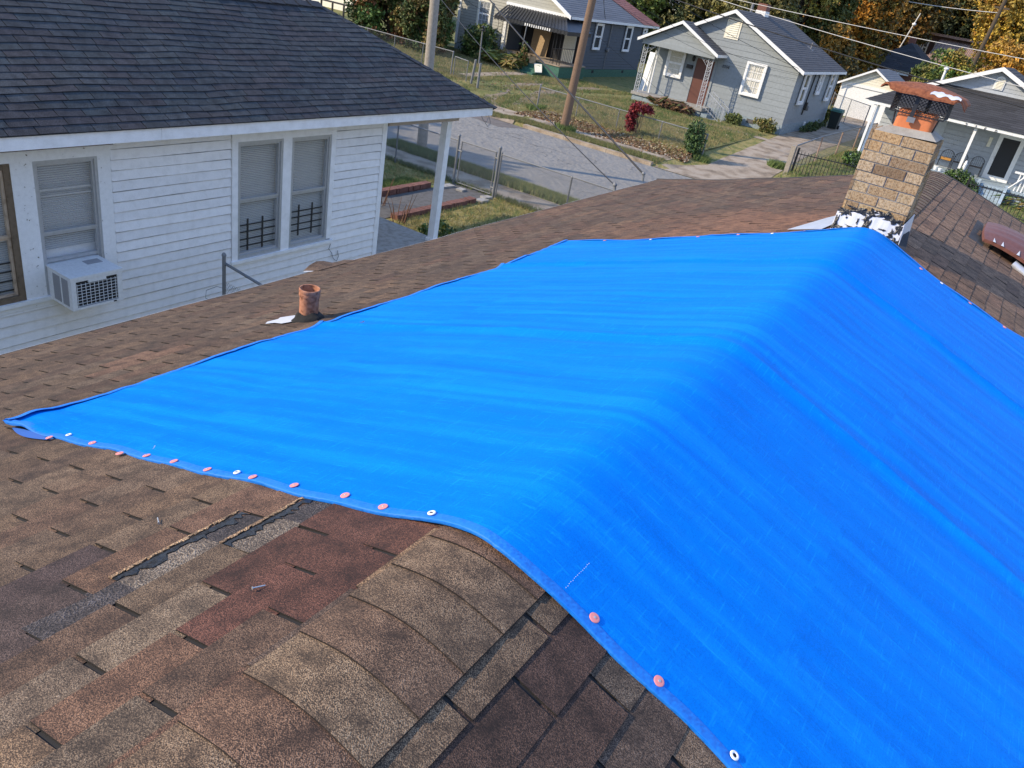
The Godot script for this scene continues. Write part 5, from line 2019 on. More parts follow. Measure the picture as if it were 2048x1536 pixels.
	courses(mb, Vector3(-14.30, 3.50, -41.12), Vector3(-14.30, 3.50, -42.58), Vector3(-16.55, 4.70, -41.12), Vector3(-16.55, 4.70, -42.58), 14, tone(.75, 1.0))
	courses(mb, Vector3(-18.80, 3.50, -42.58), Vector3(-18.80, 3.50, -41.12), Vector3(-16.55, 4.70, -42.58), Vector3(-16.55, 4.70, -41.12), 14, tone(.75, 1.0))
	put(mb, "porch_roof", M.roof_grey, h)
	mb = MB.new()
	trimbar(mb, Vector3(-14.28, 3.50, -41.10), Vector3(-16.55, 4.70, -41.10), .15, .04, Vector3(0, 0, 1))
	trimbar(mb, Vector3(-18.82, 3.50, -41.10), Vector3(-16.55, 4.70, -41.10), .15, .04, Vector3(0, 0, 1))
	mb.box(Vector3(-14.31, 3.37, -42.58), Vector3(-14.285, 3.50, -41.1))
	put(mb, "porch_rake", M.bright_white, h)
	mb = MB.new()
	mb.slab([Vector3(-14.3, 3.44, -42.58), Vector3(-14.3, 3.44, -41.1), Vector3(-16.55, 4.62, -41.1), Vector3(-16.55, 4.62, -42.58)], Vector3(0, .03, 0))
	mb.slab([Vector3(-16.55, 4.62, -42.58), Vector3(-16.55, 4.62, -41.1), Vector3(-18.8, 3.44, -41.1), Vector3(-18.8, 3.44, -42.58)], Vector3(0, .03, 0))
	mb.box(Vector3(-18.42, 3.30, -42.58), Vector3(-14.68, 3.32, -41.45))
	put(mb, "porch_ceiling", M.grey_board, h)
	var iron := mat("grey_iron", Color(.42, .44, .47), .5)
	scroll_post(h, -14.70, -41.45, .85, 3.26, iron, [-1])
	scroll_post(h, -18.40, -41.45, .85, 3.26, iron, [1])
	mb = MB.new()
	mb.bar(Vector3(-18.0, .85, -42.3), Vector3(-18.0, 3.3, -42.3), .05, 8)
	put(mb, "downspout", M.bright_white, h)
	for k in 2: # steps to the right of the porch
		mb = MB.new()
		mb.box(Vector3(-14.45 + k * .33, .2, -42.2), Vector3(-14.12 + k * .33, .62 - k * .2, -41.4))
		put(mb, "step", M.grey_base, h)
	mb = MB.new()
	for z in [-41.42, -42.2]:
		for k in 8:
			var x := -14.4 + k * .15
			mb.bar(Vector3(x, .85 - k * .085, z), Vector3(x, 1.68 - k * .085, z), .010, 4)
		mb.bar(Vector3(-14.42, 1.70, z), Vector3(-13.3, 1.06, z), .018, 5)
		mb.bar(Vector3(-14.42, .95, z), Vector3(-13.3, .34, z), .012, 5)
		for k in 5:
			var pts := []
			for q in 9:
				var a := q / 8.0 * TAU
				pts.append(Vector3(-14.25 + k * .2 + cos(a) * .07, 1.3 - k * .11 + sin(a) * .09, z))
			mb.tube(pts, .008, 4)
		mb.bar(Vector3(-13.3, .2, z), Vector3(-13.3, 1.08, z), .02, 6)
	put(mb, "handrail", iron, h)
	# meter pipe, crawl door, vents
	mb = MB.new()
	mb.tube([Vector3(-10.42, 3.55, -45.9), Vector3(-10.44, 1.3, -45.75)], .035, 6)
	mb.box(Vector3(-10.46, 1.55, -46.0), Vector3(-10.34, 1.95, -45.8))
	put(mb, "meter_pipe", M.dark_grille, h)
	mb = MB.new()
	mb.bar(Vector3(-10.44, 1.62, -46.35), Vector3(-10.33, 1.62, -46.35), .12, 10)
	put(mb, "meter", M.galv, h)
	mb = MB.new()
	mb.box(Vector3(-10.46, .45, -47.25), Vector3(-10.42, .86, -46.85))
	put(mb, "crawl_door", M.bright_white, h)
	mb = MB.new()
	mb.fbox(ff, -12.35, -11.95, .60, .80, .03, .05)
	put(mb, "foundation_vent", M.dark_concrete, h)

func build_dark_house() -> void:
	var h := thing("dark_house", "dark slate blue and beige house with black porch awning and boarded doorway", "house", Vector3(-28, .4, -48))
	var mb := MB.new()
	mb.box(Vector3(-32.0, .2, -53.2), Vector3(-23.93, 3.72, -44.45))
	mb.box(Vector3(-32.0, .2, -44.45), Vector3(-28.25, 3.72, -43.05))
	put(mb, "wall", M.navy_board, h)
	var fs := [Vector3(-23.9, 0, 0), FX[0], FX[1]]
	var ff := [Vector3(0, 0, -43.0), FZ[0], FZ[1]]
	siding(h, fs, 44.4, 53.25, .86, 3.72, .165, M.navy_board, .018, 0.0, .018)
	siding(h, ff, -32.0, -28.2, .86, 5.0, .16, M.beige_board, .016, 0.0, .016)
	mb = MB.new()
	mb.fbox(fs, 44.4, 53.27, .2, .86, -.1, .03)
	put(mb, "foundation", M.green_paint, h)
	mb = MB.new()
	mb.fbox(ff, -32.02, -28.2, .2, .86, -.1, .03)
	put(mb, "front_foundation", M.grey_base, h)
	mb = MB.new()
	for u in [46.6, 50.9]:
		mb.fbox(fs, u - .14, u + .14, .66, .82, .03, .04)
	put(mb, "foundation_vent", M.dark_inside, h)
	mb = MB.new()
	mb.fbox(ff, -32.06, -31.9, .8, 4.8, 0, .05)
	mb.fbox(ff, -28.28, -28.14, 3.5, 5.2, 0, .05)
	put(mb, "corner_board", M.bright_white, h)
	var f2 := [fs[0] + Vector3(.1, 0, 0), fs[1], fs[2]]
	var wo := {"frame": .09, "trim": M.bright_white, "sash": M.bright_white, "depth": .03, "face": .04, "glass": M.glass_dark, "sw": .05}
	window(h, f2, 45.80, 46.75, 2.02, 3.52, wo)
	window(h, f2, 49.98, 50.95, 2.0, 3.56, wo)
	window(h, f2, 52.6, 53.2, 2.9, 3.52, wo)
	var f3 := [ff[0] + Vector3(0, 0, .1), ff[1], ff[2]]
	window(h, f3, -30.55, -29.55, 2.02, 3.56, wo.merged({"trim": M.cream, "panes": [3, 2], "glass": M.glass, "blind": true}, true))
	# roof
	mb = MB.new()
	courses(mb, Vector3(-23.6, 3.72, -42.2), Vector3(-23.6, 3.72, -53.5), Vector3(-28.0, 6.1, -42.2), Vector3(-28.0, 6.1, -50.5), 24, tone(.8, 1.0))
	courses(mb, Vector3(-32.4, 3.72, -53.5), Vector3(-32.4, 3.72, -42.2), Vector3(-28.0, 6.1, -50.5), Vector3(-28.0, 6.1, -42.2), 24, tone(.8, 1.0))
	put(mb, "roof", M.roof_light, h)
	mb = MB.new()
	courses(mb, Vector3(-23.55, 3.73, -52.0), Vector3(-23.55, 3.73, -54.7), Vector3(-28.0, 6.14, -49.0), Vector3(-28.0, 6.14, -50.9), 24, func() -> Color: return Color(1.0, .55, .5) * rr(.8, 1.0))
	put(mb, "red_roof_patch", M.tin_rust, h)
	mb = MB.new()
	mb.box(Vector3(-23.62, 3.58, -54.6), Vector3(-23.58, 3.72, -42.25))
	put(mb, "fascia", M.bright_white, h)
	mb = MB.new()
	trimbar(mb, Vector3(-23.6, 3.74, -42.16), Vector3(-28.0, 6.14, -42.16), .2, .05, Vector3(0, 0, 1))
	mb.box(Vector3(-28.2, 3.60, -42.46), Vector3(-23.9, 3.76, -42.38))
	put(mb, "gable_trim", M.bright_white, h)
	gable_siding(h, [Vector3(0, 0, -42.5), FZ[0], FZ[1]], -28.2, -23.7, 3.74, -28.1, 5.95, .16, M.beige_board)
	# recessed porch
	mb = MB.new()
	mb.box(Vector3(-28.2, 3.55, -44.5), Vector3(-23.9, 3.60, -42.45))
	put(mb, "porch_ceiling", M.roof_dark, h)
	mb = MB.new()
	mb.box(Vector3(-28.2, .2, -44.5), Vector3(-23.35, 1.08, -41.45))
	put(mb, "porch_base", M.green_paint, h)
	mb = MB.new()
	mb.box(Vector3(-28.25, 1.08, -44.5), Vector3(-23.30, 1.14, -41.40))
	put(mb, "porch_floor", M.old_concrete, h)
	for k in 3:
		mb = MB.new()
		mb.box(Vector3(-25.75, .2, -41.45 + k * .34), Vector3(-24.45, .92 - k * .2, -41.11 + k * .34))
		put(mb, "step", M.green_paint, h)
	mb = MB.new()
	mb.box(Vector3(-28.15, 1.1, -44.45), Vector3(-23.95, 3.58, -44.40))
	put(mb, "porch_back_wall", M.dark_inside, h)
	mb = MB.new()
	mb.slab([Vector3(-27.2, 1.14, -44.2), Vector3(-25.95, 1.14, -44.1), Vector3(-25.9, 2.9, -44.3), Vector3(-27.2, 2.9, -44.35)], Vector3(0, 0, -.02))
	put(mb, "plywood_sheet", M.plywood, h)
	mb = MB.new()
	mb.box(Vector3(-28.2, 1.14, -42.6), Vector3(-28.02, 3.6, -42.42))
	put(mb, "porch_column", M.chipped_white, h)
	mb = MB.new()
	mb.box(Vector3(-25.0, 1.14, -44.38), Vector3(-24.2, 3.5, -44.32))
	put(mb, "door_panel", M.cream, h)
	mb = MB.new()
	for k in 12:
		mb.bar(Vector3(-24.0, 1.14, -41.6 - k * .2), Vector3(-24.0, 1.95, -41.6 - k * .2), .012, 4)
	for x in [-24.0, -23.55]:
		for s in [-.09, .09]:
			mb.bar(Vector3(x + s, 1.14, -41.55), Vector3(x + s, 3.1, -41.55), .018, 5)
	for x in [-28.1, -27.8]:
		mb.bar(Vector3(x, .9, -41.7), Vector3(x, 3.0, -41.7), .014, 5)
	for k in 9:
		mb.bar(Vector3(-28.1, 1.0 + k * .22, -41.7), Vector3(-27.8, 1.2 + k * .22, -41.7), .009, 4)
	mb.bar(Vector3(-24.0, 1.95, -41.5), Vector3(-24.0, 1.95, -44.0), .016, 5)
	put(mb, "iron_railing", M.black_iron, h)
	mb = MB.new()
	mb.bar(Vector3(-25.85, .45, -41.05), Vector3(-25.72, 2.8, -41.05), .03, 8)
	put(mb, "awning_pole", M.galv, h)
	# ribbed awning: front plane, right-hand return and striped valance
	mb = MB.new()
	var n := 44
	for k in n:
		var x0 := lerpf(-28.1, -24.0, k / float(n)); var x1 := lerpf(-28.1, -24.0, (k + 1) / float(n))
		var y0 := lerpf(-28.05, -23.05, k / float(n)); var y1 := lerpf(-28.05, -23.05, (k + 1) / float(n))
		var a := Vector3(x0, 3.60, -42.36); var b := Vector3(x1, 3.60, -42.36); var c := Vector3(y1, 2.98, -41.1); var d := Vector3(y0, 2.98, -41.1)
		var up := Vector3(0, .028, .012) if k % 2 else Vector3.ZERO
		mb.col = Color(1, 1, 1) * (1.0 if k % 2 else .55)
		mb.slab([d + up, c + up, b + up, a + up], Vector3(0, -.012, 0))
		mb.slab([d + up + Vector3(0, -.2, 0), c + up + Vector3(0, -.2, 0), c + up, d + up], Vector3(0, 0, -.01))
	mb.col = Color(1, 1, 1.2)
	mb.slab([Vector3(-23.05, 2.98, -41.1), Vector3(-22.9, 3.0, -43.6), Vector3(-23.88, 3.56, -43.6), Vector3(-24.0, 3.6, -42.36)], Vector3(0, -.012, 0))
	mb.slab([Vector3(-23.05, 2.78, -41.1), Vector3(-22.9, 2.8, -43.6), Vector3(-22.9, 3.0, -43.6), Vector3(-23.05, 2.98, -41.1)], Vector3(-.01, 0, 0))
	put(mb, "awning", M.awning_black, h)
	mb = MB.new()
	for k in 12:
		var x := -25.9 + k * .15
		mb.box(Vector3(x, 2.80, -41.088), Vector3(x + .07, 2.94, -41.082))
	put(mb, "worn_valance_strip", M.chipped_white, h)
	mb = MB.new() # meter mast between windows
	mb.bar(Vector3(-23.82, 2.2, -47.9), Vector3(-23.82, 3.6, -47.9), .035, 6)
	mb.bar(Vector3(-23.82, .9, -47.9), Vector3(-23.82, 2.2, -47.9), .018, 6)
	put(mb, "meter_mast", M.galv, h)
	mb = MB.new()
	mb.bar(Vector3(-23.86, 2.05, -47.9), Vector3(-23.72, 2.05, -47.9), .12, 10)
	put(mb, "meter", M.galv, h)
	# things on the steps
	var bx := thing("cardboard_box", "orange brown cardboard box on the green porch steps", "box", Vector3(-24.95, .92, -41.2))
	mb = MB.new()
	mb.obox(Vector3(-25.1, 1.12, -41.3), Vector3(.18, .18, .14), Basis(Vector3.UP, .5))
	put(mb, "carton", M.plywood, bx)
	mb = MB.new()
	mb.slab([Vector3(-25.2, 1.31, -41.15), Vector3(-24.95, 1.31, -41.05), Vector3(-24.9, 1.40, -40.95), Vector3(-25.15, 1.40, -41.02)], Vector3(0, -.01, 0))
	put(mb, "flap", M.plywood, bx)
	var ca := thing("fallen_board", "pale board lying on the green porch steps", "board", Vector3(-24.6, .7, -40.9))
	mb = MB.new()
	mb.slab([Vector3(-24.9, .98, -41.2), Vector3(-24.3, .62, -40.45), Vector3(-24.0, .66, -40.7), Vector3(-24.5, 1.02, -41.4)], Vector3(0, -.03, 0))
	put(mb, "panel", M.cream, ca)
	# slender lamp post on the lawn
	var lp := thing("lamp_post", "thin green grey lamp post with dark lantern on the far lawn", "lamp post", Vector3(-27.15, .4, -38.9))
	mb = MB.new()
	mb.bar(Vector3(-27.12, .4, -38.9), Vector3(-27.2, 2.2, -38.9), .05, 8, .035)
	put(mb, "pole", M.galv, lp)
	mb = MB.new()
	mb.lathe(Vector3(-27.2, 2.18, -38.9), [[.001, 0], [.10, .03], [.14, .05], [.05, .07], [.06, .2], [.12, .22], [.02, .30], [.001, .32]], 8)
	put(mb, "lantern", M.black_iron, lp)
	mb = MB.new()
	mb.bar(Vector3(-27.42, 2.2, -38.9), Vector3(-26.98, 2.2, -38.9), .02, 6)
	put(mb, "crossbar", M.black_iron, lp)
	# leaning white sheet between the two houses
	var sh := thing("leaning_board", "pale blue white board leaning upright between dark and grey houses", "board", Vector3(-20.0, .4, -46))
	mb = MB.new()
	mb.slab([Vector3(-20.25, .42, -46.0), Vector3(-19.75, .42, -46.0), Vector3(-19.95, 2.6, -46.5), Vector3(-20.3, 2.6, -46.5)], Vector3(0, 0, -.03))
	put(mb, "panel", M.bright_white, sh)
	sh = thing("plank", "thin white upright plank left of the grey house wall", "plank", Vector3(-18.9, .4, -43.6))
	mb = MB.new()
	mb.bar(Vector3(-18.95, .6, -43.6), Vector3(-18.75, 3.3, -43.9), .04, 6)
	put(mb, "board", M.bright_white, sh)

func build_porch_house() -> void:
	# blue-grey vinyl house at the right edge, number 2160
	var h := thing("vinyl_house", "light blue grey vinyl sided house with open porch numbered 2160", "house", Vector3(-1, .3, -44))
	var zf := -42.3; var pz := -40.35
	var mb := MB.new()
	mb.box(Vector3(-6.0, .2, -52.0), Vector3(5.0, 3.3, zf - .03))
	put(mb, "wall", M.vinyl, h)
	var ff := [Vector3(0, 0, zf), FZ[0], FZ[1]]
	siding(h, ff, -6.0, -.98, .95, 3.2, .2, M.vinyl, .014, 0.0, .022)
	siding(h, ff, .08, 4.5, .95, 3.2, .2, M.vinyl, .014, 0.0, .022)
	siding(h, [Vector3(-6.0, 0, 0), Vector3(0, 0, 1), Vector3(-1, 0, 0)], -52.0, zf, .5, 3.2, .2, M.vinyl, .014, 0.0, .022)
	mb = MB.new()
	mb.box(Vector3(-6.25, 2.98, zf), Vector3(5.0, 3.0, pz))
	put(mb, "porch_ceiling", M.bright_white, h)
	# porch floor, skirt and steps
	mb = MB.new()
	mb.box(Vector3(-6.0, .2, zf), Vector3(4.5, .80, pz + .1))
	put(mb, "porch_skirt", M.blue_grey_paint, h)
	mb = MB.new()
	mb.box(Vector3(-6.05, .80, zf), Vector3(4.55, .90, pz + .22))
	put(mb, "porch_floor", M.blue_grey_paint, h)
	for k in 3:
		mb = MB.new()
		mb.box(Vector3(-.85, .2, pz + .22 + k * .32), Vector3(.10, .72 - k * .18, pz + .54 + k * .32))
		put(mb, "step", M.blue_grey_paint, h)
	mb = MB.new()
	for x in [-.92, .15]:
		mb.hexa([Vector3(x - .06, .2, pz + 1.3), Vector3(x + .06, .2, pz + 1.3), Vector3(x + .06, .2, pz + .22), Vector3(x - .06, .2, pz + .22),
			Vector3(x - .06, .42, pz + 1.3), Vector3(x + .06, .42, pz + 1.3), Vector3(x + .06, 1.05, pz + .22), Vector3(x - .06, 1.05, pz + .22)])
	put(mb, "stair_wall", M.blue_grey_paint, h)
	# posts and gutter
	for q in [[-1.90, pz + .02, .055], [-6.02, pz + .02, .05], [1.1, pz + .02, .055]]:
		mb = MB.new()
		mb.box(Vector3(q[0] - q[2], .9, q[1] - q[2]), Vector3(q[0] + q[2], 3.0, q[1] + q[2]))
		put(mb, "porch_post", M.bright_white, h)
	mb = MB.new()
	mb.box(Vector3(-6.20, .65, pz + .10), Vector3(-6.10, 3.0, pz + .2))
	put(mb, "downspout", M.bright_white, h)
	mb = MB.new()
	mb.lathe(Vector3(-6.15, .35, pz + .4), [[.35, 0], [.38, .2], [.32, .38], [.2, .44], [.001, .45]], 14)
	put(mb, "porch_pier", M.blue_grey_paint, h)
	mb = MB.new()
	for k in 8:
		var x0 := -6.5 + k * 1.5
		mb.box(Vector3(x0, 3.0, pz + .10), Vector3(x0 + 1.494, 3.14, pz + .24))
	put(mb, "gutter", M.bright_white, h)
	for k in 4:
		text(h, "2160"[k], Vector3([-2.32, -1.93, -1.56, -1.14][k], 3.02, pz + .25), .13, M.ink, "house_number")
	# front of the roof, then the gable above it
	mb = MB.new()
	courses(mb, Vector3(-6.65, 3.13, pz + .27), Vector3(5.5, 3.13, pz + .27), Vector3(-4.4, 4.42, -42.6), Vector3(5.5, 4.42, -42.6), 17, tone(.6, 1.0), .55)
	courses(mb, Vector3(-6.65, 3.13, -52), Vector3(-6.65, 3.13, pz + .27), Vector3(-4.4, 4.42, -52), Vector3(-4.4, 4.42, -42.6), 17, tone(.6, 1.0), .55)
	put(mb, "roof", M.roof_dark, h)
	var gz := -42.45
	var up := -1.95
	gable_siding(h, [Vector3(0, 0, gz), FZ[0], FZ[1]], -4.1, .2, 4.33, up, 5.34, .16, M.vinyl)
	mb = MB.new()
	courses(mb, Vector3(.75, 4.2, gz + .3), Vector3(.75, 4.2, -52), Vector3(up, 5.45, gz + .3), Vector3(up, 5.45, -52), 14, tone(.7, 1.0))
	courses(mb, Vector3(-4.65, 4.2, -52), Vector3(-4.65, 4.2, gz + .3), Vector3(up, 5.45, -52), Vector3(up, 5.45, gz + .3), 14, tone(.7, 1.0))
	put(mb, "gable_roof", M.roof_dark, h)
	mb = MB.new()
	trimbar(mb, Vector3(.75, 4.2, gz + .31), Vector3(up, 5.45, gz + .31), .18, .05, Vector3(0, 0, 1))
	trimbar(mb, Vector3(-4.65, 4.2, gz + .31), Vector3(up, 5.45, gz + .31), .18, .05, Vector3(0, 0, 1))
	put(mb, "rake_board", M.bright_white, h)
	mb = MB.new()
	mb.slab([Vector3(up, 5.36, gz), Vector3(up, 5.36, gz + .3), Vector3(-4.6, 4.12, gz + .3), Vector3(-4.6, 4.12, gz)], Vector3(0, .03, 0))
	put(mb, "soffit", M.bright_white, h)
	# arched vent
	mb = MB.new()
	var arch := [Vector3(-2.06, 4.52, gz + .06), Vector3(-1.66, 4.52, gz + .06)]
	for k in 9:
		var a := PI * k / 8.0
		arch.append(Vector3(-1.86 + cos(a) * .20, 4.88 + sin(a) * .2, gz + .06))
	mb.slab(arch, Vector3(0, 0, -.05))
	var gv := put(mb, "gable_vent", M.bright_white, h)
	for k in 8:
		mb = MB.new()
		mb.slab([Vector3(-2.01, 4.57 + k * .055, gz + .085), Vector3(-1.71, 4.57 + k * .055, gz + .085), Vector3(-1.71, 4.605 + k * .055, gz + .062), Vector3(-2.01, 4.605 + k * .055, gz + .062)], Vector3(0, -.004, -.004))
		put(mb, "slat", M.cream, gv)
	# storm door
	mb = MB.new()
	for q in [[-.98, -.80, .9, 2.9], [-.10, .08, .9, 2.9]]:
		mb.fbox(ff, q[0], q[1], q[2], q[3], 0, .06)
	mb.fbox(ff, -.80, -.10, 2.72, 2.9, 0, .058)
	mb.fbox(ff, -.80, -.10, .9, 1.08, 0, .058)
	var door := put(mb, "door", M.bright_white, h)
	mb = MB.new()
	mb.fbox(ff, -.80, -.10, 1.08, 2.72, .0, .03)
	put(mb, "glass", M.dark_grille, door)
	mb = MB.new()
	mb.fbox(ff, -.83, -.80, 1.75, 1.88, .06, .10)
	put(mb, "handle", M.nail, door)
	mb = MB.new()
	mb.fbox(ff, -1.32, -1.18, 2.2, 2.62, .0, .09)
	put(mb, "porch_light", M.cream, h)
	mb = MB.new()
	mb.fbox(ff, -3.75, -3.2, 1.9, 2.85, .02, .05)
	put(mb, "window_panel", M.vinyl, h)
	# newel and white rail
	mb = MB.new()
	mb.box(Vector3(-1.76, .5, -40.0), Vector3(-1.64, 1.15, -39.88))
	mb.lathe(Vector3(-1.70, 1.15, -39.94), [[.085, 0], [.09, .05], [.05, .08], [.075, .2], [.065, .34], [.085, .38], [.04, .40], [.055, .45], [.001, .52]], 10)
	put(mb, "newel_post", M.bright_white, h)
	mb = MB.new()
	for k in 9:
		mb.box(Vector3(.42 + k * .14, .9, pz + .0), Vector3(.47 + k * .14, 1.6, pz + .05))
	mb.box(Vector3(.2, 1.6, pz - .02), Vector3(1.9, 1.68, pz + .07))
	mb.bar(Vector3(.22, .95, pz + .1), Vector3(.75, 1.7, pz + .1), .03, 6)
	put(mb, "railing", M.bright_white, h)
	mb = MB.new()
	mb.bar(Vector3(-4.3, 4.2, -44.0), Vector3(-4.3, 4.86, -44.0), .06, 8)
	mb.lathe(Vector3(-4.3, 4.84, -44.0), [[.06, 0], [.11, .03], [.11, .10], [.001, .13]], 10)
	put(mb, "roof_vent_pipe", M.bright_white, h)
	mb = MB.new()
	mb.bar(Vector3(-.7, 4.7, -45.5), Vector3(-.72, 6.0, -45.5), .11, 10)
	mb.lathe(Vector3(-.72, 5.95, -45.5), [[.11, 0], [.2, .02], [.2, .1], [.001, .2]], 10)
	put(mb, "tall_flue", M.galv, h)
	# metal porch chairs
	var labels := ["black metal porch chair with an orange cushion on the vinyl house's porch", "black metal porch chair behind the white porch post", "black metal porch chair between the porch post and the storm door"]
	var pos := [Vector3(-2.62, .9, -41.55), Vector3(-2.05, .9, -41.7), Vector3(-1.35, .9, -41.75)]
	for k in 3:
		var c := thing("porch_chair", labels[k], "chair", pos[k], "black porch chairs")
		mb = MB.new()
		var pts := []
		for q in 11:
			var a := PI * q / 10.0
			pts.append(pos[k] + Vector3(cos(a) * .26, .62 + sin(a) * .22, -.22))
		mb.tube(pts, .014, 5)
		for s in [-.26, .26]:
			mb.bar(pos[k] + Vector3(s, 0, -.25), pos[k] + Vector3(s, .63, -.22), .014, 5)
		put(mb, "back_frame", M.black_iron, c)
		mb = MB.new()
		for q in 6:
			var x := -.2 + q * .08
			mb.bar(pos[k] + Vector3(x, .42, -.22), pos[k] + Vector3(x, .62 + .22 * sqrt(maxf(0.0, 1 - pow(x / .26, 2))), -.22), .005, 4)
		put(mb, "back_grille", M.black_iron, c)
		mb = MB.new()
		mb.box(pos[k] + Vector3(-.25, .40, -.22), pos[k] + Vector3(.25, .425, .24))
		put(mb, "seat", M.black_iron, c)
		for s in [-.24, .24]:
			mb = MB.new()
			mb.bar(pos[k] + Vector3(s, 0, .24), pos[k] + Vector3(s, .62, .22), .013, 5)
			put(mb, "leg", M.black_iron, c)
			mb = MB.new()
			mb.bar(pos[k] + Vector3(s, .62, .24), pos[k] + Vector3(s, .62, -.22), .016, 5)
			put(mb, "arm", M.black_iron, c)
		if k == 0:
			mb = MB.new()
			mb.box(pos[k] + Vector3(-.22, .425, -.18), pos[k] + Vector3(.22, .50, .2))
			put(mb, "cushion", mat("cushion", Color(.45, .22, .05), .9), c)
	var fp := thing("flower_pot", "small pale pots beside the chair on the vinyl house's porch", "pot", Vector3(-2.75, .9, -40.6))
	mb = MB.new()
	mb.lathe(Vector3(-2.8, .9, -40.6), [[.07, 0], [.1, .16], [.11, .17], [.09, .17], [.001, .14]], 10)
	mb.lathe(Vector3(-2.6, .9, -40.5), [[.06, 0], [.09, .12], [.07, .13], [.001, .1]], 10)
	put(mb, "pot", M.bright_white, fp)
	var sb := thing("shrub", "dark green leafy shrub at the vinyl house's porch steps", "shrub", Vector3(-1.5, .3, -39.6))
	leaf_clump(sb, Vector3(-1.75, .85, -39.75), Vector3(.55, .42, .35), 260, .12, [Color(.05, .10, .02), Color(.10, .16, .03), Color(.03, .06, .02)], "foliage")
	leaf_clump(sb, Vector3(-1.25, .65, -39.5), Vector3(.45, .38, .35), 220, .12, [Color(.05, .10, .02), Color(.09, .15, .03), Color(.03, .06, .02)], "foliage")
	sb = thing("shrub", "strappy green plants growing along the vinyl house's porch base", "shrub", Vector3(1.0, .3, -39.7))
	leaf_clump(sb, Vector3(1.2, .55, -39.75), Vector3(1.5, .25, .25), 200, .28, [Color(.09, .16, .04), Color(.14, .18, .05), Color(.3, .2, .04)], "foliage", "strap", 1.4)
	sb = thing("shrub", "small green shrub beside the vinyl house's downspout", "shrub", Vector3(-5.9, .3, -38.8))
	leaf_clump(sb, Vector3(-5.95, .65, -38.9), Vector3(.5, .4, .4), 260, .11, [Color(.06, .12, .02), Color(.12, .19, .04), Color(.03, .06, .02)], "foliage")

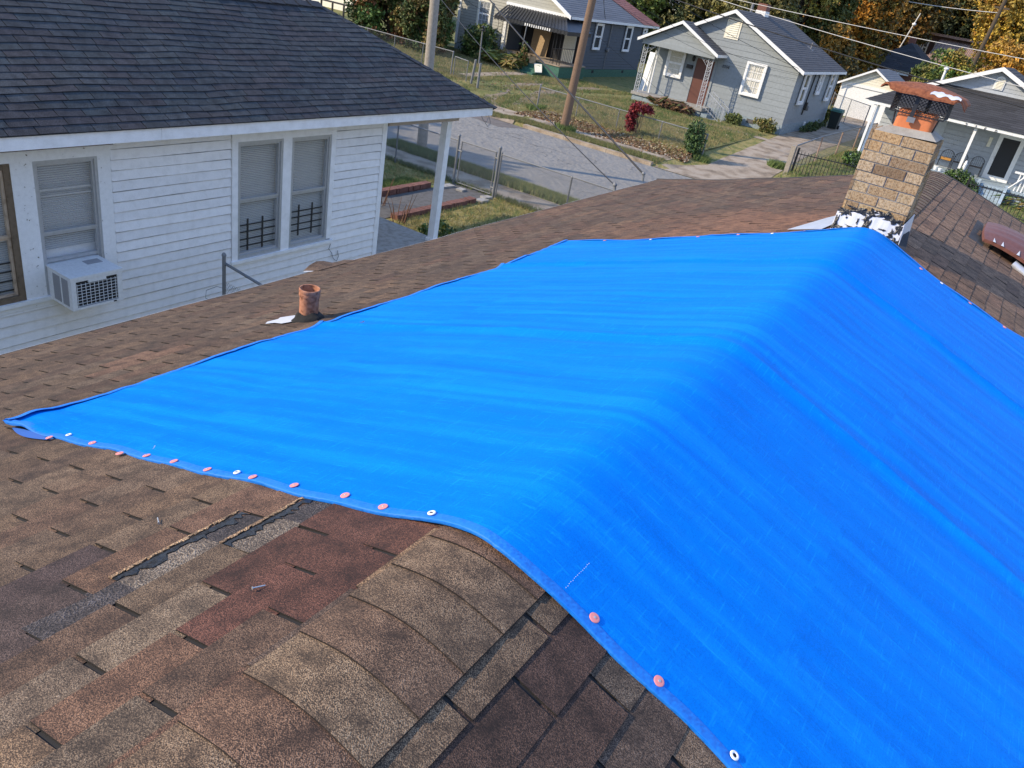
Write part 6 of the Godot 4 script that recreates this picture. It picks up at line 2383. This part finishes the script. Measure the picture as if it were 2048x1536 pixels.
func build_back_houses() -> void:
	# garage
	var h := thing("garage", "small white garage with gabled front behind the concrete driveway", "garage", Vector3(-10, .4, -63))
	var mb := MB.new()
	var gz := -61.5
	mb.box(Vector3(-12.0, .3, -68), Vector3(-8.2, 2.62, gz - .03))
	mb.slab([Vector3(-12.0, 2.62, gz - .03), Vector3(-8.2, 2.62, gz - .03), Vector3(-10.1, 3.62, gz - .03)], Vector3(0, 0, -6))
	put(mb, "wall", M.bright_white, h)
	gable_siding(h, [Vector3(0, 0, gz), FZ[0], FZ[1]], -12.0, -8.2, 2.62, -10.1, 3.6, .16, M.cream)
	mb = MB.new()
	mb.box(Vector3(-12.05, .3, gz - .02), Vector3(-11.65, 2.62, gz + .04))
	mb.box(Vector3(-8.5, .3, gz - .02), Vector3(-8.15, 2.62, gz + .04))
	mb.box(Vector3(-11.65, 2.42, gz - .02), Vector3(-8.5, 2.62, gz + .038))
	put(mb, "door_frame", M.bright_white, h)
	for k in 5:
		mb = MB.new()
		mb.box(Vector3(-11.64, .42 + k * .40, gz - .10), Vector3(-8.52, .815 + k * .40, gz - .05))
		put(mb, "door_panel", M.chipped_white if k < 2 else M.bright_white, h)
	mb = MB.new()
	courses(mb, Vector3(-7.9, 2.5, gz + .3), Vector3(-7.9, 2.5, -68), Vector3(-10.1, 3.78, gz + .3), Vector3(-10.1, 3.78, -68), 14, tone(.85, 1.0))
	courses(mb, Vector3(-12.3, 2.5, -68), Vector3(-12.3, 2.5, gz + .3), Vector3(-10.1, 3.78, -68), Vector3(-10.1, 3.78, gz + .3), 14, tone(.85, 1.0))
	put(mb, "roof", M.roof_light, h)
	mb = MB.new()
	trimbar(mb, Vector3(-7.9, 2.5, gz + .31), Vector3(-10.1, 3.78, gz + .31), .14, .04, Vector3(0, 0, 1))
	trimbar(mb, Vector3(-12.3, 2.5, gz + .31), Vector3(-10.1, 3.78, gz + .31), .14, .04, Vector3(0, 0, 1))
	put(mb, "rake_board", M.bright_white, h)
	# dark-roofed brick house beyond
	h = thing("brick_house", "red brick house with steep dark hipped roof beyond the white garage", "house", Vector3(-12.5, .4, -88))
	mb = MB.new()
	mb.box(Vector3(-15.0, .3, -95), Vector3(-9.6, 3.4, -85.2))
	put(mb, "wall", M.brick_red, h)
	mb = MB.new()
	var c := [Vector3(-15.7, 3.35, -84.8), Vector3(-9.0, 3.35, -84.8), Vector3(-9.0, 3.35, -95.4), Vector3(-15.7, 3.35, -95.4)]
	var r0 := Vector3(-12.4, 5.75, -88.2); var r1 := Vector3(-12.4, 5.75, -92)
	courses(mb, c[0], c[1], r0, r0 + Vector3(.01, 0, 0), 14, tone(.5, .8))
	courses(mb, c[1], c[2], r0, r1, 14, tone(.5, .8))
	courses(mb, c[3], c[0], r1, r0, 14, tone(.5, .8))
	mb.quad(c[3] + Vector3(0, .02, 0), c[2] + Vector3(0, .02, 0), c[1] + Vector3(0, .02, 0), c[0] + Vector3(0, .02, 0))
	put(mb, "roof", M.roof_dark, h)
	var wf := [Vector3(0, 0, -85.05), FZ[0], FZ[1]]
	window(h, wf, -14.9, -13.7, 2.0, 3.2, {"frame": .1, "trim": M.bright_white, "sash": M.bright_white, "depth": .03, "sw": .05, "blind": true})
	mb = MB.new()
	mb.box(Vector3(-12.5, 3.0, -85.2), Vector3(-11.2, 3.35, -84.9))
	put(mb, "white_sign_board", M.bright_white, h)
	mb = MB.new()
	mb.box(Vector3(-12.9, 5.3, -90), Vector3(-12.3, 6.2, -89.4))
	put(mb, "chimney", M.brick_red, h)
	# large brick house under a rusty tin roof
	h = thing("tin_roof_house", "large dark brick house with rusty ribbed tin roof far behind", "house", Vector3(-11, .4, -108))
	mb = MB.new()
	mb.box(Vector3(-16, .3, -118), Vector3(-7, 7.0, -104.5))
	put(mb, "wall", mat("dark_brick", Color(.085, .05, .045), .9), h)
	wf = [Vector3(0, 0, -104.35), FZ[0], FZ[1]]
	for q in [[-14.9, -14.3], [-14.2, -13.6], [-13.5, -12.9], [-12.3, -11.6]]:
		window(h, wf, q[0], q[1], 4.9, 6.35, {"frame": .1, "trim": M.bright_white, "sash": M.bright_white, "depth": .03, "sw": .06, "panes": [2, 2], "glass": M.glass_dark})
	mb = MB.new()
	mb.box(Vector3(-16.3, 6.95, -118), Vector3(-6.2, 7.2, -104.0))
	put(mb, "roof_edge", M.tin_rust, h)
	mb = MB.new()
	for k in 34:
		var a := lerpf(-12.0, -6.0, k / 34.0); var b := lerpf(-12.0, -6.0, (k + 1) / 34.0)
		mb.col = Color(1, .95, .9) * rr(.6, 1.0)
		mb.slab([Vector3(a, 4.6, -99.0), Vector3(b - .05, 4.6, -99.0), Vector3(b - .05, 6.7, -104.3), Vector3(a, 6.7, -104.3)], Vector3(0, -.05, 0))
		mb.bar(Vector3(b, 4.62, -99.0), Vector3(b, 6.72, -104.3), .04, 4)
	put(mb, "tin_roof", M.tin_rust, h)
	mb = MB.new()
	for k in 16:
		var a := lerpf(-12.2, -9.0, k / 16.0); var b := lerpf(-12.2, -9.0, (k + 1) / 16.0)
		mb.col = Color(1, .95, .9) * rr(.7, 1.0)
		mb.slab([Vector3(a, 4.0, -96.0), Vector3(b - .04, 4.0, -96.0), Vector3(b - .04, 5.0, -98.9), Vector3(a, 5.0, -98.9)], Vector3(0, -.05, 0))
	put(mb, "porch_tin_roof", M.tin_rust, h)
	mb = MB.new()
	mb.box(Vector3(-12.2, .3, -98.9), Vector3(-6.2, 4.4, -98.6))
	put(mb, "porch_wall", M.cream, h)
	# house glimpsed at the upper left
	h = thing("cream_house", "pale cream house glimpsed at the upper left past the bushy trees", "house", Vector3(-50, 0, -50))
	mb = MB.new()
	mb.box(Vector3(-60, 0, -56), Vector3(-45.0, 4.0, -48))
	put(mb, "wall", M.cream, h)
	mb = MB.new()
	mb.box(Vector3(-62, 0, -48), Vector3(-40.5, .35, -43.5))
	put(mb, "terrace", M.cream, h)
	mb = MB.new()
	for k in 12:
		mb.box(Vector3(-55 + k * 1.1, .35, -44.2), Vector3(-54.9 + k * 1.1, 1.25, -44.1))
	mb.box(Vector3(-56, 1.2, -44.25), Vector3(-42, 1.3, -44.05))
	put(mb, "railing", M.black_iron, h)
	mb = MB.new()
	mb.slab([Vector3(-61, 3.9, -47.5), Vector3(-44.6, 3.9, -47.5), Vector3(-44.6, 6, -52), Vector3(-61, 6, -52)], Vector3(0, -.1, 0))
	put(mb, "roof", M.roof_grey, h)
	# white and orange sign board seen through the trees
	h = thing("white_orange_sign", "white board with an orange ring seen between two bushy trees", "sign", Vector3(-35, .4, -43))
	mb = MB.new()
	mb.box(Vector3(-37.2, .9, -43.05), Vector3(-34.4, 3.4, -43))
	put(mb, "board", M.bright_white, h)
	mb = MB.new()
	var ring := []
	for k in 25:
		var a := TAU * k / 24.0
		ring.append(Vector3(-36.0 + cos(a) * .48, 2.35 + sin(a) * .6, -42.97))
	mb.tube(ring, .12, 6)
	put(mb, "orange_ring", mat("orange_paint", Color(.5, .16, .04), .6), h)
	mb = MB.new()
	for x in [-37.0, -34.6]:
		mb.bar(Vector3(x, .3, -43.1), Vector3(x, 3.4, -43.1), .06, 6)
	put(mb, "post", M.bark, h)

func far_fence(label: String, pts: Array, hgt: float, posts: int, mesh := true) -> void:
	var o := thing("chain_link_fence", label, "fence", Vector3(pts[0][0], H(pts[0][0], pts[0][1]), pts[0][1]), "chain link fences")
	for s in pts.size() - 1:
		var a := Vector3(pts[s][0], H(pts[s][0], pts[s][1]), pts[s][1]); var b := Vector3(pts[s + 1][0], H(pts[s + 1][0], pts[s + 1][1]), pts[s + 1][1])
		for k in posts + 1:
			var p := a.lerp(b, k / float(posts))
			fence_post(o, p - Vector3(0, .05, 0), hgt + (.12 if k == 0 else .04), .035 if k == 0 or k == posts else .022)
		var mb := MB.new()
		mb.bar(a + Vector3(0, hgt, 0), b + Vector3(0, hgt, 0), .022, 6)
		put(mb, "top_rail", M.galv, o)
		if mesh:
			mb = MB.new()
			diamond(mb, a + Vector3(0, 0, .02), b + Vector3(0, 0, .02), .03, hgt, .075, .0022)
			stuff(put(mb, "chain_link", M.galv, o))

func build_far_fences() -> void:
	far_fence("galvanised fence round the far dry lawn from corner post to green shrub", [[-18.45, -31.4], [-10.45, -31.4]], 1.02, 4)
	far_fence("galvanised fence in front of the bushy trees at upper left", [[-32.5, -33.4], [-24.6, -33.0]], 1.1, 4)
	far_fence("tall fence panel with posts beside the trash bin by the white garage", [[-11.6, -58.0], [-8.6, -54.5]], 1.5, 2)
	var o := thing("gate_panel", "chain link gate leaf standing open by the overgrown drive", "gate", Vector3(-24.3, .3, -32.9))
	var c := [Vector3(-24.45, .32, -33.0), Vector3(-23.35, .32, -32.6), Vector3(-23.35, 1.3, -32.6), Vector3(-24.45, 1.3, -33.0)]
	var mb := MB.new()
	for k in 4:
		mb.bar(c[k], c[(k + 1) % 4], .022, 6)
	put(mb, "gate_frame", M.galv, o)
	mb = MB.new()
	diamond(mb, Vector3(c[0].x, 0, c[0].z), Vector3(c[1].x, 0, c[1].z), .34, 1.29, .075, .0022)
	stuff(put(mb, "chain_link", M.galv, o))
	for q in [[-23.05, -32.6, 1.25, "leaning grey steel post right beside the open gate leaf"], [-22.35, -32.2, 1.2, "lone grey steel post by the overgrown drive"]]:
		var p := thing("steel_post", q[3], "post", Vector3(q[0], .25, q[1]))
		mb = MB.new()
		mb.bar(Vector3(q[0], .15, q[1]), Vector3(q[0] + (.12 if q[0] < -23 else .0), .2 + q[2], q[1]), .06, 8)
		put(mb, "pole", M.galv, p)
	# sloping pipe rail fence along the drive
	o = thing("pipe_fence", "old pipe and chain link fence along the driveway's right side", "fence", Vector3(-7.2, .3, -38))
	var pts := [Vector3(-7.35, 0, -33.2), Vector3(-7.25, 0, -37.0), Vector3(-7.15, 0, -40.6), Vector3(-7.1, 0, -44.5), Vector3(-7.05, 0, -49)]
	for k in pts.size():
		pts[k].y = H(pts[k].x, pts[k].z)
		mb = MB.new()
		mb.bar(pts[k], pts[k] + Vector3(0, 1.1, 0), .035, 6)
		put(mb, "post", M.tin_rust, o)
	mb = MB.new()
	for k in pts.size() - 1:
		mb.bar(pts[k] + Vector3(0, 1.1, 0), pts[k + 1] + Vector3(0, 1.1, 0), .028, 6)
	put(mb, "rail", M.galv, o)
	mb = MB.new()
	for k in pts.size() - 1:
		diamond(mb, pts[k], pts[k + 1], .05, 1.08, .09, .0022)
	stuff(put(mb, "chain_link", M.galv, o))
	# black picket fence
	for q in [[Vector3(-7.1, .22, -32.6), Vector3(-2.6, .22, -33.9), "black iron picket fence with square post seen left of the chimney", 36], [Vector3(-1.2, .22, -36.9), Vector3(5.0, .22, -36.2), "black iron picket fence beyond the brown roof at right edge", 44]]:
		o = thing("picket_fence", q[2], "fence", q[0], "black iron picket fences")
		var a: Vector3 = q[0]; var b: Vector3 = q[1]
		for k in q[3] + 1:
			var p := a.lerp(b, k / float(q[3]))
			mb = MB.new()
			var post: bool = k % 18 == 0
			var r := .035 if post else .010
			mb.box(p + Vector3(-r, 0, -r), p + Vector3(r, 1.15 if post else 1.02, r))
			put(mb, "post" if post else "picket", M.black_iron, o)
		for y in [.15, .92]:
			mb = MB.new()
			mb.bar(a + Vector3(0, y, 0), b + Vector3(0, y, 0), .018, 4)
			put(mb, "rail", M.black_iron, o)
	o = thing("wooden_post", "weathered square wooden post at the left end of the black picket fence", "post", Vector3(-7.25, .2, -32.5))
	mb = MB.new()
	mb.box(Vector3(-7.37, .1, -32.6), Vector3(-7.2, 1.4, -32.42))
	put(mb, "timber", M.pole_wood, o)
	# wheeled bin
	o = thing("trash_bin", "dark green wheeled trash bin at the end of the concrete driveway", "trash bin", Vector3(-9.75, .42, -51.5))
	mb = MB.new()
	var bx := -9.78; var bz := -51.5
	mb.hexa([Vector3(bx - .24, .45, bz + .26), Vector3(bx + .24, .45, bz + .26), Vector3(bx + .24, .45, bz - .28), Vector3(bx - .24, .45, bz - .28),
		Vector3(bx - .31, 1.40, bz + .36), Vector3(bx + .31, 1.40, bz + .36), Vector3(bx + .31, 1.40, bz - .36), Vector3(bx - .31, 1.40, bz - .36)])
	put(mb, "body", M.green_bin, o)
	mb = MB.new()
	mb.hexa([Vector3(bx - .34, 1.40, bz + .40), Vector3(bx + .34, 1.40, bz + .40), Vector3(bx + .34, 1.40, bz - .40), Vector3(bx - .34, 1.40, bz - .40),
		Vector3(bx - .30, 1.52, bz + .32), Vector3(bx + .30, 1.52, bz + .32), Vector3(bx + .30, 1.56, bz - .36), Vector3(bx - .30, 1.56, bz - .36)])
	put(mb, "lid", M.green_paint, o)
	for s in [-1, 1]:
		mb = MB.new()
		mb.bar(Vector3(bx + s * .25, .52, bz - .3), Vector3(bx + s * .32, .52, bz - .3), .12, 12)
		put(mb, "wheel", M.rubber, o)
	# antenna and far pole
	o = thing("antenna_mast", "thin rooftop antenna mast above the dark hipped roof", "antenna", Vector3(-13.6, 5.2, -91))
	mb = MB.new()
	mb.bar(Vector3(-13.75, 4.9, -91), Vector3(-13.0, 8.4, -91), .06, 5)
	put(mb, "mast", M.wire_bright, o)
	mb = MB.new()
	mb.lathe(Vector3(-13.2, 7.2, -91), [[.001, 0], [.18, .1], [.18, .25], [.001, .35]], 8)
	put(mb, "dome", M.bright_white, o)
	o = thing("far_pole", "leaning dark brown pole in front of the yellow tree", "utility pole", Vector3(-6.5, 1.0, -85))
	mb = MB.new()
	mb.bar(Vector3(-6.55, 2.0, -85), Vector3(-5.75, 14.0, -85), .19, 8, .14)
	put(mb, "pole", M.bark, o)
	mb = MB.new()
	mb.box(Vector3(-6.6, 9.6, -85.1), Vector3(-5.4, 9.75, -84.9))
	put(mb, "crossarm", M.bark, o)
	cable(Vector3(-20, 9.2, -85), Vector3(-5.9, 9.3, -85), .3, .03, M.wire_bright, "distant pale wire in front of the orange and yellow trees")

# ---------------------------------------------------------------- trees and shrubs
func tree(called: String, label: String, base: Vector3, hgt: float, crown: Vector3, rad: Vector3, lobes: int, per: int, size: float, pal: Array, seed_: int, bare := 0.0, group := "") -> void:
	rng.seed = seed_
	var o := thing(called, label, "tree", base, group)
	var mb := MB.new()
	var top := Vector3(crown.x, crown.y, crown.z)
	var trunk_r := .035 * hgt
	mb.tube([base - Vector3(0, .2, 0), base.lerp(top, .35) + Vector3(rr(-.2, .2), 0, rr(-.2, .2)), base.lerp(top, .8), top + Vector3(0, rad.y * .4, 0)], trunk_r, 8, trunk_r * .25)
	put(mb, "trunk", M.bark, o)
	var centers := []
	mb = MB.new()
	for k in lobes:
		var d := Vector3(rr(-1, 1), rr(-.9, 1), rr(-1, 1))
		while d.length() > 1.0:
			d = Vector3(rr(-1, 1), rr(-.9, 1), rr(-1, 1))
		d = d.normalized() * pow(d.length(), .4)
		var c := crown + d * rad * .78
		centers.append(c)
		var s := base.lerp(top, rr(.35, .9))
		mb.tube([s, s.lerp(c, .55) + Vector3(0, rr(-.1, .3), 0), c], trunk_r * .28, 5, trunk_r * .06)
	put(mb, "branch", M.bark, o)
	var xf := []; var cols := []
	for k in lobes:
		var lr := rr(.24, .42)
		var tint := rr(.55, 1.3)
		var main: Color = pal[rng.randi() % pal.size()]
		for i in per:
			if rng.randf() < bare: continue
			var d := Vector3(rr(-1, 1), rr(-1, 1), rr(-1, 1))
			while d.length() > 1.0:
				d = Vector3(rr(-1, 1), rr(-1, 1), rr(-1, 1))
			d = d.normalized() * pow(d.length(), .6)
			var b := Basis.from_euler(Vector3(rr(-.9, .9), rr(0, TAU), rr(-.9, .9)))
			xf.append(Transform3D(b.scaled(Vector3.ONE * size * rr(.6, 1.4)), centers[k] + d * rad * lr))
			var c: Color = main if rng.randf() < .7 else pal[rng.randi() % pal.size()]
			cols.append(c * tint * rr(.85, 1.45))
	scatter(o, "crown", "spray", M.leaf, xf, cols)

func bush(called: String, label: String, c: Vector3, rad: Vector3, n: int, size: float, pal: Array, kind := "spray", up := 0.0) -> void:
	var o := thing(called, label, "shrub", Vector3(c.x, H(c.x, c.z), c.z))
	var mb := MB.new()
	for k in 9:
		var a := rr(0, TAU)
		mb.bar(Vector3(c.x + rr(-.1, .1), H(c.x, c.z) - .05, c.z + rr(-.1, .1)), c + Vector3(cos(a) * rad.x * .6, rad.y * rr(-.2, .6), sin(a) * rad.z * .6), .018, 4, .006)
	put(mb, "stem", M.bark, o)
	if up > 0.0: # fans of long leaves rising from several crowns
		var xf := []; var cols := []
		var crowns := maxi(4, n / 26)
		for k in crowns:
			var bx := c.x + rr(-1, 1) * rad.x; var bz := c.z + rr(-1, 1) * rad.z
			var hh := rr(.6, 1.25) * rad.y * 2.6
			for i in n / crowns:
				var a := rr(0, TAU)
				var dir := Vector3(cos(a) * rr(.1, .75), 1.0, sin(a) * rr(.1, .75)).normalized()
				var b := Basis(Quaternion(Vector3(0, 0, 1), dir))
				b = b * Basis(Vector3(0, 0, 1), rr(0, TAU))
				var ln := hh * rr(.55, 1.1)
				xf.append(Transform3D(b.scaled_local(Vector3(ln * .9, ln * .9, ln)), Vector3(bx, H(bx, bz), bz) + dir * ln * .5))
				cols.append(pal[rng.randi() % pal.size()] * rr(.7, 1.3))
		scatter(o, "foliage", kind, M.leaf, xf, cols)
		return
	var lobes := 9
	for k in lobes: # uneven clumps with a few stray sprigs
		var d := Vector3(rr(-1, 1), rr(-.9, 1), rr(-1, 1))
		d = d.normalized() * rr(.35, .75)
		leaf_clump(o, c + d * rad, rad * rr(.32, .6), n / lobes, size, pal, "foliage")
	leaf_clump(o, c, rad * 1.12, n / 9, size * .9, pal, "foliage")

func build_plants() -> void:
	var dkgreen := [Color(.035, .065, .015), Color(.055, .10, .022), Color(.11, .14, .03), Color(.15, .11, .03), Color(.15, .06, .02)]
	var mixed := [Color(.09, .11, .02), Color(.19, .17, .03), Color(.20, .11, .02), Color(.26, .14, .025), Color(.05, .065, .015)]
	var orange := [Color(.28, .14, .018), Color(.36, .16, .015), Color(.20, .12, .02), Color(.15, .12, .02), Color(.09, .075, .015)]
	var yellow := [Color(.42, .28, .03), Color(.50, .33, .035), Color(.36, .25, .04), Color(.22, .19, .04), Color(.45, .22, .03)]
	var green := [Color(.045, .085, .018), Color(.08, .13, .025), Color(.14, .18, .035), Color(.20, .18, .04)]
	# left pair by the fence
	tree("bushy_tree", "large dark bushy tree with reddish leaves at upper left behind the slate roof", Vector3(-34.2, .3, -39.0), 5.5, Vector3(-34.4, 2.3, -39.2), Vector3(2.7, 3.0, 2.2), 34, 210, .20, dkgreen, 11)
	tree("bushy_tree", "narrower dark bushy tree right behind the grey utility pole", Vector3(-30.6, .3, -38.2), 5.0, Vector3(-30.7, 2.2, -38.4), Vector3(1.5, 2.7, 1.4), 26, 200, .18, dkgreen, 12)
	tree("bushy_tree", "yellowish bushy tree between the two dark ones at upper left", Vector3(-33.0, .3, -40.6), 5.5, Vector3(-32.6, 2.9, -40.8), Vector3(1.6, 2.2, 1.3), 16, 120, .20, mixed, 13)
	tree("back_tree", "tree filling the gap above the cream house at upper left", Vector3(-50, .3, -60), 12, Vector3(-50, 6.5, -60), Vector3(6, 5, 5), 24, 130, .42, green, 14)
	# neighbours' trees whose shade lies over the near yard and half the street
	tree("shade_tree", "tall green tree outside the left edge shading the near yard", Vector3(-27, 0, -9), 10, Vector3(-27, 7.0, -9), Vector3(3.8, 3.2, 3.8), 26, 150, .40, green, 41)
	tree("shade_tree", "tall green tree outside the left edge shading the street", Vector3(-33, 0, -11.5), 10, Vector3(-33, 7.0, -11.5), Vector3(4.0, 3.2, 4.0), 26, 150, .40, green, 42)
	# backdrop behind the houses
	var bt := "autumn trees behind the houses"
	tree("back_tree", "dark green tree just behind the dark house's red roof patch", Vector3(-33, .4, -66), 13, Vector3(-33, 5.5, -66), Vector3(5.0, 6.0, 4), 40, 190, .30, green, 21, 0.0, bt)
	tree("back_tree", "olive tree between the dark house and grey house gable", Vector3(-26.5, .4, -68), 13, Vector3(-26.5, 5.2, -68), Vector3(4.4, 6.0, 4), 40, 190, .28, [Color(.03, .05, .012), Color(.06, .08, .02), Color(.14, .13, .035), Color(.22, .19, .06), Color(.02, .03, .01)], 22, 0.0, bt)
	tree("back_tree", "yellow green thin leaved tree above the grey house ridge", Vector3(-21.5, .4, -66), 13, Vector3(-21.2, 5.6, -66), Vector3(3.6, 5.4, 3.5), 34, 170, .27, [Color(.20, .18, .05), Color(.13, .13, .03), Color(.27, .22, .07), Color(.05, .05, .015)], 23, .1, bt)
	tree("back_tree", "brown green tree over the grey house's back eave", Vector3(-19.6, .4, -72), 14, Vector3(-19.4, 6.2, -72), Vector3(4.2, 6.5, 4), 44, 190, .30, mixed, 24, 0.0, bt)
	tree("back_tree", "deep orange brown tree left of the dark hipped roof", Vector3(-18.0, .4, -82), 15, Vector3(-17.6, 6.8, -82), Vector3(4.4, 7.2, 4), 44, 190, .33, orange, 25, 0.0, bt)
	tree("back_tree", "large rust orange tree above the dark hipped roof", Vector3(-16.5, .4, -100), 17, Vector3(-17.5, 9.8, -101), Vector3(6.0, 6.6, 3.5), 46, 190, .38, orange, 26, 0.0, bt)
	tree("back_tree", "dark olive tree behind the rusty tin roof", Vector3(-12, .4, -126), 20, Vector3(-11.5, 13.0, -126), Vector3(7.5, 7.0, 5), 46, 180, .46, [Color(.07, .075, .02), Color(.14, .10, .02), Color(.035, .05, .015), Color(.26, .18, .03)], 27, .05, bt)
	tree("back_tree", "low orange tree right beside the grey house's far corner", Vector3(-14.8, .4, -70), 7, Vector3(-14.6, 2.6, -70), Vector3(2.6, 3.4, 2.5), 26, 150, .26, orange, 28, 0.0, bt)
	tree("back_tree", "dark backdrop tree far behind the grey house", Vector3(-30, .4, -110), 20, Vector3(-31, 9.0, -112), Vector3(12, 10, 5), 60, 170, .55, green, 29, 0.0, bt)
	tree("back_tree", "dark backdrop tree far behind the orange trees", Vector3(-20, .4, -135), 22, Vector3(-21, 11.0, -136), Vector3(13, 11, 5), 60, 170, .6, mixed, 30, 0.0, bt)
	# the bright yellow tree at upper right
	tree("yellow_tree", "big bright yellow autumn tree at the upper right corner", Vector3(-3.8, .4, -92), 15, Vector3(-3.4, 9.6, -92), Vector3(5.2, 6.0, 4), 46, 150, .30, yellow, 31, .12)
	tree("yellow_tree", "smaller orange yellow tree low behind the vinyl house gable", Vector3(-2.6, .4, -76), 8, Vector3(-2.7, 5.2, -76), Vector3(2.6, 2.4, 2), 26, 130, .24, [Color(.46, .24, .03), Color(.42, .28, .04), Color(.30, .17, .03)], 32, .1)
	tree("yellow_tree", "pale green yellow sapling in front of the tin roof", Vector3(-7.6, .4, -78), 7, Vector3(-7.5, 3.9, -78), Vector3(2.2, 2.0, 1.8), 22, 110, .22, [Color(.12, .20, .04), Color(.28, .27, .05), Color(.08, .13, .03), Color(.36, .27, .05)], 33, .12)
	tree("back_tree", "green leafy tree beside the garage's right roof edge", Vector3(-8.2, .4, -72), 6, Vector3(-8.0, 2.9, -72), Vector3(1.8, 1.6, 1.6), 18, 110, .22, green, 34, .1)
	tree("back_tree", "dark tree far behind the yellow tree", Vector3(2, .4, -125), 20, Vector3(2, 10, -126), Vector3(11, 9, 5), 44, 170, .55, mixed, 35, 0.0, bt)
	rng.seed = 400
	# shrubs
	bush("shrub", "large round green shrub in front of the beige house wall", Vector3(-29.0, 1.15, -41.6), Vector3(1.35, 1.1, 1.1), 1500, .16, [Color(.04, .085, .015), Color(.08, .13, .022), Color(.20, .21, .05), Color(.025, .05, .012)])
	bush("shrub", "yellow green grassy shrub by the dark house's porch", Vector3(-26.7, .75, -40.6), Vector3(1.1, .5, .6), 500, .18, [Color(.16, .17, .03), Color(.10, .12, .025), Color(.22, .15, .04)], "strap", 1.0)
	bush("shrub", "leggy green vine climbing the dark porch's awning pole", Vector3(-25.6, 1.1, -40.9), Vector3(.35, .9, .3), 260, .14, [Color(.06, .11, .02), Color(.14, .14, .03), Color(.18, .1, .03)])
	bush("shrub", "dark green evergreen shrub by the far fence's gate post", Vector3(-10.85, .88, -31.2), Vector3(.34, .72, .34), 800, .11, [Color(.05, .10, .03), Color(.08, .14, .035), Color(.025, .055, .018)])
	bush("red_vine", "dark red leafed vine hanging over the far fence rail", Vector3(-13.8, .95, -31.35), Vector3(.20, .62, .16), 260, .12, [Color(.20, .012, .018), Color(.14, .01, .015), Color(.30, .03, .03), Color(.08, .01, .012)])
	bush("red_vine", "upper spray of the red vine reaching right along the rail", Vector3(-13.45, 1.42, -31.35), Vector3(.50, .20, .16), 150, .12, [Color(.22, .014, .02), Color(.14, .01, .015), Color(.30, .04, .03)])
	bush("porch_plants", "row of brown and green strappy plants before the grey porch", Vector3(-16.1, .78, -40.95), Vector3(1.25, .32, .25), 420, .36, [Color(.15, .075, .035), Color(.22, .12, .055), Color(.10, .11, .03), Color(.10, .05, .03)], "strap", 1.6)
	bush("porch_plants", "second brown strappy clump nearer the grey porch's right corner", Vector3(-15.25, .68, -40.9), Vector3(.55, .25, .25), 220, .32, [Color(.15, .075, .035), Color(.22, .12, .055), Color(.10, .05, .03)], "strap", 1.6)
	bush("shrub", "small yellow green shrub under the grey house's front window, left one", Vector3(-12.85, .68, -42.1), Vector3(.42, .32, .3), 200, .11, [Color(.16, .18, .05), Color(.10, .13, .03)])
	bush("shrub", "small yellow green shrub at the grey house's front corner", Vector3(-11.2, .75, -42.05), Vector3(.6, .36, .3), 320, .11, [Color(.18, .18, .05), Color(.11, .14, .035), Color(.25, .2, .07)])
	bush("shrub", "dark weedy growth along the grey house's side wall", Vector3(-10.2, .6, -48.5), Vector3(.2, .2, 3.0), 420, .13, [Color(.04, .07, .02), Color(.08, .11, .03)])
	bush("shrub", "yellowish weeds at the grey house's back corner by the trash bin", Vector3(-10.5, 1.0, -52.6), Vector3(.3, .6, .3), 160, .12, [Color(.28, .25, .04), Color(.12, .15, .03)])

# ---------------------------------------------------------------- all together
func _ready() -> void:
	rng.seed = 20240607
	# camera
	var cam := Camera3D.new()
	cam.name = "camera"
	var right := Vector3(0.82025, 0.17049, -0.54600).normalized()
	var fwd := Vector3(-0.42046, -0.46747, -0.77762).normalized()
	var up := right.cross(fwd).normalized()
	right = fwd.cross(up).normalized()
	cam.transform = Transform3D(Basis(right, up, -fwd), Vector3(0, 5.6, 0))
	cam.fov = rad_to_deg(2.0 * atan(768.0 / 1550.0))
	cam.near = .05
	cam.far = 1500.0
	add_child(cam)
	# sky and sun
	var we := WorldEnvironment.new()
	we.name = "world_environment"
	var env := Environment.new()
	env.background_mode = Environment.BG_SKY
	var sk := ProceduralSkyMaterial.new()
	sk.sky_top_color = Color(.43, .56, .77)
	sk.sky_horizon_color = Color(.84, .87, .90)
	sk.sky_curve = .18
	sk.ground_bottom_color = Color(.22, .2, .17)
	sk.ground_horizon_color = Color(.6, .62, .62)
	sk.sun_angle_max = 25.0
	sk.sky_energy_multiplier = 1.25
	var sky := Sky.new()
	sky.sky_material = sk
	env.sky = sky
	env.tonemap_mode = Environment.TONE_MAPPER_LINEAR
	env.tonemap_exposure = 1.33
	env.sdfgi_enabled = true
	env.ssao_enabled = true
	env.ssil_enabled = true
	we.environment = env
	add_child(we)
	var sun := DirectionalLight3D.new()
	sun.name = "sun"
	var el := deg_to_rad(SUN_EL); var az := deg_to_rad(SUN_AZ)
	var d := Vector3(sin(az) * cos(el), -sin(el), -cos(az) * cos(el))
	sun.basis = Basis.looking_at(d, Vector3.UP)
	sun.light_color = Color(1.0, .93, .82)
	sun.light_energy = 1.38
	sun.light_angular_distance = .5
	sun.shadow_enabled = true
	add_child(sun)
	wave = FastNoiseLite.new()
	wave.seed = 5; wave.frequency = .55; wave.fractal_octaves = 2
	ripple = FastNoiseLite.new()
	ripple.seed = 17; ripple.frequency = .9; ripple.fractal_octaves = 3
	make_materials()
	build_ground()
	build_own_house(cam)
	build_white_house()
	build_grey_house()
	build_dark_house()
	build_porch_house()
	build_back_houses()
	build_near_yard()
	build_poles()
	build_far_fences()
	build_chimney()
	build_tarp()
	build_roof_things()
	build_air_conditioner()
	build_grass()
	build_plants()
